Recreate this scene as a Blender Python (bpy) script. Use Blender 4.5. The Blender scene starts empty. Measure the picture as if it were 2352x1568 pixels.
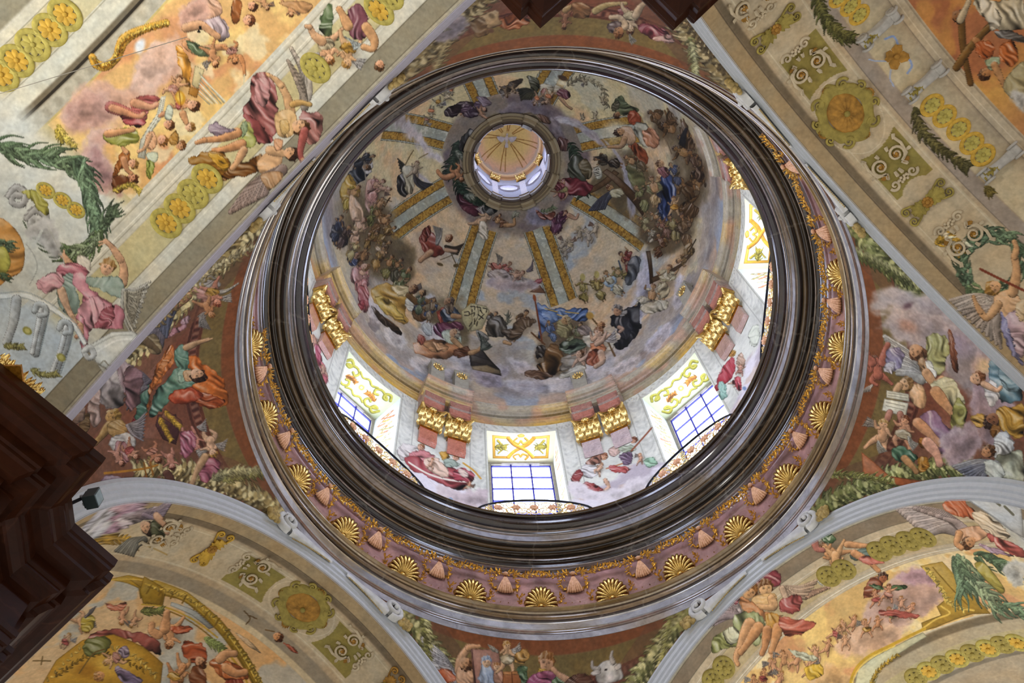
# Baroque crossing dome with painted vaults, seen from the floor of the nave.
import bpy, math, random
import numpy as np
from mathutils import Matrix, Vector

random.seed(7)
PI = math.pi
scene = bpy.context.scene
COL = scene.collection

# ------------------------------------------------------------------ measures (metres)
CAM = (-2.0370, -9.0697, 0.0000)
Z0 = 16.6            # springing height of the four arches
R_ARCH = 6.25        # archivolt radius on the crossing side
R_VAULT = 5.8        # barrel vault radius
D_ARCH = 6.965       # distance of each arch face from the dome axis
R_SPH = 9.36         # sphere of the pendentives
Z_RING = 22.87       # underside of the ring cornice
R_DRUM, Z_SILL, Z_HEAD = 7.12, 27.4, 35.06
R_DOME, Z_DOME, H_DOME = 6.8, 36.6, 10.67
T_DOME = math.acos(1.57 / 6.8)

# ------------------------------------------------------------------ tagging
def tag(o, label=None, cat=None, group=None, kind=None):
    if label: o['label'] = label
    if cat: o['category'] = cat
    if group: o['group'] = group
    if kind: o['kind'] = kind
    return o

def struct(o, label=None):
    return tag(o, label, kind='structure')

def empty(name, loc=(0, 0, 0), rot=None):
    o = bpy.data.objects.new(name, None)
    COL.objects.link(o)
    o.empty_display_size = 0.2
    if rot is not None:
        o.matrix_world = Matrix.Translation(Vector(loc)) @ rot.to_4x4()
    else:
        o.location = loc
    return o

# ------------------------------------------------------------------ mesh helpers
class MB:
    """collects vertices and faces; build() links them as one mesh object"""
    def __init__(s):
        s.v = []; s.f = []; s.c = []
    def add(s, verts, faces, cols=None):
        b = len(s.v)
        s.v += [tuple(map(float, p)) for p in verts]
        s.f += [tuple(b + i for i in f) for f in faces]
        if cols is not None: s.c += [tuple(c) for c in cols]
        return b
    def grid(s, pts, nu, nv, closed_u=False, closed_v=False, cols=None):
        f = []
        for i in range(nu if closed_u else nu - 1):
            for j in range(nv if closed_v else nv - 1):
                i2 = (i + 1) % nu; j2 = (j + 1) % nv
                f.append((i * nv + j, i2 * nv + j, i2 * nv + j2, i * nv + j2))
        s.add(pts, f, cols)
    def box(s, cx, cy, cz, sx, sy, sz, M=None):
        v = [Vector((cx + dx * sx / 2, cy + dy * sy / 2, cz + dz * sz / 2)) for dx in (-1, 1) for dy in (-1, 1) for dz in (-1, 1)]
        if M is not None: v = [M @ p for p in v]
        s.add(v, [(0, 1, 3, 2), (4, 6, 7, 5), (0, 4, 5, 1), (2, 3, 7, 6), (0, 2, 6, 4), (1, 5, 7, 3)])
    def tube(s, path, rad, n=6, cap=True):
        path = [Vector(p) for p in path]
        m = len(path)
        rads = rad if hasattr(rad, '__len__') else [rad] * m
        pts = []; ref = None
        for i, p in enumerate(path):
            t = (path[min(i + 1, m - 1)] - path[max(i - 1, 0)])
            if t.length < 1e-9: t = Vector((0, 0, 1))
            t.normalize()
            if ref is None:
                ref = Vector((0, 0, 1)) if abs(t.z) < .9 else Vector((1, 0, 0))
            a = (ref - t * ref.dot(t))
            if a.length < 1e-6: a = Vector((1, 0, 0)).cross(t)
            a.normalize(); ref = a
            b = t.cross(a)
            for k in range(n):
                w = 2 * PI * k / n
                pts.append(p + (a * math.cos(w) + b * math.sin(w)) * rads[i])
        f = []
        for i in range(m - 1):
            for k in range(n):
                k2 = (k + 1) % n
                f.append((i * n + k, i * n + k2, (i + 1) * n + k2, (i + 1) * n + k))
        if cap:
            f.append(tuple(range(n - 1, -1, -1))); f.append(tuple((m - 1) * n + k for k in range(n)))
        s.add(pts, f)
    def ball(s, c, rx, ry=None, rz=None, nu=10, nv=6, M=None):
        ry = ry or rx; rz = rz or rx
        c = Vector(c); pts = []
        for j in range(nv + 1):
            t = PI * j / nv
            for i in range(nu):
                w = 2 * PI * i / nu
                p = Vector((rx * math.sin(t) * math.cos(w), ry * math.sin(t) * math.sin(w), rz * math.cos(t)))
                if M is not None: p = M @ p
                pts.append(c + p)
        f = []
        for j in range(nv):
            for i in range(nu):
                i2 = (i + 1) % nu
                f.append((j * nu + i, (j + 1) * nu + i, (j + 1) * nu + i2, j * nu + i2))
        s.add(pts, f)
    def build(s, name, mat, parent=None, smooth=False, auto=None):
        me = bpy.data.meshes.new(name)
        me.from_pydata(s.v, [], s.f)
        if s.c:
            set_colour(me, np.array(s.c))
        me.materials.append(mat)
        if smooth or auto:
            me.polygons.foreach_set('use_smooth', [True] * len(me.polygons))
            if auto: me.set_sharp_from_angle(angle=math.radians(auto))
        me.update()
        o = bpy.data.objects.new(name, me)
        COL.objects.link(o)
        if parent is not None: o.parent = parent
        return o

def set_colour(me, srgb):
    n = len(me.vertices)
    a = me.color_attributes.new(name='paint', type='BYTE_COLOR', domain='POINT')
    c = np.ones((n, 4), np.float32)
    c[:, :3] = np.clip(srgb[:n], 0, 1)
    a.data.foreach_set('color_srgb', c.ravel())

def grid_mesh(name, P, closed_u, srgb, mat, mask=None):
    """dense regular grid: P is (nu, nv, 3); quads with all four mask corners set are kept"""
    nu, nv = P.shape[:2]
    idx = np.arange(nu * nv).reshape(nu, nv)
    if closed_u: idx = np.vstack([idx, idx[:1]])
    q = np.stack([idx[:-1, :-1], idx[1:, :-1], idx[1:, 1:], idx[:-1, 1:]], -1).reshape(-1, 4)
    if mask is not None:
        q = q[mask.ravel()[q].all(1)]
    me = bpy.data.meshes.new(name)
    me.vertices.add(nu * nv)
    me.vertices.foreach_set('co', P.reshape(-1).astype(np.float32))
    me.loops.add(q.size); me.polygons.add(len(q))
    me.polygons.foreach_set('loop_start', np.arange(0, q.size, 4, dtype=np.int32))
    me.loops.foreach_set('vertex_index', q.reshape(-1).astype(np.int32))
    me.update(calc_edges=True)
    me.polygons.foreach_set('use_smooth', np.ones(len(q), bool))
    set_colour(me, srgb)
    me.materials.append(mat)
    o = bpy.data.objects.new(name, me)
    COL.objects.link(o)
    return o

def hexc(h):
    h = h.lstrip('#')
    return np.array([int(h[i:i + 2], 16) / 255 for i in (0, 2, 4)])

def lin(h):
    c = hexc(h)
    return tuple(np.where(c <= .04045, c / 12.92, ((c + .055) / 1.055) ** 2.4))

def lathe(name, prof, mat, a0=0, a1=360, n=360, cols=None, parent=None, auto=35, capends=False, jitter=None):
    """profile of (r, z) revolved about the dome axis; cols: sRGB hex per profile segment"""
    closed = abs(a1 - a0) >= 359.9
    na = n if closed else n + 1
    ang = np.radians(a0 + (a1 - a0) * np.arange(na) / n)
    m = MB()
    P = []; C = []
    segs = len(prof) - 1
    V = []; F = []
    for k in range(segs):                       # separate rings per segment so colours stay crisp
        for (r, z) in (prof[k], prof[k + 1]):
            for w in ang:
                V.append((r * math.cos(w), r * math.sin(w), z))
        b = 2 * k * na
        for i in range(na if closed else na - 1):
            i2 = (i + 1) % na
            F.append((b + i, b + i2, b + na + i2, b + na + i))
        if cols is not None:
            base = hexc(cols[k % len(cols)] if isinstance(cols, list) else cols)
            for rr in range(2):
                for w in ang:
                    C.append(base if jitter is None else jitter(base, math.degrees(w), k))
    if capends and not closed:
        for e in (0, na - 1):
            ring = []
            for k in range(segs): ring.append(2 * k * na + e)
            ring.append((2 * (segs - 1) + 1) * na + e)
            F.append(tuple(ring if e == 0 else ring[::-1]))
    me = bpy.data.meshes.new(name)
    me.from_pydata(V, [], F)
    if C: set_colour(me, np.array(C))
    me.materials.append(mat)
    # soften: merge coincident rings only where the colour is the same is not needed; shade by angle
    import bmesh
    if not C or isinstance(cols, str):
        bm = bmesh.new(); bm.from_mesh(me)
        bmesh.ops.remove_doubles(bm, verts=bm.verts, dist=1e-5)
        bm.to_mesh(me); bm.free()
    me.polygons.foreach_set('use_smooth', [True] * len(me.polygons))
    me.set_sharp_from_angle(angle=math.radians(auto))
    me.update()
    o = bpy.data.objects.new(name, me)
    COL.objects.link(o)
    if parent is not None: o.parent = parent
    return o

# ------------------------------------------------------------------ materials
def newmat(name):
    m = bpy.data.materials.new(name); m.use_nodes = True
    nt = m.node_tree; b = nt.nodes['Principled BSDF']
    return m, nt, b

def fresco_mat(name, rough=.85, bump=.0, grain=.10, scale=9.0, spec=.25):
    m, nt, b = newmat(name)
    at = nt.nodes.new('ShaderNodeVertexColor'); at.layer_name = 'paint'
    tc = nt.nodes.new('ShaderNodeTexCoord')
    nz = nt.nodes.new('ShaderNodeTexNoise'); nz.inputs['Scale'].default_value = scale
    nz.inputs['Detail'].default_value = 6; nz.inputs['Roughness'].default_value = .65
    nt.links.new(tc.outputs['Object'], nz.inputs['Vector'])
    mr = nt.nodes.new('ShaderNodeMapRange')
    mr.inputs['To Min'].default_value = 1 - grain; mr.inputs['To Max'].default_value = 1 + grain
    mr.inputs['From Min'].default_value = .3; mr.inputs['From Max'].default_value = .7
    nt.links.new(nz.outputs['Fac'], mr.inputs['Value'])
    mx = nt.nodes.new('ShaderNodeVectorMath'); mx.operation = 'SCALE'
    nt.links.new(at.outputs['Color'], mx.inputs[0]); nt.links.new(mr.outputs['Result'], mx.inputs['Scale'])
    nt.links.new(mx.outputs[0], b.inputs['Base Color'])
    b.inputs['Roughness'].default_value = rough
    b.inputs['Specular IOR Level'].default_value = spec
    return m

def marble_mat(name, rough=.16, vein=.35, scale=1.6, attr=True, base='5a3a2a', coat=.0, spec=.5, veincol='c8bca8'):
    m, nt, b = newmat(name)
    tc = nt.nodes.new('ShaderNodeTexCoord')
    if attr:
        at = nt.nodes.new('ShaderNodeVertexColor'); at.layer_name = 'paint'; csock = at.outputs['Color']
    else:
        rgb = nt.nodes.new('ShaderNodeRGB'); rgb.outputs[0].default_value = (*lin(base), 1); csock = rgb.outputs[0]
    nz = nt.nodes.new('ShaderNodeTexNoise'); nz.inputs['Scale'].default_value = scale * 2.2
    nz.inputs['Detail'].default_value = 9; nz.inputs['Roughness'].default_value = .72; nz.inputs['Distortion'].default_value = 1.2
    nt.links.new(tc.outputs['Object'], nz.inputs['Vector'])
    mr = nt.nodes.new('ShaderNodeMapRange'); mr.inputs['To Min'].default_value = .55; mr.inputs['To Max'].default_value = 1.5
    mr.inputs['From Min'].default_value = .25; mr.inputs['From Max'].default_value = .75
    nt.links.new(nz.outputs['Fac'], mr.inputs['Value'])
    mx = nt.nodes.new('ShaderNodeVectorMath'); mx.operation = 'SCALE'
    nt.links.new(csock, mx.inputs[0]); nt.links.new(mr.outputs['Result'], mx.inputs['Scale'])
    # thin pale veins
    vo = nt.nodes.new('ShaderNodeTexVoronoi'); vo.feature = 'DISTANCE_TO_EDGE'; vo.inputs['Scale'].default_value = scale * .55
    nd = nt.nodes.new('ShaderNodeTexNoise'); nd.inputs['Scale'].default_value = scale * 1.4; nd.inputs['Detail'].default_value = 5
    nt.links.new(tc.outputs['Object'], nd.inputs['Vector'])
    ad = nt.nodes.new('ShaderNodeVectorMath'); ad.operation = 'MULTIPLY_ADD'
    ad.inputs[1].default_value = (.9, .9, .9)
    nt.links.new(nd.outputs['Color'], ad.inputs[0]); nt.links.new(tc.outputs['Object'], ad.inputs[2])
    nt.links.new(ad.outputs[0], vo.inputs['Vector'])
    vr = nt.nodes.new('ShaderNodeMapRange'); vr.inputs['From Min'].default_value = 0; vr.inputs['From Max'].default_value = .018
    vr.inputs['To Min'].default_value = vein; vr.inputs['To Max'].default_value = 0
    nt.links.new(vo.outputs['Distance'], vr.inputs['Value'])
    mix = nt.nodes.new('ShaderNodeMix'); mix.data_type = 'RGBA'
    nt.links.new(vr.outputs['Result'], mix.inputs['Factor'])
    nt.links.new(mx.outputs[0], mix.inputs['A']); mix.inputs['B'].default_value = (*lin(veincol), 1)
    nt.links.new(mix.outputs['Result'], b.inputs['Base Color'])
    b.inputs['Roughness'].default_value = rough
    b.inputs['Specular IOR Level'].default_value = spec
    b.inputs['Coat Weight'].default_value = coat
    b.inputs['Coat Roughness'].default_value = .08
    return m

def gold_mat(name, col='d8a84a', rough=.28, metal=1.0, dirt=.6, scale=14):
    m, nt, b = newmat(name)
    tc = nt.nodes.new('ShaderNodeTexCoord')
    nz = nt.nodes.new('ShaderNodeTexNoise'); nz.inputs['Scale'].default_value = scale; nz.inputs['Detail'].default_value = 5
    nt.links.new(tc.outputs['Object'], nz.inputs['Vector'])
    cr = nt.nodes.new('ShaderNodeValToRGB')
    c = np.array(lin(col))
    cr.color_ramp.elements[0].position = .3; cr.color_ramp.elements[0].color = (*(c * np.array((dirt, dirt * .85, dirt * .7))), 1)
    cr.color_ramp.elements[1].position = .6; cr.color_ramp.elements[1].color = (*c, 1)
    nt.links.new(nz.outputs['Fac'], cr.inputs['Fac'])
    nt.links.new(cr.outputs['Color'], b.inputs['Base Color'])
    b.inputs['Metallic'].default_value = metal; b.inputs['Roughness'].default_value = rough
    return m

def plain_mat(name, col, rough=.7, metal=0, grain=.12, scale=6, spec=.3):
    m, nt, b = newmat(name)
    tc = nt.nodes.new('ShaderNodeTexCoord')
    nz = nt.nodes.new('ShaderNodeTexNoise'); nz.inputs['Scale'].default_value = scale; nz.inputs['Detail'].default_value = 6
    nt.links.new(tc.outputs['Object'], nz.inputs['Vector'])
    cr = nt.nodes.new('ShaderNodeValToRGB'); c = np.array(lin(col))
    cr.color_ramp.elements[0].position = .3; cr.color_ramp.elements[0].color = (*(c * (1 - grain * 1.6)), 1)
    cr.color_ramp.elements[1].position = .7; cr.color_ramp.elements[1].color = (*np.clip(c * (1 + grain), 0, 1), 1)
    nt.links.new(nz.outputs['Fac'], cr.inputs['Fac']); nt.links.new(cr.outputs['Color'], b.inputs['Base Color'])
    b.inputs['Roughness'].default_value = rough; b.inputs['Metallic'].default_value = metal
    b.inputs['Specular IOR Level'].default_value = spec
    return m

def glow_mat(name, col, strength):
    m, nt, b = newmat(name)
    b.inputs['Base Color'].default_value = (*lin(col), 1)
    b.inputs['Emission Color'].default_value = (*lin(col), 1)
    b.inputs['Emission Strength'].default_value = strength
    b.inputs['Roughness'].default_value = .1
    return m

M = {}
M['fresco'] = fresco_mat('fresco_plaster')
M['stucco'] = fresco_mat('painted_stucco', rough=.75, grain=.06)
M['ring'] = marble_mat('polished_ring_marble', rough=.10, vein=.12, scale=.9, spec=.8)
M['entab'] = marble_mat('drum_entablature_marble', rough=.3, vein=.2)
M['shaft'] = marble_mat('pilaster_marble', rough=.22, vein=.3, scale=2.2)
M['redwood'] = marble_mat('red_brown_pier_marble', rough=.38, vein=.08, scale=.9, attr=False, base='2c1307', spec=.10, veincol='8a5840')
M['gold'] = gold_mat('gilding', 'f8d888', .25, metal=.88, dirt=.6)
M['gold_dark'] = gold_mat('aged_gilding', 'b8802f', .38, dirt=.45)
M['shell_ground'] = gold_mat('gap_shade_gilding', '8a4a22', .4, metal=.4, dirt=.5)  # dark fan colour holds the shade seen between the bright ribs
M['copper'] = gold_mat('reddish_gilding', 'eab890', .45, metal=.15, dirt=.7)
M['white'] = plain_mat('white_stucco', 'd2d2cf', .7)
M['ochre'] = plain_mat('ochre_paint', 'c9a13e', .7, scale=9, grain=.2)
M['olive'] = plain_mat('olive_paint', 'b3a553', .7, scale=9, grain=.2)
M['iron'] = plain_mat('wrought_iron', '1b1b22', .45, metal=.6)
M['muntin'] = plain_mat('window_bars', '3536a8', .5)
M['glass'] = glow_mat('bright_daylight_glass', 'e0e9ff', 9.5)
M['lampbody'] = plain_mat('dark_lamp_housing', '1f2a2a', .35)
M['lantern_glass'] = glow_mat('bright_lantern_glass', 'e4ecff', 13.0)
M['frame'] = plain_mat('grey_window_frame', '9a9484', .6)

# ------------------------------------------------------------------ fresco painting
# Every painted surface carries its paint as vertex colours on a dense grid.  A figure is placed on its
# wall by a surface point (u, v) and a 2x2 frame, and is painted from brush-stroke commands in its own plane.
def vnoise(x, y, seed=0):
    xi = np.floor(x).astype(np.int64); yi = np.floor(y).astype(np.int64)
    fx = x - xi; fy = y - yi
    fx = fx * fx * (3 - 2 * fx); fy = fy * fy * (3 - 2 * fy)
    def h(a, b):
        n = (a * 374761393 + b * 668265263 + seed * 982451653) & 0xffffffff
        n = ((n ^ (n >> 13)) * 1274126177) & 0xffffffff
        n = (n ^ (n >> 16)) & 0xffff
        return n / 65535.0
    return (h(xi, yi) * (1 - fx) + h(xi + 1, yi) * fx) * (1 - fy) + (h(xi, yi + 1) * (1 - fx) + h(xi + 1, yi + 1) * fx) * fy

def fbm(x, y, octs=4, seed=0):
    s = 0; a = .5; t = 0
    for k in range(octs):
        s = s + a * vnoise(x, y, seed + k * 17); t += a
        x = x * 2.03 + 7.1; y = y * 2.03 + 3.7; a *= .5
    return s / t

def vnoise3(x, y, z, seed=0):
    zi = np.floor(z).astype(np.int64); fz = z - zi; fz = fz * fz * (3 - 2 * fz)
    xi = np.floor(x).astype(np.int64); yi = np.floor(y).astype(np.int64)
    fx = x - xi; fy = y - yi; fx = fx * fx * (3 - 2 * fx); fy = fy * fy * (3 - 2 * fy)
    def h(a, b, c):
        n = (a * 374761393 + b * 668265263 + c * 1440662683 + seed * 982451653) & 0xffffffff
        n = ((n ^ (n >> 13)) * 1274126177) & 0xffffffff
        return ((n ^ (n >> 16)) & 0xffff) / 65535.0
    def pl(c): return (h(xi, yi, c) * (1 - fx) + h(xi + 1, yi, c) * fx) * (1 - fy) + (h(xi, yi + 1, c) * (1 - fx) + h(xi + 1, yi + 1, c) * fx) * fy
    return pl(zi) * (1 - fz) + pl(zi + 1) * fz

def fbm3(x, y, z, octs=4, seed=0):
    s = 0; a = .5; t = 0
    for k in range(octs):
        s = s + a * vnoise3(x, y, z, seed + k * 17); t += a
        x = x * 2.03 + 7.1; y = y * 2.03 + 3.7; z = z * 2.03 + 1.3; a *= .5
    return s / t

def ss(a, b, x):
    t = np.clip((x - a) / (b - a), 0, 1); return t * t * (3 - 2 * t)

def smooth_closed(p, n=4):
    p = np.asarray(p, float); m = len(p); out = []
    for i in range(m):
        a, b, c, d = p[i - 1], p[i], p[(i + 1) % m], p[(i + 2) % m]
        for k in range(n):
            t = k / n
            out.append(.5 * (2 * b + (c - a) * t + (2 * a - 5 * b + 4 * c - d) * t * t + (3 * b - a - 3 * c + d) * t ** 3))
    return np.array(out)

def smooth_open(p, n=4):
    p = np.asarray(p, float)
    if len(p) < 3: return p
    q = np.vstack([2 * p[0] - p[1], p, 2 * p[-1] - p[-2]]); out = []
    for i in range(1, len(q) - 2):
        a, b, c, d = q[i - 1:i + 3]
        for k in range(n):
            t = k / n
            out.append(.5 * (2 * b + (c - a) * t + (2 * a - 5 * b + 4 * c - d) * t * t + (3 * b - a - 3 * c + d) * t ** 3))
    out.append(p[-1])
    return np.array(out)

def sd_poly(x, y, P):
    d2 = np.full(x.shape, 1e12); ins = np.zeros(x.shape, bool)
    for i in range(len(P)):
        ax, ay = P[i - 1]; bx, by = P[i]
        ex, ey = bx - ax, by - ay; L = ex * ex + ey * ey + 1e-9
        wx, wy = x - ax, y - ay
        t = np.clip((wx * ex + wy * ey) / L, 0, 1)
        d2 = np.minimum(d2, (wx - ex * t) ** 2 + (wy - ey * t) ** 2)
        if ay != by:
            c = ((ay <= y) != (by <= y)) & (x < (bx - ax) * (y - ay) / (by - ay) + ax)
            ins ^= c
    d = np.sqrt(d2)
    return np.where(ins, -d, d)

LX, LY = -.55, -.83
class Wall:
    """paint on one surface: U, V are the surface coordinates of every vertex"""
    def __init__(s, U, V, col, wrap=False):
        s.U = U.ravel().astype(np.float64); s.V = V.ravel().astype(np.float64); s.C = col.reshape(-1, 3).astype(np.float64); s.wrap = wrap

    def figure(s, u0, v0, J, text, seed=1):
        a, b, c, d = J; det = a * d - b * c
        prims = parse(text, seed)
        if not prims: return
        lo = np.min([p[0] for p in prims], 0); hi = np.max([p[1] for p in prims], 0)
        cx = np.array([lo[0], hi[0], hi[0], lo[0]]); cy = np.array([lo[1], lo[1], hi[1], hi[1]])
        cu = a * cx + b * cy; cv = c * cx + d * cy
        du = s.U - u0
        if s.wrap: du = (du + 180) % 360 - 180
        dv = s.V - v0
        idx = np.nonzero((du > cu.min()) & (du < cu.max()) & (dv > cv.min()) & (dv < cv.max()))[0]
        if len(idx) == 0: return
        du = du[idx]; dv = dv[idx]
        x = (d * du - b * dv) / det; y = (-c * du + a * dv) / det
        for (plo, phi, fn) in prims:
            m = np.nonzero((x > plo[0]) & (x < phi[0]) & (y > plo[1]) & (y < phi[1]))[0]
            if len(m) == 0: continue
            col, al = fn(x[m], y[m])
            k = idx[m]; al = np.asarray(al)[..., None] if np.ndim(al) else al
            s.C[k] = s.C[k] * (1 - al) + col * al

    def figures(s, block):
        """block: lines '@ u v a b c d' followed by command lines"""
        head = None; buf = []; n = 0
        def flush():
            if head is not None and buf:
                s.figure(head[0], head[1], head[2:], '\n'.join(buf), 11 + n)
        for ln in block.strip().splitlines():
            ln = ln.strip()
            if not ln: continue
            if ln[0] == '@':
                flush(); n += 1; head = [float(t) for t in ln[1:].split()]; buf = []
            else: buf.append(ln)
        flush()

def tone(base, sh):
    sh = np.asarray(sh)[:, None]
    dark = np.minimum(sh, 1)
    col = base * dark * np.stack([np.ones_like(dark[:, 0]), .97 + .03 * dark[:, 0], .93 + .07 * dark[:, 0]], -1)
    return np.clip(col + (np.array([1, .985, .95]) - col) * np.clip(sh - 1, 0, 1) * .85, 0, 1)

def P_blob(pts, col, amp, ang, seed, sharp=False, soft=1.2, cloud=False):
    P = np.asarray(pts, float) if sharp else smooth_closed(pts)
    area = abs(.5 * np.sum(P[:, 0] * np.roll(P[:, 1], -1) - P[:, 1] * np.roll(P[:, 0], -1)))
    size = max(math.sqrt(area), 4); c0 = P.mean(0); base = hexc(col)
    mg = soft + (size * .25 if cloud else 3 + size * .12)
    def fn(x, y):
        sd = sd_poly(x, y, P)
        if cloud:
            sd = sd + (fbm(x / (size * .22), y / (size * .22), 4, seed) - .5) * size * .34
            a = ss(soft, -soft, sd)
            h = np.clip(-sd / (.4 * size), 0, 1)
            sh = 1.10 - .30 * h + .42 * (fbm(x / (size * .2) + 5, y / (size * .2) + 9, 3, seed + 3) - .5)
            sh = sh + .20 * ((x - c0[0]) * LX + (y - c0[1]) * LY) / size
            return tone(base, sh), a
        if not sharp:
            wob = (.8 + .11 * size) if amp >= 5 else 1.2
            sd = sd + (fbm(x / (3 + .22 * size), y / (3 + .22 * size), 3, seed) - .5) * 2 * wob
        a = np.clip(.5 - sd / soft, 0, 1)
        h = np.clip(-sd / (.26 * size), 0, 1); hh = np.sqrt(1 - (1 - h) ** 2)
        dx = (x - c0[0]) / (.7 * size); dy = (y - c0[1]) / (.7 * size)
        sh = .80 + .22 * hh + .17 * np.clip(dx * LX + dy * LY, -1.3, 1.3)
        if amp:
            ca, sa = math.cos(math.radians(ang)), math.sin(math.radians(ang))
            t = x * ca + y * sa; q = -x * sa + y * ca
            sc = min(max(.36 * size, 7), 34)
            bend = sc * 1.1 * (fbm(t / (2.2 * sc) + 3, q / (2.6 * sc), 2, seed + 5) - .5) * 2
            def hgt(qq): return vnoise((qq + bend) / (sc * .62), t / (sc * 2.6), seed) * .62 + vnoise((qq + bend * 1.4 + t * .2) / (sc * .30), t / (sc * 1.5), seed + 3) * .38
            e = sc * .10; h0 = hgt(q - e); h1 = hgt(q + e)
            lit = np.sign(-sa * LX + ca * LY + 1e-3)
            em = np.clip((h1 - h0) * 3.1 * lit * -1, -1, 1)
            hm = (h0 + h1) * .5
            sh = sh + amp / 9 * (.66 * em + .60 * (hm - .5) - .55 * ss(.38, .16, hm))
        else:
            sh = sh + .10 * (fbm(x / 9, y / 9, 3, seed) - .5)
        sh = sh * (1 - .35 * np.clip(1 - np.abs(sd + .8) / 1.3, 0, 1))
        return tone(base, sh), a
    return (P.min(0) - mg, P.max(0) + mg, fn)

def P_stroke(pts, col, w0, w1, seed, flat=False, alpha=1.0, soft=1.1):
    P = smooth_open(pts); n = len(P); base = hexc(col)
    seg = np.linalg.norm(np.diff(P, axis=0), axis=1); s = np.concatenate([[0], np.cumsum(seg)]); s = s / max(s[-1], 1e-6)
    R = w0 + (w1 - w0) * s
    if not flat and n > 2: R = R * (1 + .10 * np.sin(PI * 2 * s))
    mg = max(w0, w1) + 2
    def fn(x, y):
        best = np.full(x.shape, 1e9); side = np.zeros(x.shape); nx = np.zeros(x.shape); ny = np.zeros(x.shape)
        for i in range(n - 1):
            ax, ay = P[i]; ex, ey = P[i + 1] - P[i]; L2 = ex * ex + ey * ey + 1e-9
            t = np.clip(((x - ax) * ex + (y - ay) * ey) / L2, 0, 1)
            qx = x - ax - ex * t; qy = y - ay - ey * t
            dd = np.sqrt(qx * qx + qy * qy); r = R[i] + (R[i + 1] - R[i]) * t
            sd = dd - r; m = sd < best
            best[m] = sd[m]; rr = np.maximum(r[m], .5)
            nx[m] = qx[m] / rr; ny[m] = qy[m] / rr
        a = np.clip(.5 - best / soft, 0, 1) * alpha
        if flat: return np.broadcast_to(base, (len(x), 3)), a
        sh = .90 + .36 * np.clip(nx * LX + ny * LY, -1, 1) + .30 * (fbm(x / 9, y / 9, 3, seed) - .5)
        sh = sh * (1 - .45 * np.clip(1 - np.abs(best + .6) / 1.1, 0, 1))
        return tone(base, sh), a
    return (P.min(0) - mg, P.max(0) + mg, fn)

def P_head(c, R, skin, hair, ang, seed):
    cx, cy = c; A = math.radians(ang + 90); ca, sa = math.cos(A), math.sin(A)
    bs, bh = hexc(skin), hexc(hair); m = R * 1.5 + 2
    turn = (vnoise(np.array([cx * .37]), np.array([cy * .41]), seed)[0] - .5) * .7
    def fn(x, y):
        dx, dy = x - cx, y - cy
        u = (dx * ca + dy * sa) / R; v = (-dx * sa + dy * ca) / R          # v down the face
        face = np.sqrt((u / .80) ** 2 + ((v - .05) / 1.0) ** 2) - 1
        hr = np.sqrt((u / 1.05) ** 2 + ((v + .18) / 1.08) ** 2) - 1 + (vnoise(x / (R * .30), y / (R * .30), seed) - .5) * .35
        n = (dx * LX + dy * LY) / R
        sk = tone(bs, .98 + .26 * n)
        ftr = np.zeros(x.shape)
        for ex in (-.33, .33):
            ftr = np.maximum(ftr, np.clip(1.2 - np.sqrt(((u - ex - turn) / .20) ** 2 + ((v - .02) / .12) ** 2), 0, 1))
            ftr = np.maximum(ftr, .6 * np.clip(1.2 - np.sqrt(((u - ex - turn) / .26) ** 2 + ((v + .17) / .07) ** 2), 0, 1))
        ftr = np.maximum(ftr, .8 * np.clip(1.2 - np.sqrt(((u - turn) / .22) ** 2 + ((v - .56) / .08) ** 2), 0, 1))
        ftr = np.maximum(ftr, .5 * np.clip(1.2 - np.sqrt(((u - turn * 1.3 - .08) / .08) ** 2 + ((v - .22) / .20) ** 2), 0, 1))
        sk = sk * (1 - .62 * ftr[:, None])
        lock = np.sin(9 * u + 5 * vnoise(x / (R * .25), y / (R * .25), seed + 2))
        hc = tone(bh, .95 + .3 * n + .22 * lock)
        ishair = (v < -.42 + .30 * (u - turn) ** 2 + .12 * vnoise(u * 4, v * 4, seed)) | (face > 0)
        col = np.where(ishair[:, None], hc, sk)
        cov = np.minimum(face, np.where(v < .55, hr, 9))
        return col, np.clip(.5 - cov * R / 1.2, 0, 1)
    return (np.array([cx - m, cy - m]), np.array([cx + m, cy + m]), fn)

def P_soft(c, rx, ry, ang, col, soft, alpha=1.0, seed=0):
    A = math.radians(ang); ca, sa = math.cos(A), math.sin(A); base = hexc(col); m = max(rx, ry) * 1.3 + 2
    def fn(x, y):
        dx, dy = x - c[0], y - c[1]
        q = np.sqrt(((dx * ca + dy * sa) / rx) ** 2 + ((-dx * sa + dy * ca) / ry) ** 2)
        q = q + (vnoise(x / (m * .3), y / (m * .3), seed) - .5) * .25 * min(soft, 1)
        return np.broadcast_to(base, (len(x), 3)), ss(1 + soft * .2, 1 - soft, q) * alpha
    return (np.array(c) - m, np.array(c) + m, fn)

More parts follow.
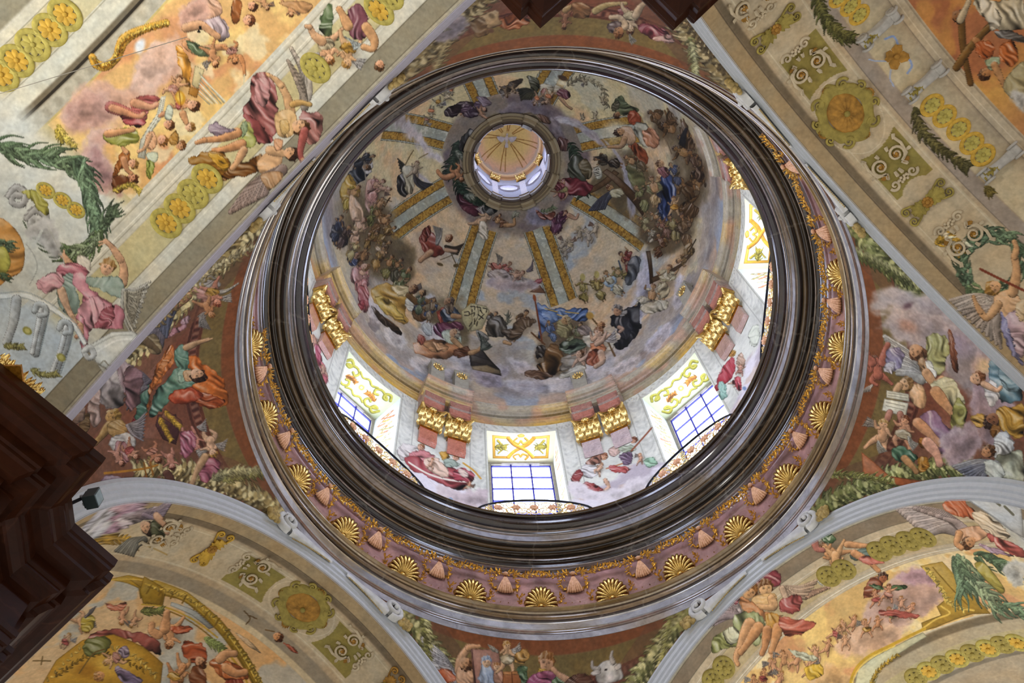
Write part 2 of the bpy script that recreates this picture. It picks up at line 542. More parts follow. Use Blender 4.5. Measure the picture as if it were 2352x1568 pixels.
SKIN = ['dba678', 'd09a6c', 'e2b48c', 'c78c5c', 'e0ac84']
HAIR = ['6a3f1e', '4a2c18', '8a5c28', 'a87c3c', '5a3a20']
def parse(text, seed):
    out = []; rnd = random.Random(seed * 977 + 13)
    for li, ln in enumerate(text.splitlines()):
        tk = ln.split()
        if not tk: continue
        k = tk[0]
        pts = [tuple(float(q) for q in t.split(',')) for t in tk[1:] if ',' in t]
        ar = [t for t in tk[1:] if ',' not in t]; sd = seed * 31 + li
        if k == 'b': out.append(P_blob(pts, ar[0], float(ar[1]), float(ar[2]), sd))
        elif k == 'p': out.append(P_blob(pts, ar[0], 0, 0, sd, sharp=True))
        elif k == 'c': out.append(P_blob(pts, ar[0], 0, 0, sd, soft=float(ar[1]), cloud=True))
        elif k == 's': out.append(P_stroke(pts, ar[0], float(ar[1]), float(ar[2]), sd))
        elif k == 'l': out.append(P_stroke(pts, ar[0], float(ar[1]) / 2, float(ar[1]) / 2, sd, flat=True))
        elif k == 'h': out.append(P_head(pts[0], float(ar[0]), ar[1], ar[2], float(ar[3]), sd))
        elif k == 'e': out.append(P_soft(pts[0], float(ar[2]), float(ar[3]), float(ar[4]), ar[0], float(ar[1]), 1, sd))
        elif k == 'w':                                        # wing: root, first tip, last tip
            n = int(ar[1]); r, t0, t1 = [np.array(p) for p in pts[:3]]; L = np.linalg.norm(t0 - r)
            cb = ''.join('%02x' % int(v * 215) for v in hexc(ar[0])); e1_ = (t0 - r); e2_ = (t1 - r)
            out.append(P_blob([r, r + e1_ * .45 + np.array([-e1_[1], e1_[0]]) * .06, r + e1_ * .93, r + (e1_ + e2_) * .48, r + e2_ * .93, r + e2_ * .45], cb, 3, math.degrees(math.atan2(e1_[1] + e2_[1], e1_[0] + e2_[0])), sd))
            for i in range(n):
                q = i / max(n - 1, 1); tip = t0 + (t1 - t0) * q
                c = hexc(ar[0]) * (1 - .16 * (i % 2)) * (1 - .10 * rnd.random())
                hx = ''.join('%02x' % int(np.clip(v, 0, 1) * 255) for v in c)
                mid = r + (tip - r) * .5 + np.array([-(tip - r)[1], (tip - r)[0]]) * .10
                out.append(P_stroke([r, mid, tip], hx, max(L * .085, 1.6), max(L * .04, .9), sd + i))
        elif k in 'fq':                                        # foliage along a path
            n = int(ar[1]); ln_ = float(ar[2]); wd = float(ar[3]); Q = smooth_open(pts, 6)
            for i in range(n):
                q = i / max(n - 1, 1) * (len(Q) - 1); j = min(int(q), len(Q) - 2); p = Q[j] + (Q[j + 1] - Q[j]) * (q - j)
                t = Q[j + 1] - Q[j]; t = t / (np.linalg.norm(t) + 1e-9); sgn = 1 if i % 2 else -1
                w = math.radians((35 + 25 * rnd.random()) if k == 'f' else (5 + 24 * rnd.random())) * sgn
                if k == 'q': p = p + np.array([-t[1], t[0]]) * wd * 2.2 * rnd.uniform(-1, 1)
                dv = np.array([t[0] * math.cos(w) - t[1] * math.sin(w), t[0] * math.sin(w) + t[1] * math.cos(w)]) * ln_ * (.7 + .6 * rnd.random())
                c = hexc(ar[0]) * (.72 + .5 * rnd.random()); hx = ''.join('%02x' % int(np.clip(v, 0, 1) * 255) for v in c)
                out.append(P_stroke([p, p + dv * .55 + np.array([-dv[1], dv[0]]) * .12 * sgn, p + dv], hx, wd, wd * .3, sd + i))
        elif k == 'k':                                        # putto: size, up-angle [, skin, hair]
            S = float(ar[0]); A = math.radians(float(ar[1])); u = np.array([math.cos(A), math.sin(A)]); r = np.array([-u[1], u[0]])
            skin = ar[2] if len(ar) > 2 else rnd.choice(SKIN); hair = ar[3] if len(ar) > 3 else rnd.choice(HAIR)
            out.append(P_soft(np.array(pts[0]) + np.array([.05, .06]) * S, .34 * S, .52 * S, math.degrees(A) - 90, '4a3826', .9, .42, sd))
            o = np.array(pts[0]); g = lambda a, b: o + r * a * S + u * b * S
            if rnd.random() < .6:
                sg = rnd.choice((-1, 1))
                out += parse('w %s 5 %s %s %s' % ((rnd.choice(['d8d0c8', 'b9aca0', 'a88a78']),) + tuple('%f,%f' % tuple(q) for q in (g(.1 * sg, .16), g(.42 * sg, .42), g(.5 * sg, .12)))), sd)
            for sg in (-1, 1):
                b1 = .10 + .18 * rnd.random(); b2 = rnd.uniform(-.12, .22); ext = rnd.uniform(.6, 1)
                out.append(P_stroke([g(.07 * sg, -.12), g(b1 * sg, -.12 - .22 * ext), g((b1 + b2) * sg, -.12 - .42 * ext)], skin, .095 * S, .05 * S, sd + 1))
            out.append(P_stroke([g(0, .16), g(.02, 0), g(0, -.13)], skin, .12 * S, .14 * S, sd + 2))
            if rnd.random() < .45:
                dc = rnd.choice(['a8524a', '8d8a58', 'b98a3a', 'b07a68', 'c07a50', 'b8a888'])
                out.append(P_blob([g(-.2, -.02), g(.05, .05), g(.24, -.06), g(.15, -.22), g(-.12, -.2)], dc, 6, 30, sd + 3))
            for sg in (-1, 1):
                w = rnd.uniform(-.9, 1.2); e = g(.17 * sg, .10 + .10 * w)
                out.append(P_stroke([g(.10 * sg, .16), e, e + (r * sg * rnd.uniform(-.02, .2) + u * rnd.uniform(-.1, .22)) * S], skin, .058 * S, .036 * S, sd + 4))
            out.append(P_head(g(rnd.uniform(-.04, .04), .31), .125 * S, skin, hair, math.degrees(math.atan2(u[1], u[0])) + rnd.uniform(-25, 25), sd + 6))
        elif k == 'm':                                        # draped adult: robe, mantle, hair; head, hip, foot
            robe, mant, hair = ar[:3]; skin = ar[3] if len(ar) > 3 else rnd.choice(SKIN)
            hd, hp, ft = [np.array(p) for p in pts[:3]]
            L = np.linalg.norm(hd - hp) + np.linalg.norm(hp - ft); R = max(.085 * L, 3)
            u = (hd - hp) / (np.linalg.norm(hd - hp) + 1e-9); r = np.array([-u[1], u[0]])
            d = (ft - hp); dl = np.linalg.norm(d) + 1e-9; d = d / dl; q = np.array([-d[1], d[0]])
            sh = hd - u * R * 1.7; W = .16 * L; sg = rnd.choice((-1, 1))
            dd_ = ft - hd; out.append(P_soft((hd + ft) / 2 * .6 + hp * .4 + np.array([.03, .04]) * L, .34 * L, .60 * L, math.degrees(math.atan2(dd_[1], dd_[0])) - 90, '3c2f22', .9, .45, sd))
            out.append(P_blob([sh + r * W * 1.1, sh - r * W * 1.0 + u * R * .5, hp - r * W * 1.5 * sg, hp + d * dl * .7 - q * W * 1.2 * sg, hp + d * dl * .3 + q * W * 1.3, hp + r * W * 1.5], mant, 6, rnd.uniform(0, 180), sd))
            out.append(P_stroke([hp + d * dl * .45 + q * W * .3, ft + d * .04 * L + q * W * .2], skin, .05 * L, .03 * L, sd + 1))
            out.append(P_stroke([hp + d * dl * .45 - q * W * .4, ft + d * .02 * L - q * W * .5], skin, .05 * L, .03 * L, sd + 2))
            out.append(P_blob([hp + r * W * .9 + u * W * .3, hp - r * W * .9 + u * W * .3, hp + d * dl * .45 - q * W * 1.1, hp + d * dl * .86 - q * W * .7, hp + d * dl * .92 + q * W * .5, hp + d * dl * .4 + q * W * 1.1], robe, 7, math.degrees(math.atan2(d[1], d[0])) + 15, sd + 3))
            torso = skin if rnd.random() < .3 else robe
            out.append(P_blob([sh + r * W * .75, sh - r * W * .75, hp - r * W * .6, hp + r * W * .6], torso, 3 if torso == skin else 6, math.degrees(math.atan2(u[1], u[0])), sd + 4))
            for s2 in (-1, 1):
                a0 = sh + r * W * .75 * s2; e = a0 + (r * s2 * rnd.uniform(.05, .16) - u * rnd.uniform(-.03, .15)) * L
                hnd = e + (r * s2 * rnd.uniform(-.12, .12) + u * rnd.uniform(-.08, .16)) * L
                out.append(P_stroke([a0, e], robe, .052 * L, .042 * L, sd + 5)); out.append(P_stroke([e, hnd], skin, .036 * L, .022 * L, sd + 6))
            out.append(P_stroke([sh, hd], skin, R * .5, R * .45, sd + 7))
            out.append(P_head(hd, R, skin, hair, math.degrees(math.atan2(u[1], u[0])) + rnd.uniform(-25, 25), sd + 8))
    return out

FIG = {}
FIG['dome'] = '''
@ 119.503 0.1897 -0.145861 -0.032615 0.001184 -0.002218
c c4b9b0 6 -48,22 -8,14 22,30 12,50 -28,48
c b8ada6 6 22,42 62,34 102,54 92,72 42,66
c c8beb4 6 -108,-38 -78,-44 -58,-22 -68,-2 -98,-10
c bdb2ac 6 -168,-88 -138,-92 -120,-64 -130,-40 -158,-56
c a89ea0 6 108,68 142,60 168,76 158,92 118,88
@ 58.461 0.2087 -0.134924 0.058014 -0.001118 -0.002018
c b8aeaa 6 -213,89 -173,79 -137,87 -143,103 -193,105
c c6bcb2 6 -93,77 -43,63 -3,61 -13,85 -73,97
c c2b8b4 6 7,51 47,33 77,31 67,55 27,71
c beb6b8 6 87,5 127,-19 153,-25 147,5 107,29
c c4bcbc 6 167,-65 197,-105 213,-105 207,-75 183,-45
@ 162.321 0.3944 -0.115684 -0.135399 0.002488 -0.000849
c 74664c 12 -50,-120 0,-110 40,-60 50,10 80,70 70,120 20,110 -20,70 -60,30 -80,-30
@ -3.909 0.3462 -0.065927 0.154610 -0.002743 0.000020
c 6e5f46 12 -38,-175 12,-155 52,-85 58,25 42,125 -8,175 -58,155 -58,85 -18,25 -8,-55 -42,-125
@ 118.322 0.3671 -0.160810 -0.047797 0.000996 -0.001941
c 75684e 12 -65,-65 -5,-55 55,-35 65,25 45,65 -15,65 -55,5
@ 72.552 0.2815 -0.147898 0.038954 -0.000593 -0.002061
c 6c5c46 10 -55,-60 35,-70 65,-20 45,50 -25,70 -65,20
@ 4.228 0.6518 -0.071056 0.225446 -0.002111 -0.000263
c 6a5d44 12 -45,-45 35,-65 75,5 65,65 -25,55 -75,25
@ 81.848 0.3038 -0.149780 0.027607 -0.000261 -0.002232
c b8b2b0 9 -288,-32 -314,-12 -284,18 -224,28 -164,40 -124,58 -84,78 -74,94 -114,88 -174,74 -234,64 -294,36 -322,-2
c 908890 7 -134,66 -94,64 -70,82 -84,102 -124,94
c c6bcb4 7 -274,18 -224,28 -184,48 -214,60 -264,44
c a09a9c 8 -58,78 -14,66 36,70 86,64 66,88 6,100 -44,98
c c0b8b4 8 26,74 86,58 146,44 196,22 226,10 216,38 156,74 86,98 36,96
c c0bcc0 8 196,-2 246,-32 286,-62 326,-82 346,-102 336,-62 286,-12 226,28
c a2a2b0 7 246,-12 306,-52 326,-56 296,-12 256,8
p 57504a -341,-32 -329,-26 -334,-12 -346,-20
@ 81.890 0.7606 -0.233956 0.262372 -0.000160 -0.001780
c b0a8ac 8 399,-15 429,-55 439,-105 445,-155 429,-195 409,-155 411,-95 389,-45
c bcb8b8 7 405,-35 425,-75 429,-135 419,-155 409,-105
c a09ca2 8 359,65 399,15 415,-15 409,35 379,85
c bab0ac 8 -401,65 -411,25 -431,-5 -445,-5 -431,65 -401,125 -351,185 -331,195 -351,145
c b0a8a8 7 -341,15 -331,65 -337,75 -351,45
@ 120.613 1.1081 -0.969672 -1.039759 0.000453 -0.000731
c 7a6e72 6 -131,-135 -107,-133 -97,-105 -117,-65 -127,5 -137,45 -143,-5 -137,-95
c 7f7478 5 -97,75 -57,105 -7,135 33,135 13,115 -37,95 -77,75
c 8a7e7e 5 93,65 133,35 143,5 139,-35 123,25
@ -63.589 0.9502 0.440693 0.307840 -0.000936 0.001892
c 6a5f62 6 -86,-34 -26,-44 36,-24 78,16 54,26 14,-2 -36,-16 -80,-8
c 766b6c 5 36,-12 74,12 84,32 58,26
b 6a4c30 5 30 -56,-12 -30,-16 -22,-4 -46,2
b 86765c 5 30 -26,-16 4,-12 36,-2 24,6 -16,-2
b 6a5040 6 40 10,-12 30,-12 36,2 18,4
b 5a3f38 7 30 70,14 96,12 94,30 74,44 64,32
e 3a3a2c .2 11 7 0 -95,-8
e 948a74 .2 7 4 0 -95,-8
@ -127.661 0.8334 0.258646 -0.226490 0.001425 0.001876
b 2e2426 7 20 -54,-1 -36,-9 -4,-15 10,-5 -6,7 -34,17 -50,13
m 54424e 62545a 3a2a24 b0886c 40,1 14,-9 -16,17
b 3a2c34 7 20 -14,17 14,3 24,17 0,27
b 7a6a70 5 30 14,-23 40,-27 54,-15 36,-5
k 30 60 b08a6c 4a3020 30,9
s b08a6c 4 3 34,17 48,21 54,17
@ -139.941 0.7032 0.133410 -0.213283 0.001952 0.001637
k 34 -120 a0967c 6a6048 19,-22
k 30 60 9c9278 6a6048 3,-4
k 30 100 a69c84 6a6048 -15,16
k 26 120 9a9076 6a6048 -29,34
k 24 70 9a9076 6a6048 29,-34
@ -73.810 0.7919 0.278055 0.124455 -0.000696 0.002297
b 3c342c 6 20 -91,-14 -61,-22 -29,-24 -43,-10 -79,-2
k 30 100 8a7458 4a3420 -77,-6
k 26 80 8a7458 4a3420 -57,-6
b 4a4a38 7 60 -17,-30 1,-22 7,-2 -5,10 -17,-6
w 45453a 7 -7,10 -47,-2 -43,24
w 55523f 7 -1,12 -43,22 -13,26
b c2baa0 5 30 7,-6 29,-12 37,2 17,14
m b8ae94 8a5a50 4a3424 b89a7c 17,32 29,4 57,-6
b 6a4044 7 30 47,-2 71,-8 75,10 53,12
k 36 100 b89a7c 4a3424 29,20
k 34 110 b09274 5a3a28 1,26
s b09274 4 3 57,14 77,24 91,26
e d8d2b4 .9 22 12 0 55,-20
e 4a3a2c .4 11 7 0 53,-32
@ -45.064 0.6827 0.131318 0.208776 -0.001770 0.001647
f a2987a 26 10 3 -43,-35 -11,-45 15,-39 35,-19 43,15
k 24 60 a89c80 6a6048 -5,-39
k 24 70 a89c80 6a6048 33,3
k 22 60 a89c80 6a6048 -7,45
k 24 80 a89c80 6a6048 21,41
@ -21.452 0.5443 0.010695 0.200767 -0.002318 0.000767
e d0c9ae 1 34 36 0 -49,-4
b 5c6446 8 40 -49,-70 -21,-84 -9,-66 9,-48 -13,-40 -37,-42
b 4a4634 7 40 -49,-72 -29,-80 -33,-58 -51,-56
h 8 8a6644 3a2418 120 -41,-44
b 8a4228 8 60 -17,-40 3,-48 13,-22 -1,-14 -17,-20
b 8c4a2c 8 70 -11,18 13,34 33,54 31,74 15,84 3,58 -15,30
b b89878 3 60 -33,-12 -11,-10 1,18 -11,34 -29,16
b a8a896 8 60 -5,-18 19,-22 39,-2 35,28 17,32 1,10
b b5805e 8 50 15,-2 43,-6 55,16 47,32 23,32
s b08c68 7 5 -25,18 -31,38 -55,40
h 11 b08860 33231a 160 -37,0
@ 6.652 0.6660 -0.080311 0.228705 -0.002078 -0.000346
m 3e3428 4a4438 3a2a1c 9a7a58 -41,-69 -19,-61 13,-41
w 3a3430 6 -23,-67 -45,-77 3,-37
b c0bca8 2 20 -51,-43 -35,-45 -33,-19 -45,-11 -51,-27
l 2a241c 1.7 -49,-21 -38,-24
l 2a241c 1.5 -50,-26 -39,-29
l 2a241c 1.5 -39,-29 -50,-31
l 2a241c 1.5 -50,-31 -39,-34
l 2a241c 1.5 -50,-36 -39,-39
l 2a241c 1.5 -39,-39 -40,-43
l 2a241c 1.5 -40,-43 -44,-42
l 2a241c 1.5 -44,-42 -44,-38
l 2a241c 1.5 -44,-40 -50,-41
l 2a241c 1.7 -51,-45 -40,-48
p 55402a -73,25 -65,37 7,-25 -5,-35
p 4c3824 -33,-31 -21,-39 73,47 67,63 23,25
b 6a6a48 7 50 23,-39 43,-47 61,-23 67,13 43,17 27,-13
h 8 a88458 5a3a20 -150 -15,9
w 4c4e58 7 -7,17 -51,77 -21,61
b a8a284 6 40 -17,17 7,9 19,23 -5,31
m 7c7a50 5a4a38 5a3a20 b08c64 45,9 59,23 73,57
m 6a5a40 7a7456 4a3020 a8845c 29,-57 45,-41 73,-23
@ -11.308 0.3253 -0.050148 0.159152 -0.002861 0.000373
m 5a4428 48361f 3a2616 7a5a38 -51,-130 -33,-108 -27,-70
m 503a22 604a2c 2c1e12 80603c -27,-90 -7,-70 -11,-120
m 5c4630 47331e 2a1a10 7c5c3a 3,-54 17,-40 21,-90
m 4a3620 5a4226 2a1a10 8a683f -11,-30 17,-14 29,-54
m 5a4224 3f2d1a 2a1a10 8a683f 31,30 41,60 45,2
m 4e3820 604626 2a1a10 84623c 3,46 33,80 39,130
m 4a3626 3a2a1c 2a1a10 84623c 23,-20 37,10 51,44
w 2c2a2c 6 23,-70 -1,-40 11,-30
l 6a5c48 2.5 -31,-60 -19,-18
@ 1.924 0.4148 -0.068635 0.162010 -0.002380 -0.000237
b 2b3a62 9 75 -9,-36 7,-42 21,-20 23,16 15,60 -1,66 -15,40 -21,0
b 24304e 8 70 -13,0 -5,30 -3,60 -15,50
b 8a5a58 7 70 -15,-54 3,-58 13,-42 -5,-32
h 9 b8926c 5a3c24 -170 -7,-66
m 4a5064 5a4c34 3a2818 b08c64 17,-60 27,-40 31,-10
s b08c64 5 4 -15,-32 -23,-4 -29,20
m a89068 7a7a58 5a3a20 b08c64 -31,-32 -23,0 -23,36
k 46 -100 b89a74 5a3a20 21,30
@ 16.918 0.3656 -0.098986 0.135287 -0.002159 -0.000817
m 8f8560 6a6444 5a3a20 a8845c -53,-39 -37,-29 -47,-5
m 9c9278 7a6a52 4a3020 a8845c -27,-51 -15,-39 -7,-9
m 7a5a4a 5a4432 3a2418 a07a54 -11,-35 -3,-19 13,11
m 8a7a4c 5c4a30 3a2418 a07a54 13,-39 21,-15 29,17
m 5a3c26 74542c 3a2418 a07a54 -15,1 -3,27 -17,51
m b0a48c 8a8068 6a4a2c b08c64 -37,-9 -25,1 -37,21
m 6a5236 55402a 3a2418 a07a54 43,-39 49,-9 53,27
@ 27.574 0.2315 -0.113147 0.101611 -0.002078 -0.001267
p 3d2c1a -50,-65 -40,-67 -38,11 -46,15
p 4a3722 -44,-1 30,-37 60,-65 62,-55 20,-23 -40,11
m b4a888 a09470 5a3c24 b08c64 -2,-27 -8,-1 -20,49
m b8b09a a89e86 6a4a30 a8845c -38,19 -40,49 -70,75
b b5ac94 7 30 -50,59 -10,47 0,65 -30,81 -60,81
m 6a5432 7c643c 3a2818 a8845c 20,-41 40,-41 56,-81
l 2f2418 3 46,-57 70,-81
@ 44.837 0.4603 -0.148387 0.105866 -0.001387 -0.001514
m 8a7c44 a08a4c 4a3620 a88a60 -69,10 -65,34 -53,58
m 9c8a50 7a6a3c 4a3620 a88a60 -37,-2 -31,22 -15,48
m b0a88c 8ea0ac 5a4428 b08c64 -13,-16 -1,8 25,34
m 8e8450 6a6440 4a3620 a88a60 5,-26 19,-12 45,-2
m 7a3a30 62302c 3a2418 b08c64 27,-58 45,-42 45,-2
b 55585c 7 70 41,-36 65,-46 69,-22 45,14 31,8
l 3a4450 4 19,-42 23,-22
e a89a5c .3 7 10 0 -68,2
e a89a5c .3 7 10 0 -35,-10
@ 46.973 0.6844 -0.202108 0.150986 -0.001287 -0.001484
k 40 -90 b2a690 8a8068 1,-22
k 42 -110 b8ac98 8a8068 21,-14
k 38 -60 aa9e8a 7a7058 -39,8
k 36 -100 b0a490 8a8068 -23,2
k 36 -70 b2a690 8a8068 39,-28
k 30 -100 aa9e8a 7a7058 -31,27
@ 8.177 0.8905 -0.113511 0.400062 -0.001993 -0.000351
f 33402f 40 18 3 11,-66 19,-26 29,24 35,44
b 3a3c2e 7 60 -7,-24 19,-36 39,-6 31,24 3,16
b 5a4e34 6 60 17,-16 39,-24 49,4 35,14
b 6a2c30 8 20 -15,16 19,12 51,28 39,44 5,50 -21,40
k 50 -120 b8947a 5a3a24 -15,40
m 6a3438 7a3c3c 4a2c1c b8947a -37,32 -15,44 -5,66
e 6a6a3c .3 8 11 10 -51,60
e 8f8a6c .3 4 6 10 -51,60
l 6a4c34 3 -41,60 -15,52
@ 54.251 0.8455 -0.310825 0.198082 -0.001086 -0.001606
c 857f88 7 -61,-15 -45,-31 -15,-19 5,-5 -5,11 -35,17 -59,11
b 7a4a3c 7 20 -37,-19 -15,-13 11,-19 5,-1 -25,-1
b 5a3444 8 60 7,-5 25,-17 39,-9 27,11 19,31 5,31 -1,15
m 5c3648 4a2e3c 4a2c1c b8947a 35,-13 21,3 11,31
s b8947a 5 3 41,-5 55,7 61,1
f 6a7a5c 12 8 2.4 -23,-19 -3,-23 11,-29
@ 168.636 0.9298 -0.165181 -0.441945 0.002033 -0.000359
f 39483a 44 20 3.2 -6,25 0,65 22,95 52,101
f 2c3a2c 34 18 3 -12,-15 -10,35 4,75 38,95
b 4e2830 8 70 -22,53 -8,49 -2,75 12,101 -8,109 -20,87
f 3f4c3f 40 18 3 -24,-65 -16,-35 -28,5
b 3b3a38 6 60 -22,-105 -2,-109 4,-75 -8,-45 -22,-65
b 56504c 5 60 -8,-99 8,-95 6,-55 -6,-51
k 46 60 b8845c 5a3a20 -6,5
s b8845c 6 5 -18,9 -38,15 -52,7
l b8845c 3 8,-15 10,-35
f 8a8f80 10 9 3 -18,-43 2,-35
f 8a8f80 10 9 3 -2,57 12,67
@ 100.982 0.8769 -0.396355 -0.068453 0.000377 -0.001916
k 60 -60 bc9a78 6a4a30 -38,-4
b c0b6a0 7 70 -46,6 -28,2 -22,36 -36,38
m 6a4a32 4c3626 3a2418 a8845c 2,-20 -6,-2 20,2
s a8845c 5 4 14,4 34,6 38,-6
f a8a890 12 8 2.4 34,-10 44,-18 50,-14
b 3c3c38 6 30 -50,-30 -26,-38 -6,-30 -26,-18
@ 177.777 0.6972 -0.062820 -0.248700 0.002279 -0.000112
w 454238 6 -12,0 -40,-26 -28,4
w 4a4a4e 7 0,8 40,34 18,44
b 2c2a28 8 70 -38,8 -18,0 -10,34 -24,50 -38,42
b b4ac92 7 75 -26,-8 -6,-14 2,8 -6,44 -18,44 -22,14
k 46 -80 b09c80 6a5038 4,-8
l 6a5a3c 2.4 -20,-16 -6,-50
l 8a7c5c 3 10,-34 28,-50
@ 132.625 0.6612 -0.203000 -0.136458 0.001366 -0.001526
b 7c3c2e 8 40 -52,-14 -34,-32 -18,-26 -8,-6 8,14 -14,24 -36,18
b 6a3226 7 60 -50,-26 -34,-46 -26,-26 -40,-6
w b4aea0 7 -10,-6 -24,-46 -2,-42
w 463c30 7 10,0 52,0 36,22
h 9 b08c6c 6a3c20 40 16,-20
s b08c6c 7 5 -24,14 -38,26 -48,36
s b08c6c 5 4 10,8 26,12 34,14
l 4a3c24 2 22,18 28,40
l 4a3c24 1.6 -4,30 32,18
e 55462a .3 8 4 20 -6,40
e 55462a .3 7 5 0 28,46
@ -176.815 0.3513 -0.072175 -0.157028 0.003161 0.000091
b 1c2026 8 60 -20,-7 10,-39 34,-45 30,-15 6,13 -16,25
b b8b2a8 6 60 14,-39 34,-43 34,-19 20,-15
h 8 a07850 3a2a1c 20 24,-29
l 8a8476 2 18,-69 24,29
m 2a2c30 3a3432 3a2a1c a8845c 36,-59 20,-49 -4,-27
b a8863a 8 60 -34,13 -16,-11 4,13 6,35 -20,47 -36,39
h 8 a07c54 4a3020 0 -12,29
m 9a8438 8a6a2c 4a3020 a8845c 6,19 -10,35 -30,69
@ 169.007 0.4217 -0.098837 -0.151301 0.002576 -0.000567
b c09c8c 4 80 -10,-73 14,-65 18,-25 4,5 -10,-15
m b08478 9a7068 5a3a24 b8947a 24,-75 8,-59 2,-15
k 40 0 b8947a 7a5a38 28,-57
m 6a6a3c 7c7a48 4a3020 a8845c 14,-15 8,5 -2,35
m 8a6a44 6a5030 4a3020 a8845c 28,-31 22,-9 18,15
l 3a2a1c 3 38,-21 44,-33
l 3a2a1c 2 34,-29 48,-23
b c8a888 4 80 -48,-33 -22,-15 -12,15 -32,35 -48,5
m c0a084 9a8464 5a3a24 b8947a -12,19 -28,35 -48,75
@ 150.834 0.4173 -0.134200 -0.119995 0.002067 -0.001222
m 6a4c2c 7c5a34 3a2818 a8845c -4,-95 -16,-75 -36,-45
m 8a7040 5a4428 3a2818 a07c54 14,-65 -6,-55 -20,-25
m 7c6234 6a4a2a 3a2818 a8845c -24,-49 -36,-35 -50,-5
m 5a4a34 74602f 3a2818 a07c54 8,-29 -8,-19 -16,15
m 9a7a44 665028 3a2818 a8845c -6,-15 -18,5 -26,35
m 4c4a38 5f5638 3a2818 9a744c 34,15 20,27 14,65
m 6a6438 4e4a30 3a2818 9a744c 14,5 4,25 -6,55
m b09878 8a7048 3a2818 b08c64 2,-5 -12,-5 -24,-19
m 59603c 6a6844 3a2818 9a744c 50,41 34,55 14,95
@ 164.819 0.2227 -0.122773 -0.111499 0.003096 -0.000949
b 20242c 8 60 -40,-30 -20,-46 -4,-30 4,-4 -16,10 -36,0
b 3f4760 8 60 0,20 16,14 28,32 20,52 4,46
h 9 a8846c 4a4a60 30 22,30
m 4a3c38 3a3230 3a2818 a07c54 4,-40 -6,-20 -20,10
m a89a6c 8a7444 4a3020 a8845c 24,-4 16,10 4,40
m 6a4c34 55402c 3a2818 a07c54 40,18 32,40 24,60
m 2c303c 3c3c40 3a2818 a07c54 -16,-60 -26,-30 -30,0
@ 150.692 0.1748 -0.137395 -0.080237 0.002589 -0.001580
b c09088 8 70 -21,-45 -5,-55 13,-43 19,-15 9,3 -9,-5 -21,-25
m b88078 a86a64 7a5030 b8947a 11,-53 1,-35 9,15
b 9a5a58 8 70 -5,-5 15,-5 21,25 11,55 -1,35
b 8a3c40 7 70 -3,25 9,25 5,47 -5,43
h 9 b8947a 7a5a38 30 7,-53
@ 133.770 0.2909 -0.145729 -0.067947 0.001618 -0.001794
b a8843e 9 30 -67,-44 -43,-56 -3,-56 23,-48 17,-22 7,4 23,26 -3,30 -31,10 -57,-6 -73,-22
b c4b284 6 20 -27,-56 7,-56 23,-40 7,-28 -23,-42
b bfa050 7 30 -63,-22 -33,-22 -3,8 7,28 -23,18 -51,0
h 11 9a7450 4a3020 30 23,-48
b b8b4a4 6 50 9,-26 27,-22 37,0 21,4 7,-8
s a8845c 6 4 27,-22 41,-4 51,0
s 6a4c28 6 5 13,-34 41,-12 73,-14 69,8 55,18
b 5c4024 6 80 23,0 53,4 55,28 31,26
e 6a4a2a .4 30 6 30 -33,28
b 3a2c20 7 40 -73,-2 -43,18 -3,48 -13,56 -53,28
@ 118.223 0.3855 -0.163229 -0.049482 0.000985 -0.001925
m 55604a 4a5064 3a2818 a8845c -54,-47 -56,-27 -58,3
m 7c6c54 3f5070 5a4a3c a8845c -24,-39 -28,-17 -34,13
h 8 a8845c 3a2818 20 -54,-51
b 8a4434 7 70 -14,-11 2,-21 12,9 -6,21
b 34404e 8 60 -6,-15 22,-23 38,-3 22,11 2,11
b 5c3040 8 40 -22,19 12,13 42,21 32,45 -4,51 -20,39
b a8a8a0 6 80 -46,21 -28,19 -26,45 -42,45
h 12 8a6a4c 4a4038 10 12,-33
b 6a5a48 6 60 2,-25 20,-29 26,-11 10,-7
s a8845c 6 4 22,-1 44,3 58,1
@ 105.536 0.4379 -0.176543 -0.026742 0.000536 -0.001994
p a8a078 -34,-13 -12,-33 4,-27 6,-3 -16,33 -30,9
p b2aa84 -12,-33 2,-31 26,-25 34,-13 14,27 -12,33 -8,5
l 5a5640 1.6 -16,33 6,-3 4,-27
l 241f18 2.2 -12,-25 -2,-25 -2,-18
l 241f18 2.2 2,-24 12,-22 11,-15
l 241f18 2.2 -8,-13 -8,-18
l 241f18 2.2 -26,-11 -16,-13 -15,-5 -25,-4
l 241f18 2.2 -12,-7 -2,-11 -4,-3
l 241f18 2.2 18,-21 27,-18 25,-11
l 241f18 2.2 12,-17 16,-9
l 241f18 2.4 6,-7 18,3
l 241f18 2.4 20,-7 8,5
l 241f18 2.4 -2,3 -2,15
l 241f18 2.4 5,9 2,19
l 241f18 2.2 -8,11 -14,21
@ 90.890 0.4085 -0.171942 0.006453 0.000040 -0.002048
m 4c463c 3c3a34 3a2a1e a8845c -38,-33 -46,-13 -24,11
b 4a443a 7 70 -54,-19 -28,-29 -14,-11 -10,15 -38,21 -58,15
b 55483a 7 60 -24,5 2,1 16,15 -4,25
m 5a4632 6c5640 3a2a1e a8845c 38,-35 26,-11 2,25
b 5e4c38 7 50 6,-13 38,-21 58,-13 36,1 10,21 -4,27
f 8a8a74 12 9 2 -10,-11 -6,-25 -10,-33
s b08c64 5 4 -14,31 -2,35
@ 116.268 0.2555 -0.150026 -0.033402 0.000977 -0.002096
b b07c54 9 15 -64,8 -34,-8 -4,-10 30,0 48,16 36,30 -14,32 -54,28
b c9986a 7 20 -44,0 -14,-6 16,6 2,18 -28,16
b a8b09a 7 60 2,-26 24,-32 42,-20 46,0 26,0 8,-10
h 12 a88464 8f8878 40 30,-22
s b08c64 6 5 26,-10 42,6 52,18
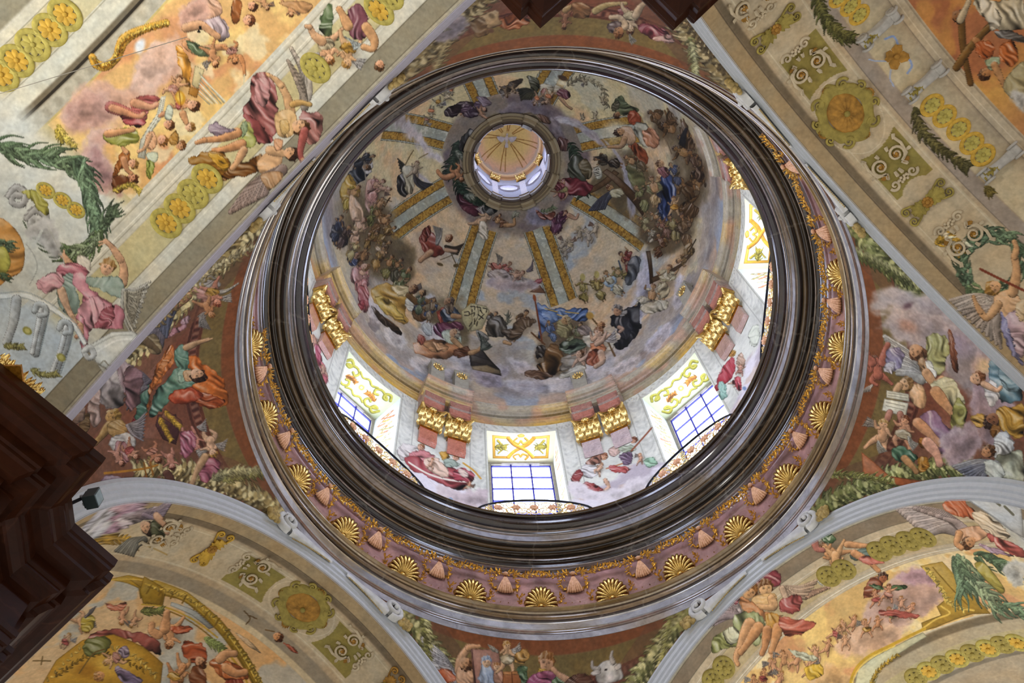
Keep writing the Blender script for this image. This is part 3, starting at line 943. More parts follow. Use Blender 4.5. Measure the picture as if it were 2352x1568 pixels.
b 8a4c3c 6 70 -52,-20 -38,-10 -46,6 -56,-6
b 55341f 7 20 26,16 60,10 64,28 36,32
@ 100.844 0.2732 -0.153237 -0.008409 0.000396 -0.002165
p 241f1c -36,-7 -6,-13 14,13 34,37 36,53 -30,29
p 3a332c -32,-1 10,13 26,29 -30,19
p 75664c -28,29 6,25 34,39 36,49 -26,37
b 8a857a 4 40 -22,-53 0,-47 12,-33 -8,-27
s a8845c 6 4 -32,-1 -16,-7 -8,-15
w 4e564a 9 -6,-11 -16,-49 18,-17
w 8a8f80 6 -4,-13 -8,-41 12,-23
@ 71.197 0.4080 -0.164804 0.047426 -0.000609 -0.001944
b 4c6288 8 20 -59,-41 -25,-31 15,-31 57,-27 65,-11 59,5 31,-3 -1,-1 -29,15 -41,47 -47,41 -51,1
b 5f78a0 6 30 -47,-27 3,-23 33,-17 3,-9 -31,-1
l b89a50 2.4 -37,-29 -7,-23
l b89a50 2.4 13,-23 43,-17
l b89a50 2.4 -7,-17 13,-11
l 6a3a20 4 -65,-51 -37,51
e 8a4a28 .3 5 9 -20 -65,-49
@ 65.568 0.3016 -0.146753 0.051562 -0.000818 -0.001968
m 5a6a84 4c5a7a 4a3422 a88860 -79,-28 -73,-10 -59,14
b 8f855c 8 60 -59,-32 -35,-40 -17,-30 -19,-6 -45,2 -59,-12
h 11 a08058 9a8a68 -20 -37,-38
m 6a6a4c 5a4c34 3a2818 a88860 -1,-30 -11,-6 -35,20
b 4a5440 8 20 -45,14 -15,4 5,8 -15,28 -45,32
b c8c0ac 6 50 7,-4 37,-12 65,-4 77,16 65,34 41,24 17,24 5,12
b d0c8b4 5 40 45,4 73,0 79,24 61,36
b 8f7f74 6 50 -11,-24 17,-28 25,-10 3,-6
l 5c4426 4 25,-48 49,-12 75,50
e a8803c .4 11 10 0 23,-50
h 8 a87c54 6a4428 20 47,-26
@ 49.699 0.2311 -0.130631 0.070573 -0.001374 -0.001798
b 1d1d20 7 60 -35,-23 -13,-41 21,-47 35,-55 35,-23 27,7 11,31 -9,55 -25,47 -17,19 -31,-3
b 2a2a2e 6 70 -27,-17 1,-31 13,-3 1,27 -15,17
h 12 a88060 5a5450 -60 -19,-39
b 8a8680 5 30 -9,-37 3,-41 1,-31 -11,-27
s b8947a 5 4 -17,-1 -9,3 -15,9
@ 75.535 0.2437 -0.144948 0.032966 -0.000501 -0.002130
b 6a4c2a 8 70 -32,-16 -10,-32 8,-22 10,8 4,36 -30,40 -46,24 -34,8
b 2c2620 7 60 -50,-22 -30,-26 -28,-10 -46,6
l 5a3c22 4 -64,-52 -30,-30
b 8a8070 7 20 10,2 40,-10 64,-2 70,16 40,26 10,28
k 56 -80 c09c80 6a4830 54,-2
h 9 c09c80 5a3a20 -20 52,-6
b 4f5a48 8 20 4,-22 50,-32 70,-22 30,-10
b b8b09c 7 20 10,34 50,20 66,28 30,46 6,50
b 5a4230 6 30 -70,36 -40,30 -10,42 -40,52 -66,50
@ 61.736 0.2146 -0.136354 0.052048 -0.000986 -0.002013
k 86 -80 cba88c 7a5030 2,-13
b 8f5038 8 70 -20,9 0,-3 10,27 -6,37 -22,33
s cba88c 8 6 8,7 12,27 -2,39
s cba88c 6 4 -2,-13 12,-21 22,-39
@ 88.052 0.6490 -0.236106 0.012585 -0.000050 -0.001949
m a89a90 8a5a54 6a4a34 a88468 3,-10 -3,6 -33,16
m 9a5a4c b0a494 6a4a34 a88468 -13,-28 -23,-12 -63,-20
w b0a898 7 -43,-24 -53,-48 -33,-42
b a89a90 7 20 -63,-4 -33,-14 -7,2 -33,14 -61,8
k 40 -20 b8947a 6a4a34 7,-2
w 8a8084 7 29,-10 47,-34 43,-10
b 8a4448 7 30 41,14 61,12 57,22 43,24
p 6a4c38 29,38 53,26 63,48
c a59896 6 -63,16 -23,6 27,12 47,30 7,38 -53,34
'''
FIG['drum'] = '''
@ 114.679 31.0838 -0.115359 -0.007033 0.011933 -0.029121
b d8d0c8 6 40 -83,-35 -61,-53 -33,-47 -41,-23 -71,-15
h 8 dca888 8a5a38 -60 -25,-49
b c88080 7 20 -51,-31 -19,-41 9,-29 -11,-15 -41,-15
b a0484a 8 15 -61,-19 -21,-23 19,-9 69,13 83,37 79,53 39,43 -11,19 -51,1
l e4d8c8 4 -53,-11 -11,11 29,25 79,37
b e0c0a8 6 40 -19,-17 9,-25 35,-3 39,23 19,19 -5,5
k 30 -70 e0b090 9a6030 -1,-11
@ 106.478 31.0496 -0.112952 -0.000358 0.007735 -0.029332
b c89840 6 60 -56,-60 -40,-64 -30,-50 -46,-40
h 8 dca888 a06838 -80 -16,-50
b 9aa898 6 30 -44,-44 -22,-46 -6,-34 -22,-26 -42,-30
b a84850 8 40 -18,-20 6,-26 26,-8 22,6 -6,4 -22,-4
b d8c0b0 5 30 -10,-24 6,-20 14,-6 -2,-6
l c89840 4 2,-38 26,-20 42,0
k 26 -60 d89a78 7a4a28 14,16
c c8b8b8 5 -52,10 -2,30 38,20 56,40 48,64 -2,60 -52,36
e 8a9cb0 .3 6 6 0 -26,46
@ 71.027 31.3586 -0.106516 0.027004 -0.008553 -0.027969
b a0705c 7 50 -32,-25 -12,-41 4,-43 0,-21 -30,-11
h 8 d8a480 7a4428 -70 8,-35
b e0dcd8 5 30 -40,-15 -14,-17 -8,9 -34,15 -46,3
b 8a3c38 8 20 -68,17 -50,-3 -40,7 -50,29 -64,29
b 9a4440 8 20 -42,31 -28,25 0,35 6,43 -30,41
k 34 -60 e0b494 8a5c38 -4,-7
l b07850 3 12,-7 68,-21
s e0b494 5 4 10,19 18,33 10,41
@ 67.467 31.4387 -0.106149 0.029821 -0.010141 -0.027650
b d8b8a8 4 40 -12,-40 6,-48 16,-34 2,-22 -10,-26
b 6a5468 8 50 14,-26 36,-34 46,-20 34,0 20,-4
b a8b098 6 30 10,-40 40,-48 52,-36 30,-30
h 8 dca888 6a3c24 -50 48,-58
l 8a4c30 4 42,-34 66,-56 94,-80
b a84844 8 20 -10,0 20,0 40,8 20,16 -6,12
k 28 -90 dca888 9a6838 62,-14
b 9ac0a0 6 20 68,-10 90,-14 100,2 80,8
c d8d0d0 5 -90,40 -30,58 30,38 80,20 90,40 30,70 -70,80 -100,60
@ 25.778 31.4156 -0.101836 0.065231 -0.029254 -0.017821
h 8 c08a48 a87c30 -40 -20,-22
b a83c44 8 70 -32,-4 -18,-14 -10,16 -28,46 -50,66 -52,46
b c8a890 6 60 -8,-14 6,-22 12,6 -4,16
b 9ac0b0 6 60 -46,46 -32,50 -26,76 -40,86
b d8dcc8 5 40 24,-72 44,-86 52,-64 40,-38 24,-44
k 30 -80 dca890 8a5838 0,16
k 30 -60 e0b498 9a6838 -10,42
b c05058 7 60 -12,36 0,32 4,58 -8,60
e 7a90b0 .3 5 5 0 10,56
@ 153.081 31.7344 -0.137340 -0.046190 0.039381 -0.023226
k 34 -110 d8a890 8a5838 -12,-49
b a85060 7 70 -12,-41 2,-31 6,9 -6,5
b c87078 7 70 0,-1 12,9 18,49 8,45
k 30 -100 dcb098 8a5838 8,19
b c8c8c0 6 70 -18,-31 -12,-11 -4,19 -10,15
'''
FIG['pend_bottom'] = '''
@ 15.753 22.2503 -0.079040 -0.013625 0.001845 -0.008070
w d9d4d0 13 -14,37 -96,-53 -50,37
w c2bcbc 9 -10,33 -70,-23 -30,37
s d0a078 12 9 -4,17 0,-13 16,-35
s d0a078 8 5 16,-35 30,-37 42,-37
b d0a07a 4 60 -10,9 20,3 26,45 -10,47
h 16 c99468 6a4428 30 10,1
b b5603c 7 30 -60,21 -30,17 -10,37 -40,53 -60,47
p 9c7468 22,-33 88,-27 96,49 28,49
p 6a4840 22,-33 26,-33 32,49 28,49
b 9aa8be 6 80 46,7 64,3 76,49 40,49
h 12 d8b494 8a9ab4 -90 58,-1
h 9 d8b494 9a6a40 -90 81,11
b c09078 3 60 74,23 90,21 92,49 72,49
@ 3.555 22.3512 -0.080924 -0.000891 0.000357 -0.008178
w dcd8cc 7 -71,-31 -95,-45 -83,-31
w c8b498 6 -33,-21 -1,-31 -21,-7
k 74 -90 d8ae86 a87c40 -49,-23
b b98a48 7 30 -27,-31 -5,-39 7,-25 -11,-9 -27,-11
p 9a5e38 -55,13 -15,9 -7,44 -55,44
p b07848 -55,13 -15,9 -13,17 -53,21
l 5a3018 2 -35,13 -33,41
b 5a7050 6 30 -25,-1 -1,1 -1,37 -13,35
h 19 d0a07c 8a5c30 -80 45,-9
b c09a44 6 40 27,3 45,9 39,21 25,17
b 9a5470 8 30 3,25 29,13 59,13 79,45 1,45
b 6a8058 6 30 59,29 85,21 95,45 55,45
s d0a07c 8 6 89,35 71,21 59,7
@ -0.199 22.6477 -0.083133 0.003040 -0.000080 -0.007891
b cfcac4 3 80 110,49 130,33 152,39 164,65 160,85 110,85
s b8b0a8 6 3 114,51 102,45 102,31
s b8b0a8 6 3 148,41 146,27 150,15
b c2bab4 2 20 96,57 114,51 118,61 104,65
b c2bab4 2 20 148,51 162,45 164,57 152,61
e 2a1c1a .3 4 3 0 130,55
e d8cfca .6 12 10 0 136,75
b 5a3a2c 5 40 44,65 84,57 100,85 44,85
f a8a468 30 15 4 -344,-75 -316,-43 -284,5 -266,65
f d0c88c 26 12 4 -336,-71 -300,-25 -266,35
f 88844c 24 12 3.4 -330,-55 -286,15 -260,71
f cfc48c 30 14 4 344,-85 314,-45 274,15 244,73
f a8a060 26 12 4 334,-75 294,-15 254,61
'''
FIG['pend_left'] = '''
@ 12.586 21.8100 -0.014319 -0.072741 0.010116 0.001565
w 76707c 12 -3,-53 -105,39 -69,73
w 5f6478 9 -7,-57 -85,13 -55,53
b 8a7a5c 4 60 -105,53 -83,45 -67,73 -75,89 -99,83
s 6a5840 9 6 -105,59 -87,73 -77,83
b c08a78 5 30 -5,-59 35,-67 65,-47 70,-17 45,-17 15,-37
b a8a098 6 20 11,-77 45,-89 65,-77 61,-57 25,-57
w d0c8bc 7 63,-49 105,-77 85,-57
k 70 70 c98a70 8a4a30 55,-45
s b98a68 9 6 -3,-37 -35,-11 -63,3
k 60 60 c08a60 9a6a3a 41,-11
w b8b0aa 6 31,3 21,35 45,43
b a87880 7 60 -51,55 -39,35 -23,33 -5,13 -9,35 -31,47
b b08a90 7 60 -23,25 -9,9 1,7 -5,27
@ 2.203 21.5068 -0.027703 -0.067823 0.010075 -0.000494
b b5652f 8 60 -11,-79 1,-63 -1,-41 -25,-5 -51,37 -67,75 -81,91 -85,65 -67,25 -47,-15
b c97a40 6 60 -13,-69 -3,-55 -25,-15 -47,15 -37,-25
b 6e1e22 7 70 -79,55 -67,65 -75,91 -89,107 -103,97 -97,75
b 4c7060 7 60 -75,5 -57,1 -61,55 -79,85 -93,75
b c86a2c 8 60 31,-53 55,-59 73,-39 91,-19 107,7 113,37 111,65 91,71 63,61 49,25 43,-5
b a04a24 8 30 53,25 83,37 111,55 93,73 63,65 43,45
b 5e8272 7 70 5,-75 21,-87 31,-75 35,-37 27,-25 11,-33 3,-51
b 5f8474 8 60 7,-33 33,-29 49,-9 41,17 13,17 -13,51 -41,75 -59,77 -51,45 -35,15 -13,-3
b 88a898 5 60 13,-27 33,-23 37,-5 15,5
s c9a078 8 5 27,-79 51,-93 73,-103
l c9a078 3 69,-101 81,-107
b c8a078 3 60 23,-23 43,-25 47,-3 29,1
h 17 d0a07a 3a2418 60 55,-13
w 807884 12 -55,1 -105,-25 -113,61
w 9a929a 8 -61,15 -97,5 -105,55
b a8482c 7 30 3,21 43,17 65,35 43,53 7,51 -9,39
@ 2.779 19.8012 -0.032623 -0.056734 0.011948 -0.000719
b 9c8488 5 70 23,-113 55,-103 55,-49 31,-39 17,-67
b b0a4a0 7 60 -9,-61 15,-89 31,-59 41,-13 17,1 -9,-9 -29,-29
b 8a6a70 6 50 41,-99 75,-89 73,-19 51,11 39,-39
b b89a8c 6 60 -41,-39 -19,-49 -15,21 -31,41 -45,11
h 16 b98c50 9a7434 -20 13,17
s b08850 10 7 5,37 -13,61 -31,77
b b08a54 4 40 1,35 31,25 45,51 31,71 5,61
b 6a5030 5 30 -65,21 -39,11 -45,51 -61,61
b 8a7060 6 60 -85,-9 -55,-19 -55,21 -79,31
w a8a0a4 9 45,41 85,11 75,81
b b8b0a8 6 40 11,67 51,61 55,97 25,113 5,101
@ -9.267 21.6505 -0.039236 -0.064105 0.009158 -0.002470
p 4a2c2c -80,-68 -36,-74 -24,-38 -32,-6 -64,-16 -84,-44
p 6a4234 -64,-84 -22,-62 -16,-40 -38,-48 -72,-64
f c8a040 22 8 3.4 -62,-76 -24,-46
f c8a040 20 8 3.4 -74,-60 -44,-16
k 66 70 c98a78 8a4a30 8,-18
b a8606e 8 70 -24,-30 4,-38 16,-4 -6,22 -20,12
k 74 80 d8b090 b08848 48,-8
w c8c0bc 6 60,-6 84,-18 76,12
w c8c0bc 6 16,-48 34,-68 38,-38
b a05a68 8 60 14,32 54,28 64,52 34,82 16,62
s c9a078 9 6 34,22 16,52 0,84
@ -7.350 20.1752 -0.039374 -0.054034 0.010550 -0.002678
k 62 60 b98064 5a3018 49,-45
b 9c6a6c 6 60 -39,-65 -11,-65 -5,-25 -31,-23
k 56 40 c08a6c 6a3a20 -1,-49
k 60 80 b8806c 5a2c1c 87,-29
k 54 60 c08a74 5a3018 -31,-35
l a8742c 5 -63,3 29,-9 59,-17
l 8a5c24 4 29,-23 35,11
l 8a5c24 4 43,-25 49,7
b 6f5462 6 10 -73,15 -21,7 29,23 -1,45 -61,55
b 8a6874 6 20 -91,55 -41,41 -1,55 -31,65
s 5a3a30 9 6 79,5 89,25 91,45
@ 3.132 22.3208 -0.025144 -0.074739 0.009234 -0.000129
f a9a274 40 16 4 -40,272 0,268 40,288 80,308
f cbc290 34 13 4 -30,268 20,270 80,298 140,338
f 8a8450 34 13 3.4 -20,284 40,298 110,328 150,352
f c6b486 44 13 4 -150,-62 -80,-142 -10,-222 60,-302
f e0cfa0 40 11 4 -140,-76 -60,-168 20,-260 110,-350
f a08a5c 40 12 3.4 -130,-68 -40,-172 60,-292 120,-352
'''
FIG['pend_right'] = '''
@ -7.199 21.1655 -0.020524 0.067068 -0.009203 -0.000294
c a89a98 12 -148,-168 -102,-180 -32,-140 28,-100 78,-50 108,10 68,80 8,60 -62,0 -122,-50 -146,-100
c b3a19c 9 -132,-120 -72,-120 -12,-80 -2,-20 -72,-20 -112,-60
e 6a5258 .8 16 10 -30 -96,-130
e b08a78 .9 30 22 30 -102,-80
e 9c8c96 .9 50 40 20 8,-30
c a89094 9 48,-20 118,30 148,80 138,180 78,180 48,100
e d8b488 .9 34 30 0 70,20
@ -1.771 21.6236 -0.024761 0.069297 -0.008691 -0.001095
b a8a26a 7 70 0,-105 34,-113 54,-91 44,-61 24,-21 0,-31
b 7a4a34 5 80 50,-113 60,-117 68,-41 64,-25 52,-41
b dcd6c8 6 60 -24,-43 4,-51 14,-19 -8,-1 -24,-11
w dcd6cc 12 -20,-9 -92,-119 -72,-23
h 19 c09068 6a4830 60 -26,-75
b b08a64 5 70 -26,-55 -12,-61 -8,-31 -22,-31
s cf9f74 11 8 -8,-25 10,-1 28,-11
b d0c8a0 7 40 14,-9 54,-9 70,19 80,49 54,69 24,49 4,19
s cf9c70 14 9 14,19 40,49 60,69
s cf9c70 9 6 60,69 66,91 70,115
b a8a45e 7 60 64,29 86,49 92,79 64,119 54,89
@ 0.928 22.2844 -0.026756 0.074956 -0.008096 -0.001334
k 84 -100 b8705c 5a3020 -40,-40
s b8705c 11 7 -50,-60 -60,-78 -58,-84
s b8705c 11 7 -26,-60 -16,-90 -10,-100
b 8a8098 8 60 -16,-84 14,-90 24,-66 4,-40 -16,-44
b c8c0c4 6 40 -22,-54 0,-60 -4,-34 -24,-40
w dcd4cc 7 -52,-4 -74,14 -56,10
b d8ae84 4 60 34,-4 62,-6 74,20 70,46 48,40 34,20
h 16 d8ae84 8a6840 -20 24,-8
s d8ae84 9 6 10,-4 0,10 6,16
p d8d2bc -20,6 32,14 34,32 -20,24
p e0dac4 -24,26 32,34 28,66 -28,54
l 8c8670 1.5 -16,12 28,18
l 8c8670 1.5 -16,18 28,24
l 8c8670 1.5 -20,34 24,42
l 8c8670 1.5 -20,42 22,50
s b8806c 8 5 -10,58 -16,80 -22,100
s b8806c 8 5 14,60 22,86 14,100
@ 6.954 21.3399 -0.032907 0.063600 -0.008463 -0.002493
k 86 -80 dcae88 b08a50 -111,-14
k 86 -80 d39c78 6a3a20 -65,-24
w d8d6cc 7 -119,6 -117,36 -101,28
w d8d6cc 7 -53,-10 -31,6 -43,22
b 4c7058 8 30 -91,20 -61,16 -31,38 -51,56 -79,48
b a8702c 6 60 -31,-4 -9,-10 -5,16 -25,16
b 8a6a82 8 60 -21,-64 9,-72 35,-34 59,-4 55,26 19,26 -11,-4 -25,-34
s d39c74 13 8 -31,-44 -1,-14 19,6
s dca890 13 9 -11,2 9,26 19,50
s dca890 9 6 39,16 49,42 59,58
b a8762c 7 70 -31,42 -11,36 -5,62 -25,72
s c09060 9 6 -61,42 -41,62 -33,72
c a8949a 6 19,-14 89,-34 119,6 89,46 39,46
@ -1.712 20.1210 -0.027212 0.058613 -0.009614 -0.001450
b 5f7c86 8 40 -5,-125 39,-109 61,-79 61,-25 19,-15 -11,-45 -15,-85
b 7f98a0 6 30 9,-95 49,-75 49,-45 15,-55
h 16 dcb08c 7a4c2c -10 -43,-79
b d8d2cc 6 60 -25,-65 -1,-69 5,-29 -15,-11 -29,-35
s dcb08c 8 5 -29,-65 -1,-49 9,-55
b bb8c38 8 30 -1,-7 39,-13 61,-15 61,55 25,51 -1,25
b c9a050 7 30 -61,11 -29,5 -21,33 -51,35
h 18 8a5c40 3a2a24 120 -13,21
b 8a5c2c 6 60 -11,31 9,35 5,61 -13,55
b d8d8d4 7 70 -1,55 29,45 39,95 15,125 -5,95
@ 6.701 20.0000 -0.033234 0.054661 -0.009145 -0.002854
h 15 c08a60 5a3a20 -30 -2,-47
b c0c2a8 7 50 18,-33 58,-47 80,-43 80,27 38,17 14,-7
w b0b0b4 11 16,-17 -80,-11 -22,33
w 8a8c98 8 8,-9 -68,-3 -16,29
b d0d4c8 6 50 -10,-21 18,-23 38,7 18,27 -6,7
b a04a3c 7 20 8,29 48,29 68,45 28,47
@ -2.779 22.4862 -0.022884 0.077476 -0.008020 -0.000712
p a8623c -28,214 52,252 158,244 158,260 52,270 -8,264
f a8a65c 40 14 4 -148,334 -98,300 -38,276 52,260
f c6c284 34 12 4 -158,340 -108,304 -48,280 62,258
f 8c8c4c 30 11 3.4 -138,324 -78,290 -8,270 62,264
f 7f8455 44 13 4 -78,-336 -28,-276 22,-226 82,-171
f a8a878 40 11 4 -72,-338 -18,-276 42,-220 98,-166
f 5c6238 40 11 3.4 -88,-340 -38,-276 12,-224 72,-172
'''
FIG['pend_top'] = '''
@ -5.954 22.0311 0.062213 -0.000143 0.001136 0.012524
b 8a4c2a 7 30 -66,2 -16,-4 0,14 -36,28 -68,22
b a88c68 5 40 -116,-8 -76,-18 -66,12 -96,24 -120,18
e 5a4030 .4 8 6 0 -92,28
b 6a5238 6 40 -136,2 -106,-4 -100,32 -130,38
s 9c8058 8 5 74,-12 94,-28 114,-34
k 50 90 8a6048 4a2c1c 84,2
b 7a5638 6 30 94,-38 134,-38 136,-8 104,-4
@ 9.566 22.0269 0.058916 0.027604 -0.002281 0.011761
s a89468 8 5 -93,-30 -63,-42 -23,-44
b 7a4a48 6 40 -43,-30 -13,-34 -3,-10 -33,-4
k 76 100 bca488 5a3a28 -13,-6
s bca488 9 6 -27,10 -39,-10 -59,-12
s bca488 9 6 -3,-14 11,-38 27,-50
b 5a4a48 6 40 -67,2 -39,0 -37,22 -65,22
h 12 9c6c48 6a4020 120 -43,22
w c8c4bc 6 -17,28 -11,50 1,42
b 7a3c44 8 20 1,8 37,6 77,26 57,40 17,30
b b08a80 7 20 37,36 77,26 93,42 57,42
@ -0.238 22.7607 0.067874 0.010674 -0.000099 0.011256
f 8f8058 34 14 4 -398,72 -358,42 -308,2 -258,-48
f b0a078 30 12 4 -392,62 -338,20 -288,-22 -242,-62
c 8f8488 6 -278,-58 -238,-98 -198,-98 -208,-68 -248,-48
w d0c8b8 6 -258,-94 -262,-72 -236,-72
f 8e8c5c 40 13 4 274,-58 312,-8 352,42 392,98
f b4b084 34 11 4 282,-48 322,-2 362,52 398,92
'''
FIG['vault_bl'] = '''
@ 54.108 7.7384 -0.134323 -0.138576 0.001041 0.014879
b cfcad0 4 60 -114,38 -82,-22 -32,-50 10,-52 -26,-12 -64,30 -92,38
b c2a0aa 8 15 -32,-42 18,-66 58,-54 38,-30 -12,-22
b b48e9c 8 20 -42,-2 -2,-26 36,-36 18,-6 -20,20 -50,26
b d4c4c8 7 15 -12,-16 48,-32 82,-42 70,-24 28,-2 -2,10
w c6b0b4 10 30,-20 114,-64 90,-30
w a894a0 7 48,-22 110,-52 90,-22
h 15 c99c78 3a2a20 30 54,4
b 5a5a40 6 40 64,-6 90,-22 102,-2 80,24 62,18
s d8a884 9 6 78,-22 92,-10 98,4
f b9923c 30 16 4 -74,34 -42,38 -2,34 28,42
l a88a50 3 -72,32 18,36 94,46
b d8d4d4 3 120 -114,38 -86,10 -30,-42 -46,-12 -90,40
b d8d4d4 3 120 -82,42 -50,2 -20,-12 -44,20
w 8f8a7c 8 48,28 -20,62 18,66
@ 15.104 10.0259 -0.078487 -0.085256 -0.005513 0.010461
p a88428 -192,-146 -148,-144 -88,-112 -108,-84 -122,-72 -126,-102 -148,-120
p 8a6a20 -148,-134 -96,-112 -114,-78 -118,-98
l d0ac4c 3 -190,-144 -118,-122 -28,-76 52,-12 112,46 172,118
p a88428 -114,-116 -88,-116 -18,-78 62,-10 132,66 192,146 168,146 108,74 52,12 -28,-58 -108,-86
l 7a5e1c 3 -112,-88 -28,-58 52,12 108,74 164,146
l cfae50 3 -103,-104 -22,-70 58,0 118,68 178,146
l 8f6e20 2 -108,-96 -24,-64 55,6 113,71 172,146
@ 13.817 10.0321 -0.077681 -0.084561 -0.005678 0.010348
p 9a7824 -122,-140 -74,-96 -82,-54 -126,-68 -132,-104
l c8a444 3 -120,-120 -76,-92
l 6a5018 2 -114,-110 -84,-90 -90,-60 -118,-70
l b89438 4 -128,-66 -78,-52 -18,-20 42,22
l 7a5c1c 3 -124,-58 -58,-36 12,10 62,52
p a8a8a0 -63,-64 -8,-38 34,0 22,4 -18,-28 -66,-54
l b08c30 5 48,36 102,90 132,140
l 7a5c1c 2 42,40 94,96 122,140
f 8a8a4c 20 14 4 -128,-48 -106,-44 -82,-44
f 8a9454 20 13 4 14,26 38,38 54,50
@ 25.885 11.9236 -0.087171 -0.093135 -0.003830 0.012391
b 9a5448 8 20 -64,-21 -19,-59 26,-69 86,-59 136,-41 138,-11 96,-31 36,-49 -24,-41
p b98a2c -144,69 -104,-1 -44,-45 26,-55 96,-29 144,1 138,69
e d0a84a .9 70 34 -20 36,9
e a07020 .8 40 24 10 -34,29
f d6b45a 30 9 3 -124,49 -34,-31 66,-11 126,29
f 94701f 30 9 3 -104,39 -14,-11 96,19
@ 23.717 11.8714 -0.085193 -0.091326 -0.004205 0.012093
b 6a6a34 7 60 -60,-44 -30,-58 -2,-44 -8,-20 -46,-8 -60,-18
l 6a5224 3 -74,31 -42,-14 -16,-24
k 62 160 d8a878 a87c3c 6,-2
b 8f7a88 7 40 16,-24 34,-32 40,-10 24,-4
b 7a6880 6 20 12,16 44,26 74,42 44,58 14,42
h 12 c9905c 9a6a34 160 -28,38
@ 9.409 10.5095 -0.075738 -0.083042 -0.006158 0.010095
k 84 100 d8a070 7a4a24 -70,-39
s d8a070 12 8 -82,-49 -78,-77 -76,-91
s d8a070 11 8 -96,-37 -110,-49 -110,-65
b b55a38 8 10 -70,-51 -50,-57 -22,-51 -26,-41 -58,-37
b a8502c 8 30 -42,-19 -12,-15 14,1 8,31 -22,35 -42,11
h 13 d09468 6a3a1c 60 -2,31
k 70 100 d59a68 8a5428 -44,51
b b06030 8 40 18,31 48,21 98,41 110,59 68,71 38,56
s d8a070 11 8 43,23 58,11 78,9
s cf9464 11 8 58,41 83,51 104,47
b 8a3c28 8 60 58,71 98,61 104,91 58,91
b 7a4424 7 60 -22,41 8,51 18,91 -22,91
k 70 90 c98a58 6a3a1c -62,71
@ 35.120 11.3197 -0.096128 -0.101377 -0.002334 0.013391
k 46 100 d8a078 9a6a34 89,-42
b c87858 7 20 47,-70 69,-64 97,-72 87,-54 61,-52
k 40 120 d8a880 9a7038 117,-34
k 60 60 d5a67c 9a7038 -5,-24
b b09a3c 7 40 -7,-34 21,-42 23,-14 -3,-2
w b8a8a0 6 3,-38 27,-62 13,-54
k 44 -60 cfa884 9a7038 -41,16
l 6a5228 3 -117,61 -77,64
l 6a5228 3 -95,52 -99,72
@ 1.467 9.1429 -0.071654 -0.079619 -0.006943 0.009053
b c8a880 3 60 -73,0 -41,20 -13,50 -47,30
h 11 d0905c 5a3018 30 25,12
b 9c4c34 6 40 39,24 59,32 73,46 55,40
l 5a4428 3 -51,-50 -38,-32 -47,-18
l 5a4428 3 -38,-38 -23,-30
l 6a5030 3 -3,-4 17,0
@ 12.344 9.9383 -0.076841 -0.083846 -0.005850 0.010183
l 7a5c1c 4 -124,-115 -134,-97
l 7a5c1c 4 -98,-105 -108,-87
l 7a5c1c 4 -72,-93 -82,-75
l 7a5c1c 4 -46,-79 -56,-61
l 7a5c1c 4 -20,-61 -30,-43
l 7a5c1c 4 4,-41 -6,-25
l 7a5c1c 4 28,-21 18,-5
l 7a5c1c 4 50,3 38,17
l 7a5c1c 4 72,27 60,41
l 7a5c1c 4 92,51 80,65
l 7a5c1c 4 112,75 100,89
l 7a5c1c 4 130,99 118,113
f c9a84c 40 9 3 -116,-107 -46,-73 24,-15 94,63 134,115
'''
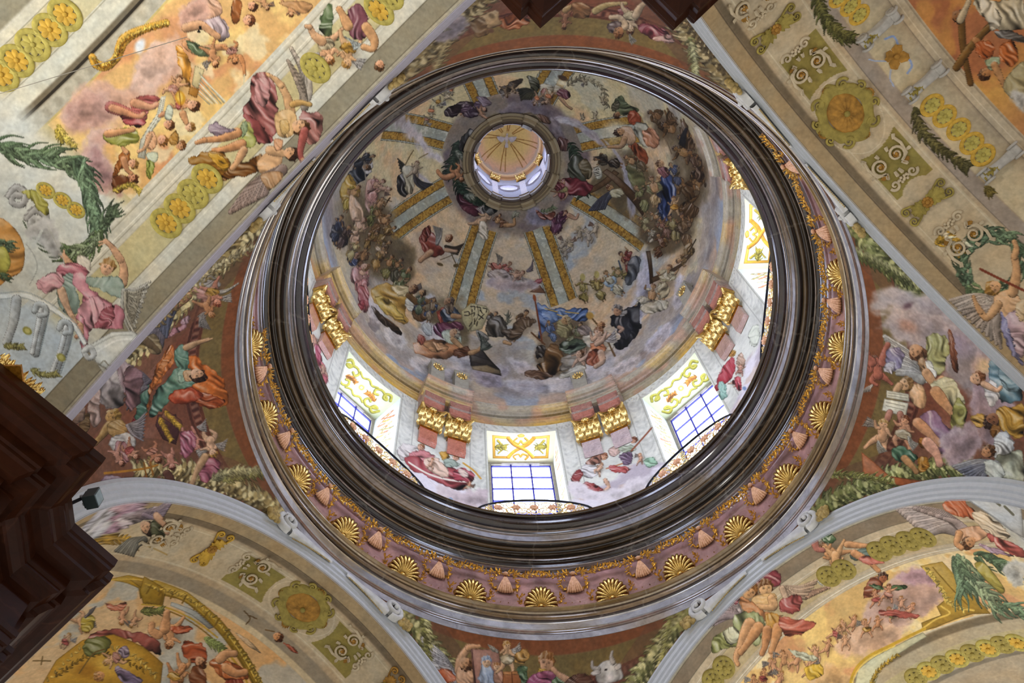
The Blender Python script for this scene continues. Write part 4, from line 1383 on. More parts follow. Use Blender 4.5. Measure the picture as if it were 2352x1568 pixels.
FIG['vault_br'] = '''
@ 2.694 7.4778 -0.071282 0.074387 0.007604 0.008997
w d9c9c6 13 -60,33 -94,-39 -144,43
w c9b2b2 10 -62,43 -116,-9 -136,63
b a8626a 6 60 -96,-33 -74,-37 -60,7 -74,15
b 8a4048 8 30 -26,-39 4,-63 34,-53 32,-25 0,-23 -18,-19
b 8f8a94 6 60 -48,-31 -34,-51 -22,-39 -36,-19
w c49e84 10 44,-17 144,-27 94,3
w d8b89c 9 40,-19 120,-45 74,31
b a0504a 8 60 44,3 80,-3 82,31 62,39 34,29
h 18 d9a878 8a5c30 -60 -34,-13
h 18 e0b484 6a4424 -100 2,-19
b d9b078 4 30 -26,1 24,-7 26,27 -4,31 -28,21
s dcae7e 10 7 16,5 20,25 -16,23
b c88a5c 5 40 -56,3 -28,11 0,35 44,43 24,55 -16,49 -52,27
@ 9.839 8.2712 -0.070463 0.074802 0.008355 0.008546
b a3a878 8 70 -67,-42 -41,-60 -5,-48 3,-12 -11,16 -37,6 -59,-12
b 8a8c54 8 60 -113,0 -83,-20 -55,-6 -59,18 -89,26 -119,32
b d0ceb0 7 40 -93,-14 -63,-22 -53,0 -77,16
s d9a474 14 9 -31,-30 -47,4 -57,30
s d9a474 9 6 -57,30 -65,48 -61,60
s d39a68 13 8 -11,-22 -35,12 -53,34
b c08a3c 7 80 5,-54 37,-46 41,-2 17,2
s d39a68 12 8 33,-22 27,8 19,32
s cf9464 11 7 9,-16 5,18 -3,38
b b5604c 8 15 37,-46 77,-44 119,-38 109,-22 77,-2 47,-4
@ -19.091 7.9326 -0.078545 0.077938 0.005355 0.010974
k 80 -150 d8a070 5a3418 -47,-11
k 76 80 d8a878 6a4020 -39,3
b 4c6444 8 30 -73,-51 -49,-55 -37,-41 -59,-33
s b9786a 9 6 -89,-41 -83,-23 -69,-19
b 64766c 6 10 -9,-9 41,-29 89,-31 71,-13 11,5
s d89c6c 9 6 3,-11 37,9 59,29
b c07060 6 20 13,-1 51,-5 71,9 31,15
w b8a8a8 7 -29,9 -7,25 7,15
f e2e0d0 12 8 3 -81,49 -59,55
s d8a070 8 5 -13,-31 21,-29 51,-31
@ -10.230 9.8163 -0.076674 0.077615 0.006395 0.010823
c c2a090 9 43,-103 103,-143 153,-133 167,-83 123,-33 63,7 -7,37 -47,27 -7,-33
c d8b090 8 -87,47 -37,7 23,-3 83,7 43,57 -37,67
c b8949a 8 53,-113 103,-147 153,-143 153,-113 93,-103
c d9ae78 8 -167,127 -117,87 -67,97 -37,147 -147,147
@ -18.585 9.3048 -0.079446 0.078927 0.005366 0.011467
b 8a4c34 7 30 -47,-26 -25,-44 -7,-30 -19,-4 -53,6
h 11 b06a48 3a2014 -90 -9,-40
b 4c6440 7 20 -41,-26 -7,-20 43,-24 33,-12 -27,-14
k 50 -80 dca07c 7a4824 3,-4
k 44 -100 d89c78 9a6030 -27,6
k 40 -90 dba482 8a5a2a 33,19
k 44 -60 d89c78 9a6030 53,34
k 42 -120 dca684 8a5a2a 11,44
@ -8.690 9.8935 -0.076179 0.077399 0.006595 0.010703
k 44 -70 d8a078 9a6a34 -29,-15
k 42 -110 dca880 a87c3c -53,-7
k 46 -100 d8a078 9a6a34 1,-5
k 40 -90 d59a70 8a5a2a 27,-15
k 42 -60 dca880 8a5a2a -69,5
k 46 -100 e0ac84 9a7038 -121,47
k 44 -70 dba47a 8a5a2a -91,35
k 40 -90 e0ac84 9a7038 -49,25
b b05a4c 7 10 31,-45 81,-47 121,-41 101,-31 41,-31
@ 10.769 9.3234 -0.071057 0.075602 0.008616 0.008660
k 50 -100 d8a070 7a4a24 -10,-14
k 48 -70 dba47a 8a5a2a 20,-12
k 48 -110 d8a078 9a6a34 -34,2
k 46 -90 dca880 8a5a2a 50,2
k 44 -80 d39a68 7a4a24 -58,24
k 46 -100 d8a070 6a3f1e -80,38
k 48 -70 d8a078 9a6a34 -20,32
b c8c8ac 6 40 0,-38 40,-30 70,-18 36,-12
b d8b040 7 60 40,2 72,-4 80,22 50,32
@ -18.618 10.3774 -0.080477 0.079913 0.005289 0.011885
p ad8a38 12,-133 60,-151 170,-37 130,-29 90,-9 50,11 20,21 16,1 60,-19 50,-39 70,-59 50,-99
l d6b458 5 20,-129 46,-99 66,-77 70,-53 100,-41 132,-39
l d6b458 4 18,15 50,-9 80,-25 60,-41
l 7a5e20 3 40,-133 80,-89 120,-49
f d8bc60 20 9 3 26,-129 50,-99 72,-59 110,-35
p c9c4a0 -156,139 -140,91 -100,71 -40,49 20,23 30,33 -20,61 -80,91 -110,151
l c09a34 7 -170,151 -154,101 -118,71 -50,47 24,15
l e0c060 3 -164,151 -150,105 -114,75 -46,51
f c8a440 24 8 3 -110,131 -90,101 -40,71
@ -47.251 7.8240 -0.101090 0.094496 0.000909 0.013938
w cdbcb4 12 3,17 -145,-45 -77,19
w b9a6a0 9 7,13 -107,-41 -37,-13
b d9a884 4 40 -11,15 43,3 63,23 33,43 -1,39
b b5603c 8 60 -41,-43 -11,-73 9,-63 29,-33 53,-17 23,-11 -17,-21
b d4c0a4 7 30 25,-33 73,-17 113,19 93,33 43,9
h 15 c99468 5a3a22 150 19,43
s d8a070 9 6 -3,23 -9,43 3,55
b b05a52 8 30 63,23 113,37 145,53 145,73 93,59
b a88a9c 7 20 43,47 93,59 123,73 73,67
@ -40.720 9.8698 -0.095141 0.090179 0.001708 0.014271
q 748a6a 50 46 4.6 -71,-66 -49,-32 -21,8 19,46 81,68
q 98a682 34 39 4.2 -65,-62 -39,-12 9,30
q 607556 29 39 4.2 -31,-68 19,-52 59,-32
q 748a6a 34 41 4.2 -81,-62 -63,-22 -55,8
@ -50.987 8.5389 -0.107304 0.099685 -0.000193 0.015027
s b4b1a8 7 7 29,62 43,50 57,64 47,78 33,72
b a89a4c 4 60 -47,46 -25,40 23,100 9,108
c bcbab2 5 13,50 65,40 65,90 43,96
p c2c4c4 -65,-104 65,-100 65,-20 33,-36
l 8f9090 2 -65,-102 13,-54 65,-16
l 6a6858 7 -7,-108 13,-94
l 6a6858 7 25,-92 43,-76
'''
FIG['vault_tl'] = '''
@ -21.748 10.0681 0.055846 -0.061018 -0.005559 -0.005526
c cfa58e 12 -126,7 -101,-46 -48,-72 14,-76 54,-110 69,-156 96,-182 126,-172 132,-118 116,-73 76,-52 56,-6 -4,24 -71,36
c c2988a 10 -131,0 -106,-43 -61,-63 -26,-43 -21,-6 -51,22 -96,32
c d6b3a0 8 24,-88 64,-158 99,-173 124,-153 119,-108 74,-63 42,-53
e d9dde0 .6 14 22 25 46,-160
c c9a294 9 -86,57 -41,22 -14,32 -36,72 -21,117 6,162 -6,182 -61,164 -90,104
c b28a86 9 -71,77 -51,62 -36,102 -14,142 -36,157 -64,127
@ -18.325 10.5579 0.055806 -0.060469 -0.005523 -0.005449
s d9a53e 9 12 -47,-64 -37,-48 -14,-44 9,-64 17,-84
s d9a53e 12 9 17,-84 25,-102 49,-118 86,-132 126,-142
f e8c05a 60 7 3.2 -47,-64 -27,-44 3,-58 21,-98 61,-122 129,-142
f b07820 40 6 2.4 -43,-58 -19,-40 11,-66 27,-100 71,-120 125,-136
f d8c060 16 12 4 -124,94 -109,122 -84,142
f c8b24c 12 9 3 -129,104 -113,134
@ -5.313 9.5376 0.058198 -0.061117 -0.005787 -0.005460
b d8963a 7 60 -57,-67 -37,-54 -26,-22 -22,8 -34,28 -44,-7 -54,-32
p cdbd8e -14,-22 8,-12 -7,33 -22,23
l 9a9276 4 -4,-4 53,64
l d6d2bc 3 0,4 56,62
l 8f8a72 3 -2,12 46,66
l d6d2bc 3 -4,20 38,66
l 8f8a72 3 -5,28 32,66
l d6d2bc 3 -6,36 26,66
l 9a9276 3 -7,44 20,68
p a8742e -26,26 -4,33 -10,54 -30,44
@ -20.862 9.6996 0.056168 -0.061236 -0.005641 -0.005563
s a8605a 14 9 -63,-46 -26,-34 12,-24
b b5605a 8 20 -10,-66 22,-74 48,-66 34,-42 12,-30 -18,-46
b a85052 8 10 -43,-30 -8,-30 17,-12 0,0 -30,-8
s d9a07c 10 7 -10,-56 27,-46 42,-52
s d09470 9 6 -60,-44 -30,-34 0,-24 12,-30
p d9d4bf 52,-70 64,-72 54,-22 34,6 20,38 16,74 -2,70 4,30 22,0 42,-30
l 8a836c 1.4 54,-64 44,-24 26,6 12,40 7,66
l 8a836c 1.4 59,-66 49,-24 31,8 18,40 13,70
s d89a6e 7 5 58,-30 50,-26
@ -12.778 9.4246 0.057226 -0.061181 -0.005760 -0.005547
k 66 -60 dca77c 6a3f1e -9,-46
k 60 10 d89e70 6a3f1e 7,-8
e c8932c .3 13 19 -10 3,-21
e e2bc58 .4 8 14 -10 2,-23
l 7a4a18 2 0,-40 5,0
h 13 e0a884 5a3418 30 33,-4
h 12 dca07a 6a3f1e 20 -23,40
b c9ccb4 3 40 -26,-6 -13,4 -19,30 -33,24
h 11 e0b08a 9a6c30 0 25,46
s d8a070 9 6 9,16 17,36
@ -24.101 9.3190 0.056172 -0.061723 -0.005674 -0.005610
b 8a8a3a 8 10 -90,-34 -64,-52 -24,-58 -4,-44 -16,-22 -56,-14 -76,-22
s d8a070 9 6 -78,-44 -42,-50 -20,-54
b dba57a 3 60 9,-42 26,-50 36,-27 24,-7 10,-16
h 12 e0a480 8a5a2a 40 48,-30
s e0ac80 6 4 19,-40 6,-12 -8,-4
h 11 d59a6c 7a4a20 -20 90,-18
b c8ccb0 3 30 10,0 36,-2 34,20 16,16
b 8e9440 7 80 10,16 24,20 30,30 20,58 12,52
b b0803a 5 40 79,-52 86,-32 74,-16 62,-32
@ -28.649 9.3034 0.055880 -0.062083 -0.005622 -0.005616
b 9c5a24 6 80 -13,-40 9,-42 7,-12 -14,-2 -21,18 -31,10
h 11 dda27c 9a7038 20 17,-16
h 12 d2906a 5a3018 30 15,18
s cf9468 8 5 -5,-26 3,-2 13,6
s d8a070 6 4 1,-42 -7,-52
b 6a3a1c 6 30 -33,16 1,10 7,33 -21,53
f c8b050 22 9 3.4 -27,46 11,32 33,48
@ 1.265 9.7346 0.059206 -0.061212 -0.005789 -0.005336
b c9b2b4 7 70 -39,-58 -7,-68 23,-48 27,-18 8,0 -11,-22 -35,-38
b d8a888 4 60 -67,-88 -27,-98 3,-98 15,-68 -17,-54 -47,-58
c cda08c 8 -85,-68 -57,-98 -17,-98 -19,-58 -57,-38 -82,-36
s d9a478 11 8 -69,-34 -35,-40 -11,-24 3,-14
s d49a6c 12 8 -67,2 -42,18 -11,12 18,10
b 6a7a56 7 20 -72,-8 -45,0 -17,14 3,24 -27,34 -57,20
h 13 e0a884 6a3a1e 10 75,-52
h 11 d89a72 4a2a16 30 85,-84
b 9a5a2c 6 80 43,-98 59,-96 55,-54 37,-46 33,-78
k 62 70 d89c6c 6a3f1e -7,30
k 60 70 d3925e 5a3418 38,24
s d3925e 6 4 55,32 63,52 65,74
l c8c0a0 3 65,74 64,97
@ 16.497 9.1926 0.063348 -0.063230 -0.005790 -0.005207
k 44 80 d8a070 6a4020 4,3
k 40 60 d8a272 6a4020 -56,-9
b c09060 3 20 -24,-11 26,-15 56,-5 36,15 6,3
@ 2.826 8.1523 0.060718 -0.062544 -0.005911 -0.005648
b a05f5a 8 75 -79,0 -71,-38 -47,-54 -25,-40 -17,-4 -11,40 -15,82 -31,104 -59,98 -75,68 -91,40
b 934a48 7 70 -91,40 -63,50 -39,78 -21,103 -51,108 -76,88
b bd8682 6 80 -66,-32 -45,-46 -31,-26 -39,18 -61,10
s dcae7e 11 9 17,36 9,3 -5,-26
s dcae7e 8 5 -5,-26 -19,-40 -35,-50
l dcae7e 4 -33,-48 -39,-54
b dcb47e 4 70 -19,40 13,28 31,46 27,84 3,96 -15,82
b c8a468 3 70 -9,58 9,53 15,78 -1,88
w cfc2b2 11 47,16 19,-110 61,-44
w b9a896 8 49,24 11,-82 39,-12
s c9a060 8 6 21,18 39,14 61,18
b a87068 8 40 39,40 71,34 89,46 91,82 71,110 53,104 43,76
h 19 dcaa7e 5a3a1c 25 39,70
@ -12.657 8.2242 0.058109 -0.062108 -0.005935 -0.005714
b a8a85c 7 70 26,-20 36,-56 54,-66 70,-24 58,-8 36,-4
b 8a9a72 5 70 32,-54 46,-68 48,-46 36,-28
s d39a6a 12 7 25,-41 -15,-28 -50,-24
s d39a6a 7 5 -50,-24 -68,-18
s cf9464 11 7 36,-16 0,-4 -28,0
b 8d7a88 7 20 -42,-50 -24,-68 -8,-56 24,-48 0,-40 -28,-34
b 8a5c1c 8 15 -84,20 -50,2 -5,6 10,34 5,56 -20,66 -32,46 -50,30 -74,32
b c2922e 7 25 -40,8 -10,10 6,30 0,46 -20,38
b 6e4216 8 40 10,34 50,26 80,6 84,32 60,54 16,62 -20,68
s d8a678 10 7 40,-1 25,26 14,40
@ -9.789 7.3588 0.059121 -0.062754 -0.006055 -0.005842
b dcae80 4 30 -29,-21 1,-48 27,-53 29,-21 11,3 -19,5
s dcae80 11 8 1,-48 31,-41 49,-41
h 16 d8a478 3a2214 20 49,-41
s a85a52 10 6 81,-93 71,-43 81,-13
s d8a478 6 4 77,-25 89,-9
w a58c80 12 29,-3 -89,93 -9,53
b b48a62 4 60 -19,7 21,-1 31,15 1,43 -15,27
b d8a27a 3 60 11,-73 31,-71 27,-51 13,-48
@ 19.674 8.0755 0.065325 -0.064738 -0.005758 -0.005475
b 5c6e48 8 60 -56,-32 -46,-64 -30,-84 -24,-52 -26,-22 -10,0 -36,-2
k 92 80 e0b088 8a5a2a -36,16
s dcae84 11 7 -48,3 -66,-12 -76,-30
s dcae84 7 5 -76,-30 -84,-32
k 88 100 dcae80 a87c3c 12,26
b 7a4852 8 80 10,-72 42,-86 60,-52 54,-2 27,0 14,-30
s d8a472 12 8 12,-32 -2,-60 -8,-70
s d8a472 12 8 54,-30 72,0 68,20 48,16
w c8ccc4 5 27,20 4,-8 42,8
f e6e6dc 10 8 3 -53,78 -46,86
h 12 dca078 5a3a1e 100 84,58
@ -41.971 9.8609 0.055186 -0.063328 -0.005258 -0.005578
q 607556 50 52 4.4 -141,-126 -81,-104 -21,-94 39,-84
q 748a6a 39 39 4.2 -121,-116 -51,-94 19,-84 59,-60
q 546850 52 46 4.4 44,-84 71,-56 85,-16 95,34 105,74
q 809a78 34 39 4.2 64,-91 81,-26 93,24 101,74
q 66785c 23 34 4.2 111,74 129,44 141,34
q 708458 46 39 4.6 107,74 94,104 69,122 34,126
q 98a682 25 29 3.6 103,80 84,110 49,124
q 647455 25 39 4.2 37,124 -1,112 -29,89 -33,76
@ -48.893 8.0585 0.056754 -0.066213 -0.005637 -0.005493
b d8cfc0 4 60 -61,-77 -34,-69 -33,-39 -57,-33
h 18 e0b290 a07a48 -70 7,-51
s dcae8a 11 9 43,-15 45,-47 37,-69
s dcae8a 9 6 37,-69 17,-97 1,-111
l dcae8a 4 1,-111 -13,-109
l dcae8a 3 1,-107 -13,-101
s dcae8a 10 7 -75,-47 -83,-65 -93,-77
l dcae8a 4 -93,-77 -103,-81
l dcae8a 4 -91,-79 -91,-89
b 9aa898 7 70 -47,-25 -3,-33 23,-31 47,-13 53,27 23,17 -3,3 -34,-5
b 8a9c90 7 80 -103,-25 -71,-37 -63,-5 -53,35 -69,55 -89,51 -107,25
s e0b898 10 7 -97,3 -87,35 -75,61
s e0b898 7 6 -75,61 -67,77
w d9d4c6 12 45,3 107,-17 65,111
w c4bba6 9 49,7 93,-1 67,85
@ -54.154 8.1300 0.057154 -0.067512 -0.005523 -0.005421
b c07480 8 20 -60,-90 -30,-98 8,-86 6,-68 -30,-72 -52,-62
b dba6ac 7 40 -102,-50 -82,-70 -50,-74 -42,-52 -68,-34 -86,-24
b cb8490 8 70 -26,-70 0,-74 15,-34 50,-20 85,2 98,40 102,62 72,50 42,50 20,50 6,98 -6,84 0,50 -12,26 0,-8
b dda2aa 8 75 -8,10 15,-20 46,-12 50,18 26,50 6,40
b b0626c 8 60 25,50 50,8 72,4 68,46
s d8a684 8 6 -6,46 -4,66
s d8a684 6 5 -4,66 -16,72
@ -50.183 9.6584 0.055658 -0.065133 -0.005133 -0.005542
s b9b6b0 8 8 -50,-90 -34,-110 -12,-94 -20,-70 -42,-74 -40,-92 -26,-90
s b9b6b0 9 9 -8,-40 10,-58 34,-46 28,-20 2,-20 4,-38 20,-36
l 8a8680 2 -60,-88 -38,-116 -6,-98 -12,-62
l 8a8680 2 -16,-38 10,-66 42,-48 36,-14
b a8a04c 5 60 -22,-100 10,-104 34,-78 42,-50 22,-52 4,-78
c b8b5b0 5 -14,-10 40,-40 70,20 60,50 20,20
l aaa79c 2 40,-20 70,40 80,70
l c9c9c0 6 -70,100 -30,85 10,20 26,-10
l a5a59c 2 -10,20 10,50 14,80 -4,115
b c9904c 4 30 -80,-32 -40,-20 -14,30 -20,80 -50,100 -80,110
q 66785c 18 16 4.2 -75,20 -46,26
b b9b256 3 40 -80,35 -58,28 -46,60 -56,88 -80,90
q 607556 11 13 3.2 -70,95 -54,100
@ -37.006 9.1776 0.055785 -0.063306 -0.005508 -0.005573
l e6eae8 9 -230,217 -166,213 -80,265 -46,319
l 98a2a6 2 -230,223 -168,219 -82,271 -48,325
l 9aa4a6 2 -230,209 -164,205 -76,259 -40,317
s c3ccd1 12 11 -134,243 -146,287 -164,347
s dde3e6 6 6 -140,243 -152,287 -170,347
l 7f8c92 2 -122,247 -134,291 -154,353
s c3ccd1 12 11 -80,283 -96,333 -124,393
s dde3e6 6 6 -86,283 -102,333 -130,393
l 7f8c92 2 -68,287 -84,337 -112,399
s c9d0d4 11 10 -194,221 -206,277 -226,327
s c3ccd1 7 7 -156,247 -148,231 -132,235 -130,253 -144,257
s c3ccd1 7 7 -102,287 -94,271 -78,275 -76,293 -90,297
e 9a9650 .2 12 10 40 -176,295
e c2bc74 .3 7 6 40 -176,295
e 9a9650 .2 12 10 40 -104,355
e c2bc74 .3 7 6 40 -104,355
f a8a468 16 11 4 -230,337 -210,335 -190,333
f a8a468 18 11 4 -176,389 -150,399 -118,395
p d8dbd6 -40,327 20,293 70,291 96,307 32,363 6,383 -22,365
l b6b9b4 3 -24,327 26,303 70,301
l eef0ec 4 -16,339 32,313 78,311
p bdbbb0 -22,365 6,385 32,365 96,309 100,323 22,397 -4,399
l 8e8a7c 3 -30,359 -14,369 -2,361 10,373 28,363
s d2d6d6 8 7 -48,339 -34,331 -26,347 -38,355 -46,347
e 1a1510 .1 4 4 0 -125,-35
e 1a1510 .1 4 5 0 231,-399
e 1a1510 .1 4 3 0 228,-391
'''
FIG['vault_tr'] = '''
@ -18.341 9.0156 0.067557 0.073021 0.006494 -0.004592
f 5c5c30 40 22 5 -43,-49 -23,1 10,39 43,49
f 6e6a38 30 16 4 -37,-39 -10,11 35,45
@ 19.192 9.1244 0.056484 0.065095 0.006024 -0.005634
f 5a5430 44 20 5 -89,-98 -75,-48 -37,-12 13,24 35,38
f 6a6238 26 16 4 -83,-78 -47,-22 23,28
f 7a6a34 12 14 4 75,82 89,98
@ -2.903 9.3512 0.061349 0.068002 0.006341 -0.005055
l 8a9cc0 5 -12,-51 8,-57 18,-41
l 8a9cc0 5 40,-11 50,9 40,27
l 9aa8c4 3 -49,-5 -32,-1 -8,-1
l 9aa8c4 3 2,19 0,39 8,57
@ 7.637 11.0202 0.057667 0.065098 0.006066 -0.005114
b c8b898 8 70 -34,-94 16,-94 78,-94 78,-34 36,-24 -12,-50
s 6a4a22 8 8 -68,-64 -62,16 -46,98
s 7a5628 9 9 -78,62 -42,10 16,-50
b d8c8ac 7 60 -24,-98 6,-84 26,-44 10,-22 -18,-58
h 14 8a5a34 2a1c12 40 -76,-56
s c9b08a 9 7 -70,-48 -58,-74 -52,-88
b 5c544c 7 20 11,-24 56,-22 78,-6 78,2 26,-6
s b07848 8 6 -34,-2 -22,6 -8,2
@ 14.333 10.7119 0.056476 0.064517 0.005943 -0.005360
b b5602c 8 60 4,-80 34,-82 44,-38 22,-26 0,-48
b 9aa07a 6 40 -34,-38 -4,-48 0,-28 -20,-18
b a8582c 6 40 -56,-78 -20,-82 -16,-50 -46,-46
h 14 b07848 4a2c18 120 -34,-8
s c08a58 9 6 -12,-28 2,0 12,22
b a8966a 4 40 9,12 56,-38 56,52 24,47
c b8b0a4 6 22,34 56,36 56,82 34,62
@ 44.486 7.7286 0.054653 0.066003 0.005737 -0.005924
q 66785c 69 29 4.7 -41,-8 -61,-48 -55,-88 -27,-120 13,-132 51,-122 71,-98
q 809a78 52 25 4.2 -35,-12 -53,-58 -41,-96 -7,-120 43,-120
q 6c7e58 52 27 4.6 -41,-13 -21,12 15,16 33,4
q 546850 34 25 4.2 71,-102 79,-58 63,-28 51,2
w d6c4b2 12 23,22 -85,22 -11,88
w c9b6a6 10 29,42 -67,44 33,132
b dcae80 4 60 15,14 53,-4 77,22 73,52 45,70 25,48
s d8a878 12 9 59,4 67,-44 63,-78
s d8a878 8 6 63,-78 67,-98 63,-112
s d8a878 11 8 25,32 1,62 -15,48
s d8a878 7 5 -15,48 -25,30 -31,14
h 17 dba878 a87c3c 150 15,-8
l 7a3c28 6 -15,-50 85,0
@ 44.668 7.5417 0.054749 0.066144 0.005774 -0.005918
b c8a9ae 8 60 49,51 89,28 101,56 101,146 79,126 61,94
b 8a86a8 7 70 45,26 61,56 81,116 99,154 83,142 55,92
b d2b48a 6 60 79,16 101,6 101,46 89,54
e b98a3a .4 16 13 30 -71,-129
f c9a040 30 16 5 -101,-124 -71,-139 -46,-104
f e2d6b8 20 14 5 -91,-154 -51,-114 -31,-124
'''

# ------------------------------------------------------------------ painted surfaces
def H(h): return hexc(h)
def lay(C, m, h, a=1.0):
    """paint colour h where the mask / soft mask m says so"""
    m = np.asarray(m, float)[..., None] * a
    C[:] = C * (1 - m) + H(h) * m

def band(C, t, lo, hi, h, a=1.0, soft=.006):
    lay(C, ss(lo - soft, lo + soft, t) * (1 - ss(hi - soft, hi + soft, t)), h, a)

def lines(C, t, lst):
    for (p, w, h) in lst: band(C, t, p - w / 2, p + w / 2, h, 1, .004)

def axis(parts):
    return np.unique(np.concatenate([np.arange(a, b, s) for a, b, s in parts] + [[parts[-1][1]]]))

def brush(a, b, c, k=1.0):
    """uneven brushwork: broad and fine tonal mottling with a slight warm-cool drift"""
    a, b, c = a.ravel() - .5, b.ravel() - .5, c.ravel() - .5
    v = 1 + k * (.20 * a + .26 * b)
    return np.stack([v * (1 + .10 * k * c), v, v * (1 - .14 * k * c)], -1)

# ---- dome
def build_dome():
    U = np.concatenate([np.arange(-60, 240, .27), np.arange(240, 300, .5)]); V = np.linspace(0, 1, 400)
    UU, VV = np.meshgrid(U, V, indexing='ij')
    t = VV * T_DOME; a = np.radians(UU)
    r = R_DOME * np.cos(t); z = Z_DOME + H_DOME * np.sin(t)
    X = r * np.cos(a); Y = r * np.sin(a)
    N = lambda s, o=4, sd=0: fbm3(X / s, Y / s, z / s, o, sd)
    C = np.zeros(UU.shape + (3,)); C[:] = H('c4b78c')
    front = ss(-.3, .9, np.sin(a))
    lay(C, front * .85, 'bba990')
    lay(C, ss(.50, .62, N(2.2, 4, 1)) * .8, 'd0ab80')
    lay(C, ss(.54, .62, N(1.7, 4, 2)) * .5, 'a0988c')
    lay(C, ss(.58, .66, N(1.5, 4, 3)) * .8 * (.3 + .7 * front), '98a3aa')
    lay(C, ss(.55, .65, N(.9, 4, 4)) * .35, 'cabb96')
    # cloud ring round the lantern
    q = VV + .10 * (N(1.4, 4, 5) - .5)
    lay(C, ss(.80, .86, q) * (1 - ss(.965, .99, VV)), '7f7467')
    lay(C, ss(.80, .84, q) * (1 - ss(.86, .90, q)) * ss(.4, .6, N(1.2, 3, 6)), '665a5e', .8)
    lay(C, ss(.91, .95, q), '978a70')
    # cloud bank above the cornice, lit billows
    for k, (lo, sc, h) in enumerate([(.30, 1.1, '8f867c'), (.24, .9, 'a3988c'), (.19, .8, '827975'), (.15, .7, '9c9186'), (.11, .75, '7a716e')]):
        e = lo + .13 * (N(sc * 1.5, 3, 20 + k) - .5) * 2
        body = (1 - ss(e - .006, e + .006, VV)) * ss(.35, .62, N(2.6, 2, 30 + k))
        lay(C, body, h)
        rim = body * ss(e - .05, e - .005, VV)
        lay(C, rim, 'b8ac9c', .55)
    lay(C, 1 - ss(.02, .085, VV + .06 * (N(.9, 4, 9) - .5)), 'b59a83')
    lay(C, (1 - ss(.03, .10, VV)) * ss(.52, .6, N(1.3, 3, 10)), '8f9cac', .8)
    # eight painted marble ribs with gilded bands
    for k in range(8):
        ax = 22.5 + 45 * k
        da = (UU - ax + 180) % 360 - 180
        w = np.radians(da) * r
        lim = ss(.44 + .05 * math.sin(k * 2.1), .445 + .05 * math.sin(k * 2.1), VV) * (1 - ss(.835, .84, VV))
        aw = np.abs(w)
        lay(C, lim * (aw < .62), 'a9ac9c'); lay(C, lim * (aw > .585) * (aw < .62), '5f5844', .8)
        veins = ss(.62, .66, fbm(w * 5 + 3 * k, VV * 60, 4, k))
        lay(C, lim * (aw < .2), '9a9c8c'); lay(C, lim * (aw < .2) * veins, 'b4b6a6')
        g = lim * (aw > .235) * (aw < .53)
        gn = .6 * vnoise(w * 15, VV * 170, 50 + k) + .4 * vnoise(w * 34, VV * 380, 70 + k); g2 = np.sin(VV * 380 + 3 * np.sin(w * 14))
        lay(C, g, '86642a'); lay(C, g * ss(.40, .62, gn), 'a5823a'); lay(C, g * ss(.66, .85, gn * .75 + .12 * g2), 'cdb26a')
        lay(C, g * (1 - ss(.20, .34, gn)), '5a431c', .75)
        lay(C, lim * (np.abs(aw - .22) < .016), '4e4a3c'); lay(C, lim * (np.abs(aw - .545) < .014), '5a543e')
    W = Wall(UU, VV, C, wrap=True)
    W.figures(FIG.get('dome', ''))
    W.C *= brush(N(.30, 3, 60), N(.07, 3, 61), N(.5, 3, 62))
    P = np.stack([X, Y, z], -1)
    return struct(grid_mesh('ceiling', P, True, W.C, M['fresco']), 'painted dome with saints on clouds between eight gilded ribs')

# ---- drum wall with eight window openings
def drum_open(az, z):
    da = (az + 22.5) % 45 - 22.5
    return (np.abs(da) < 9.63) & (z < Z_HEAD)

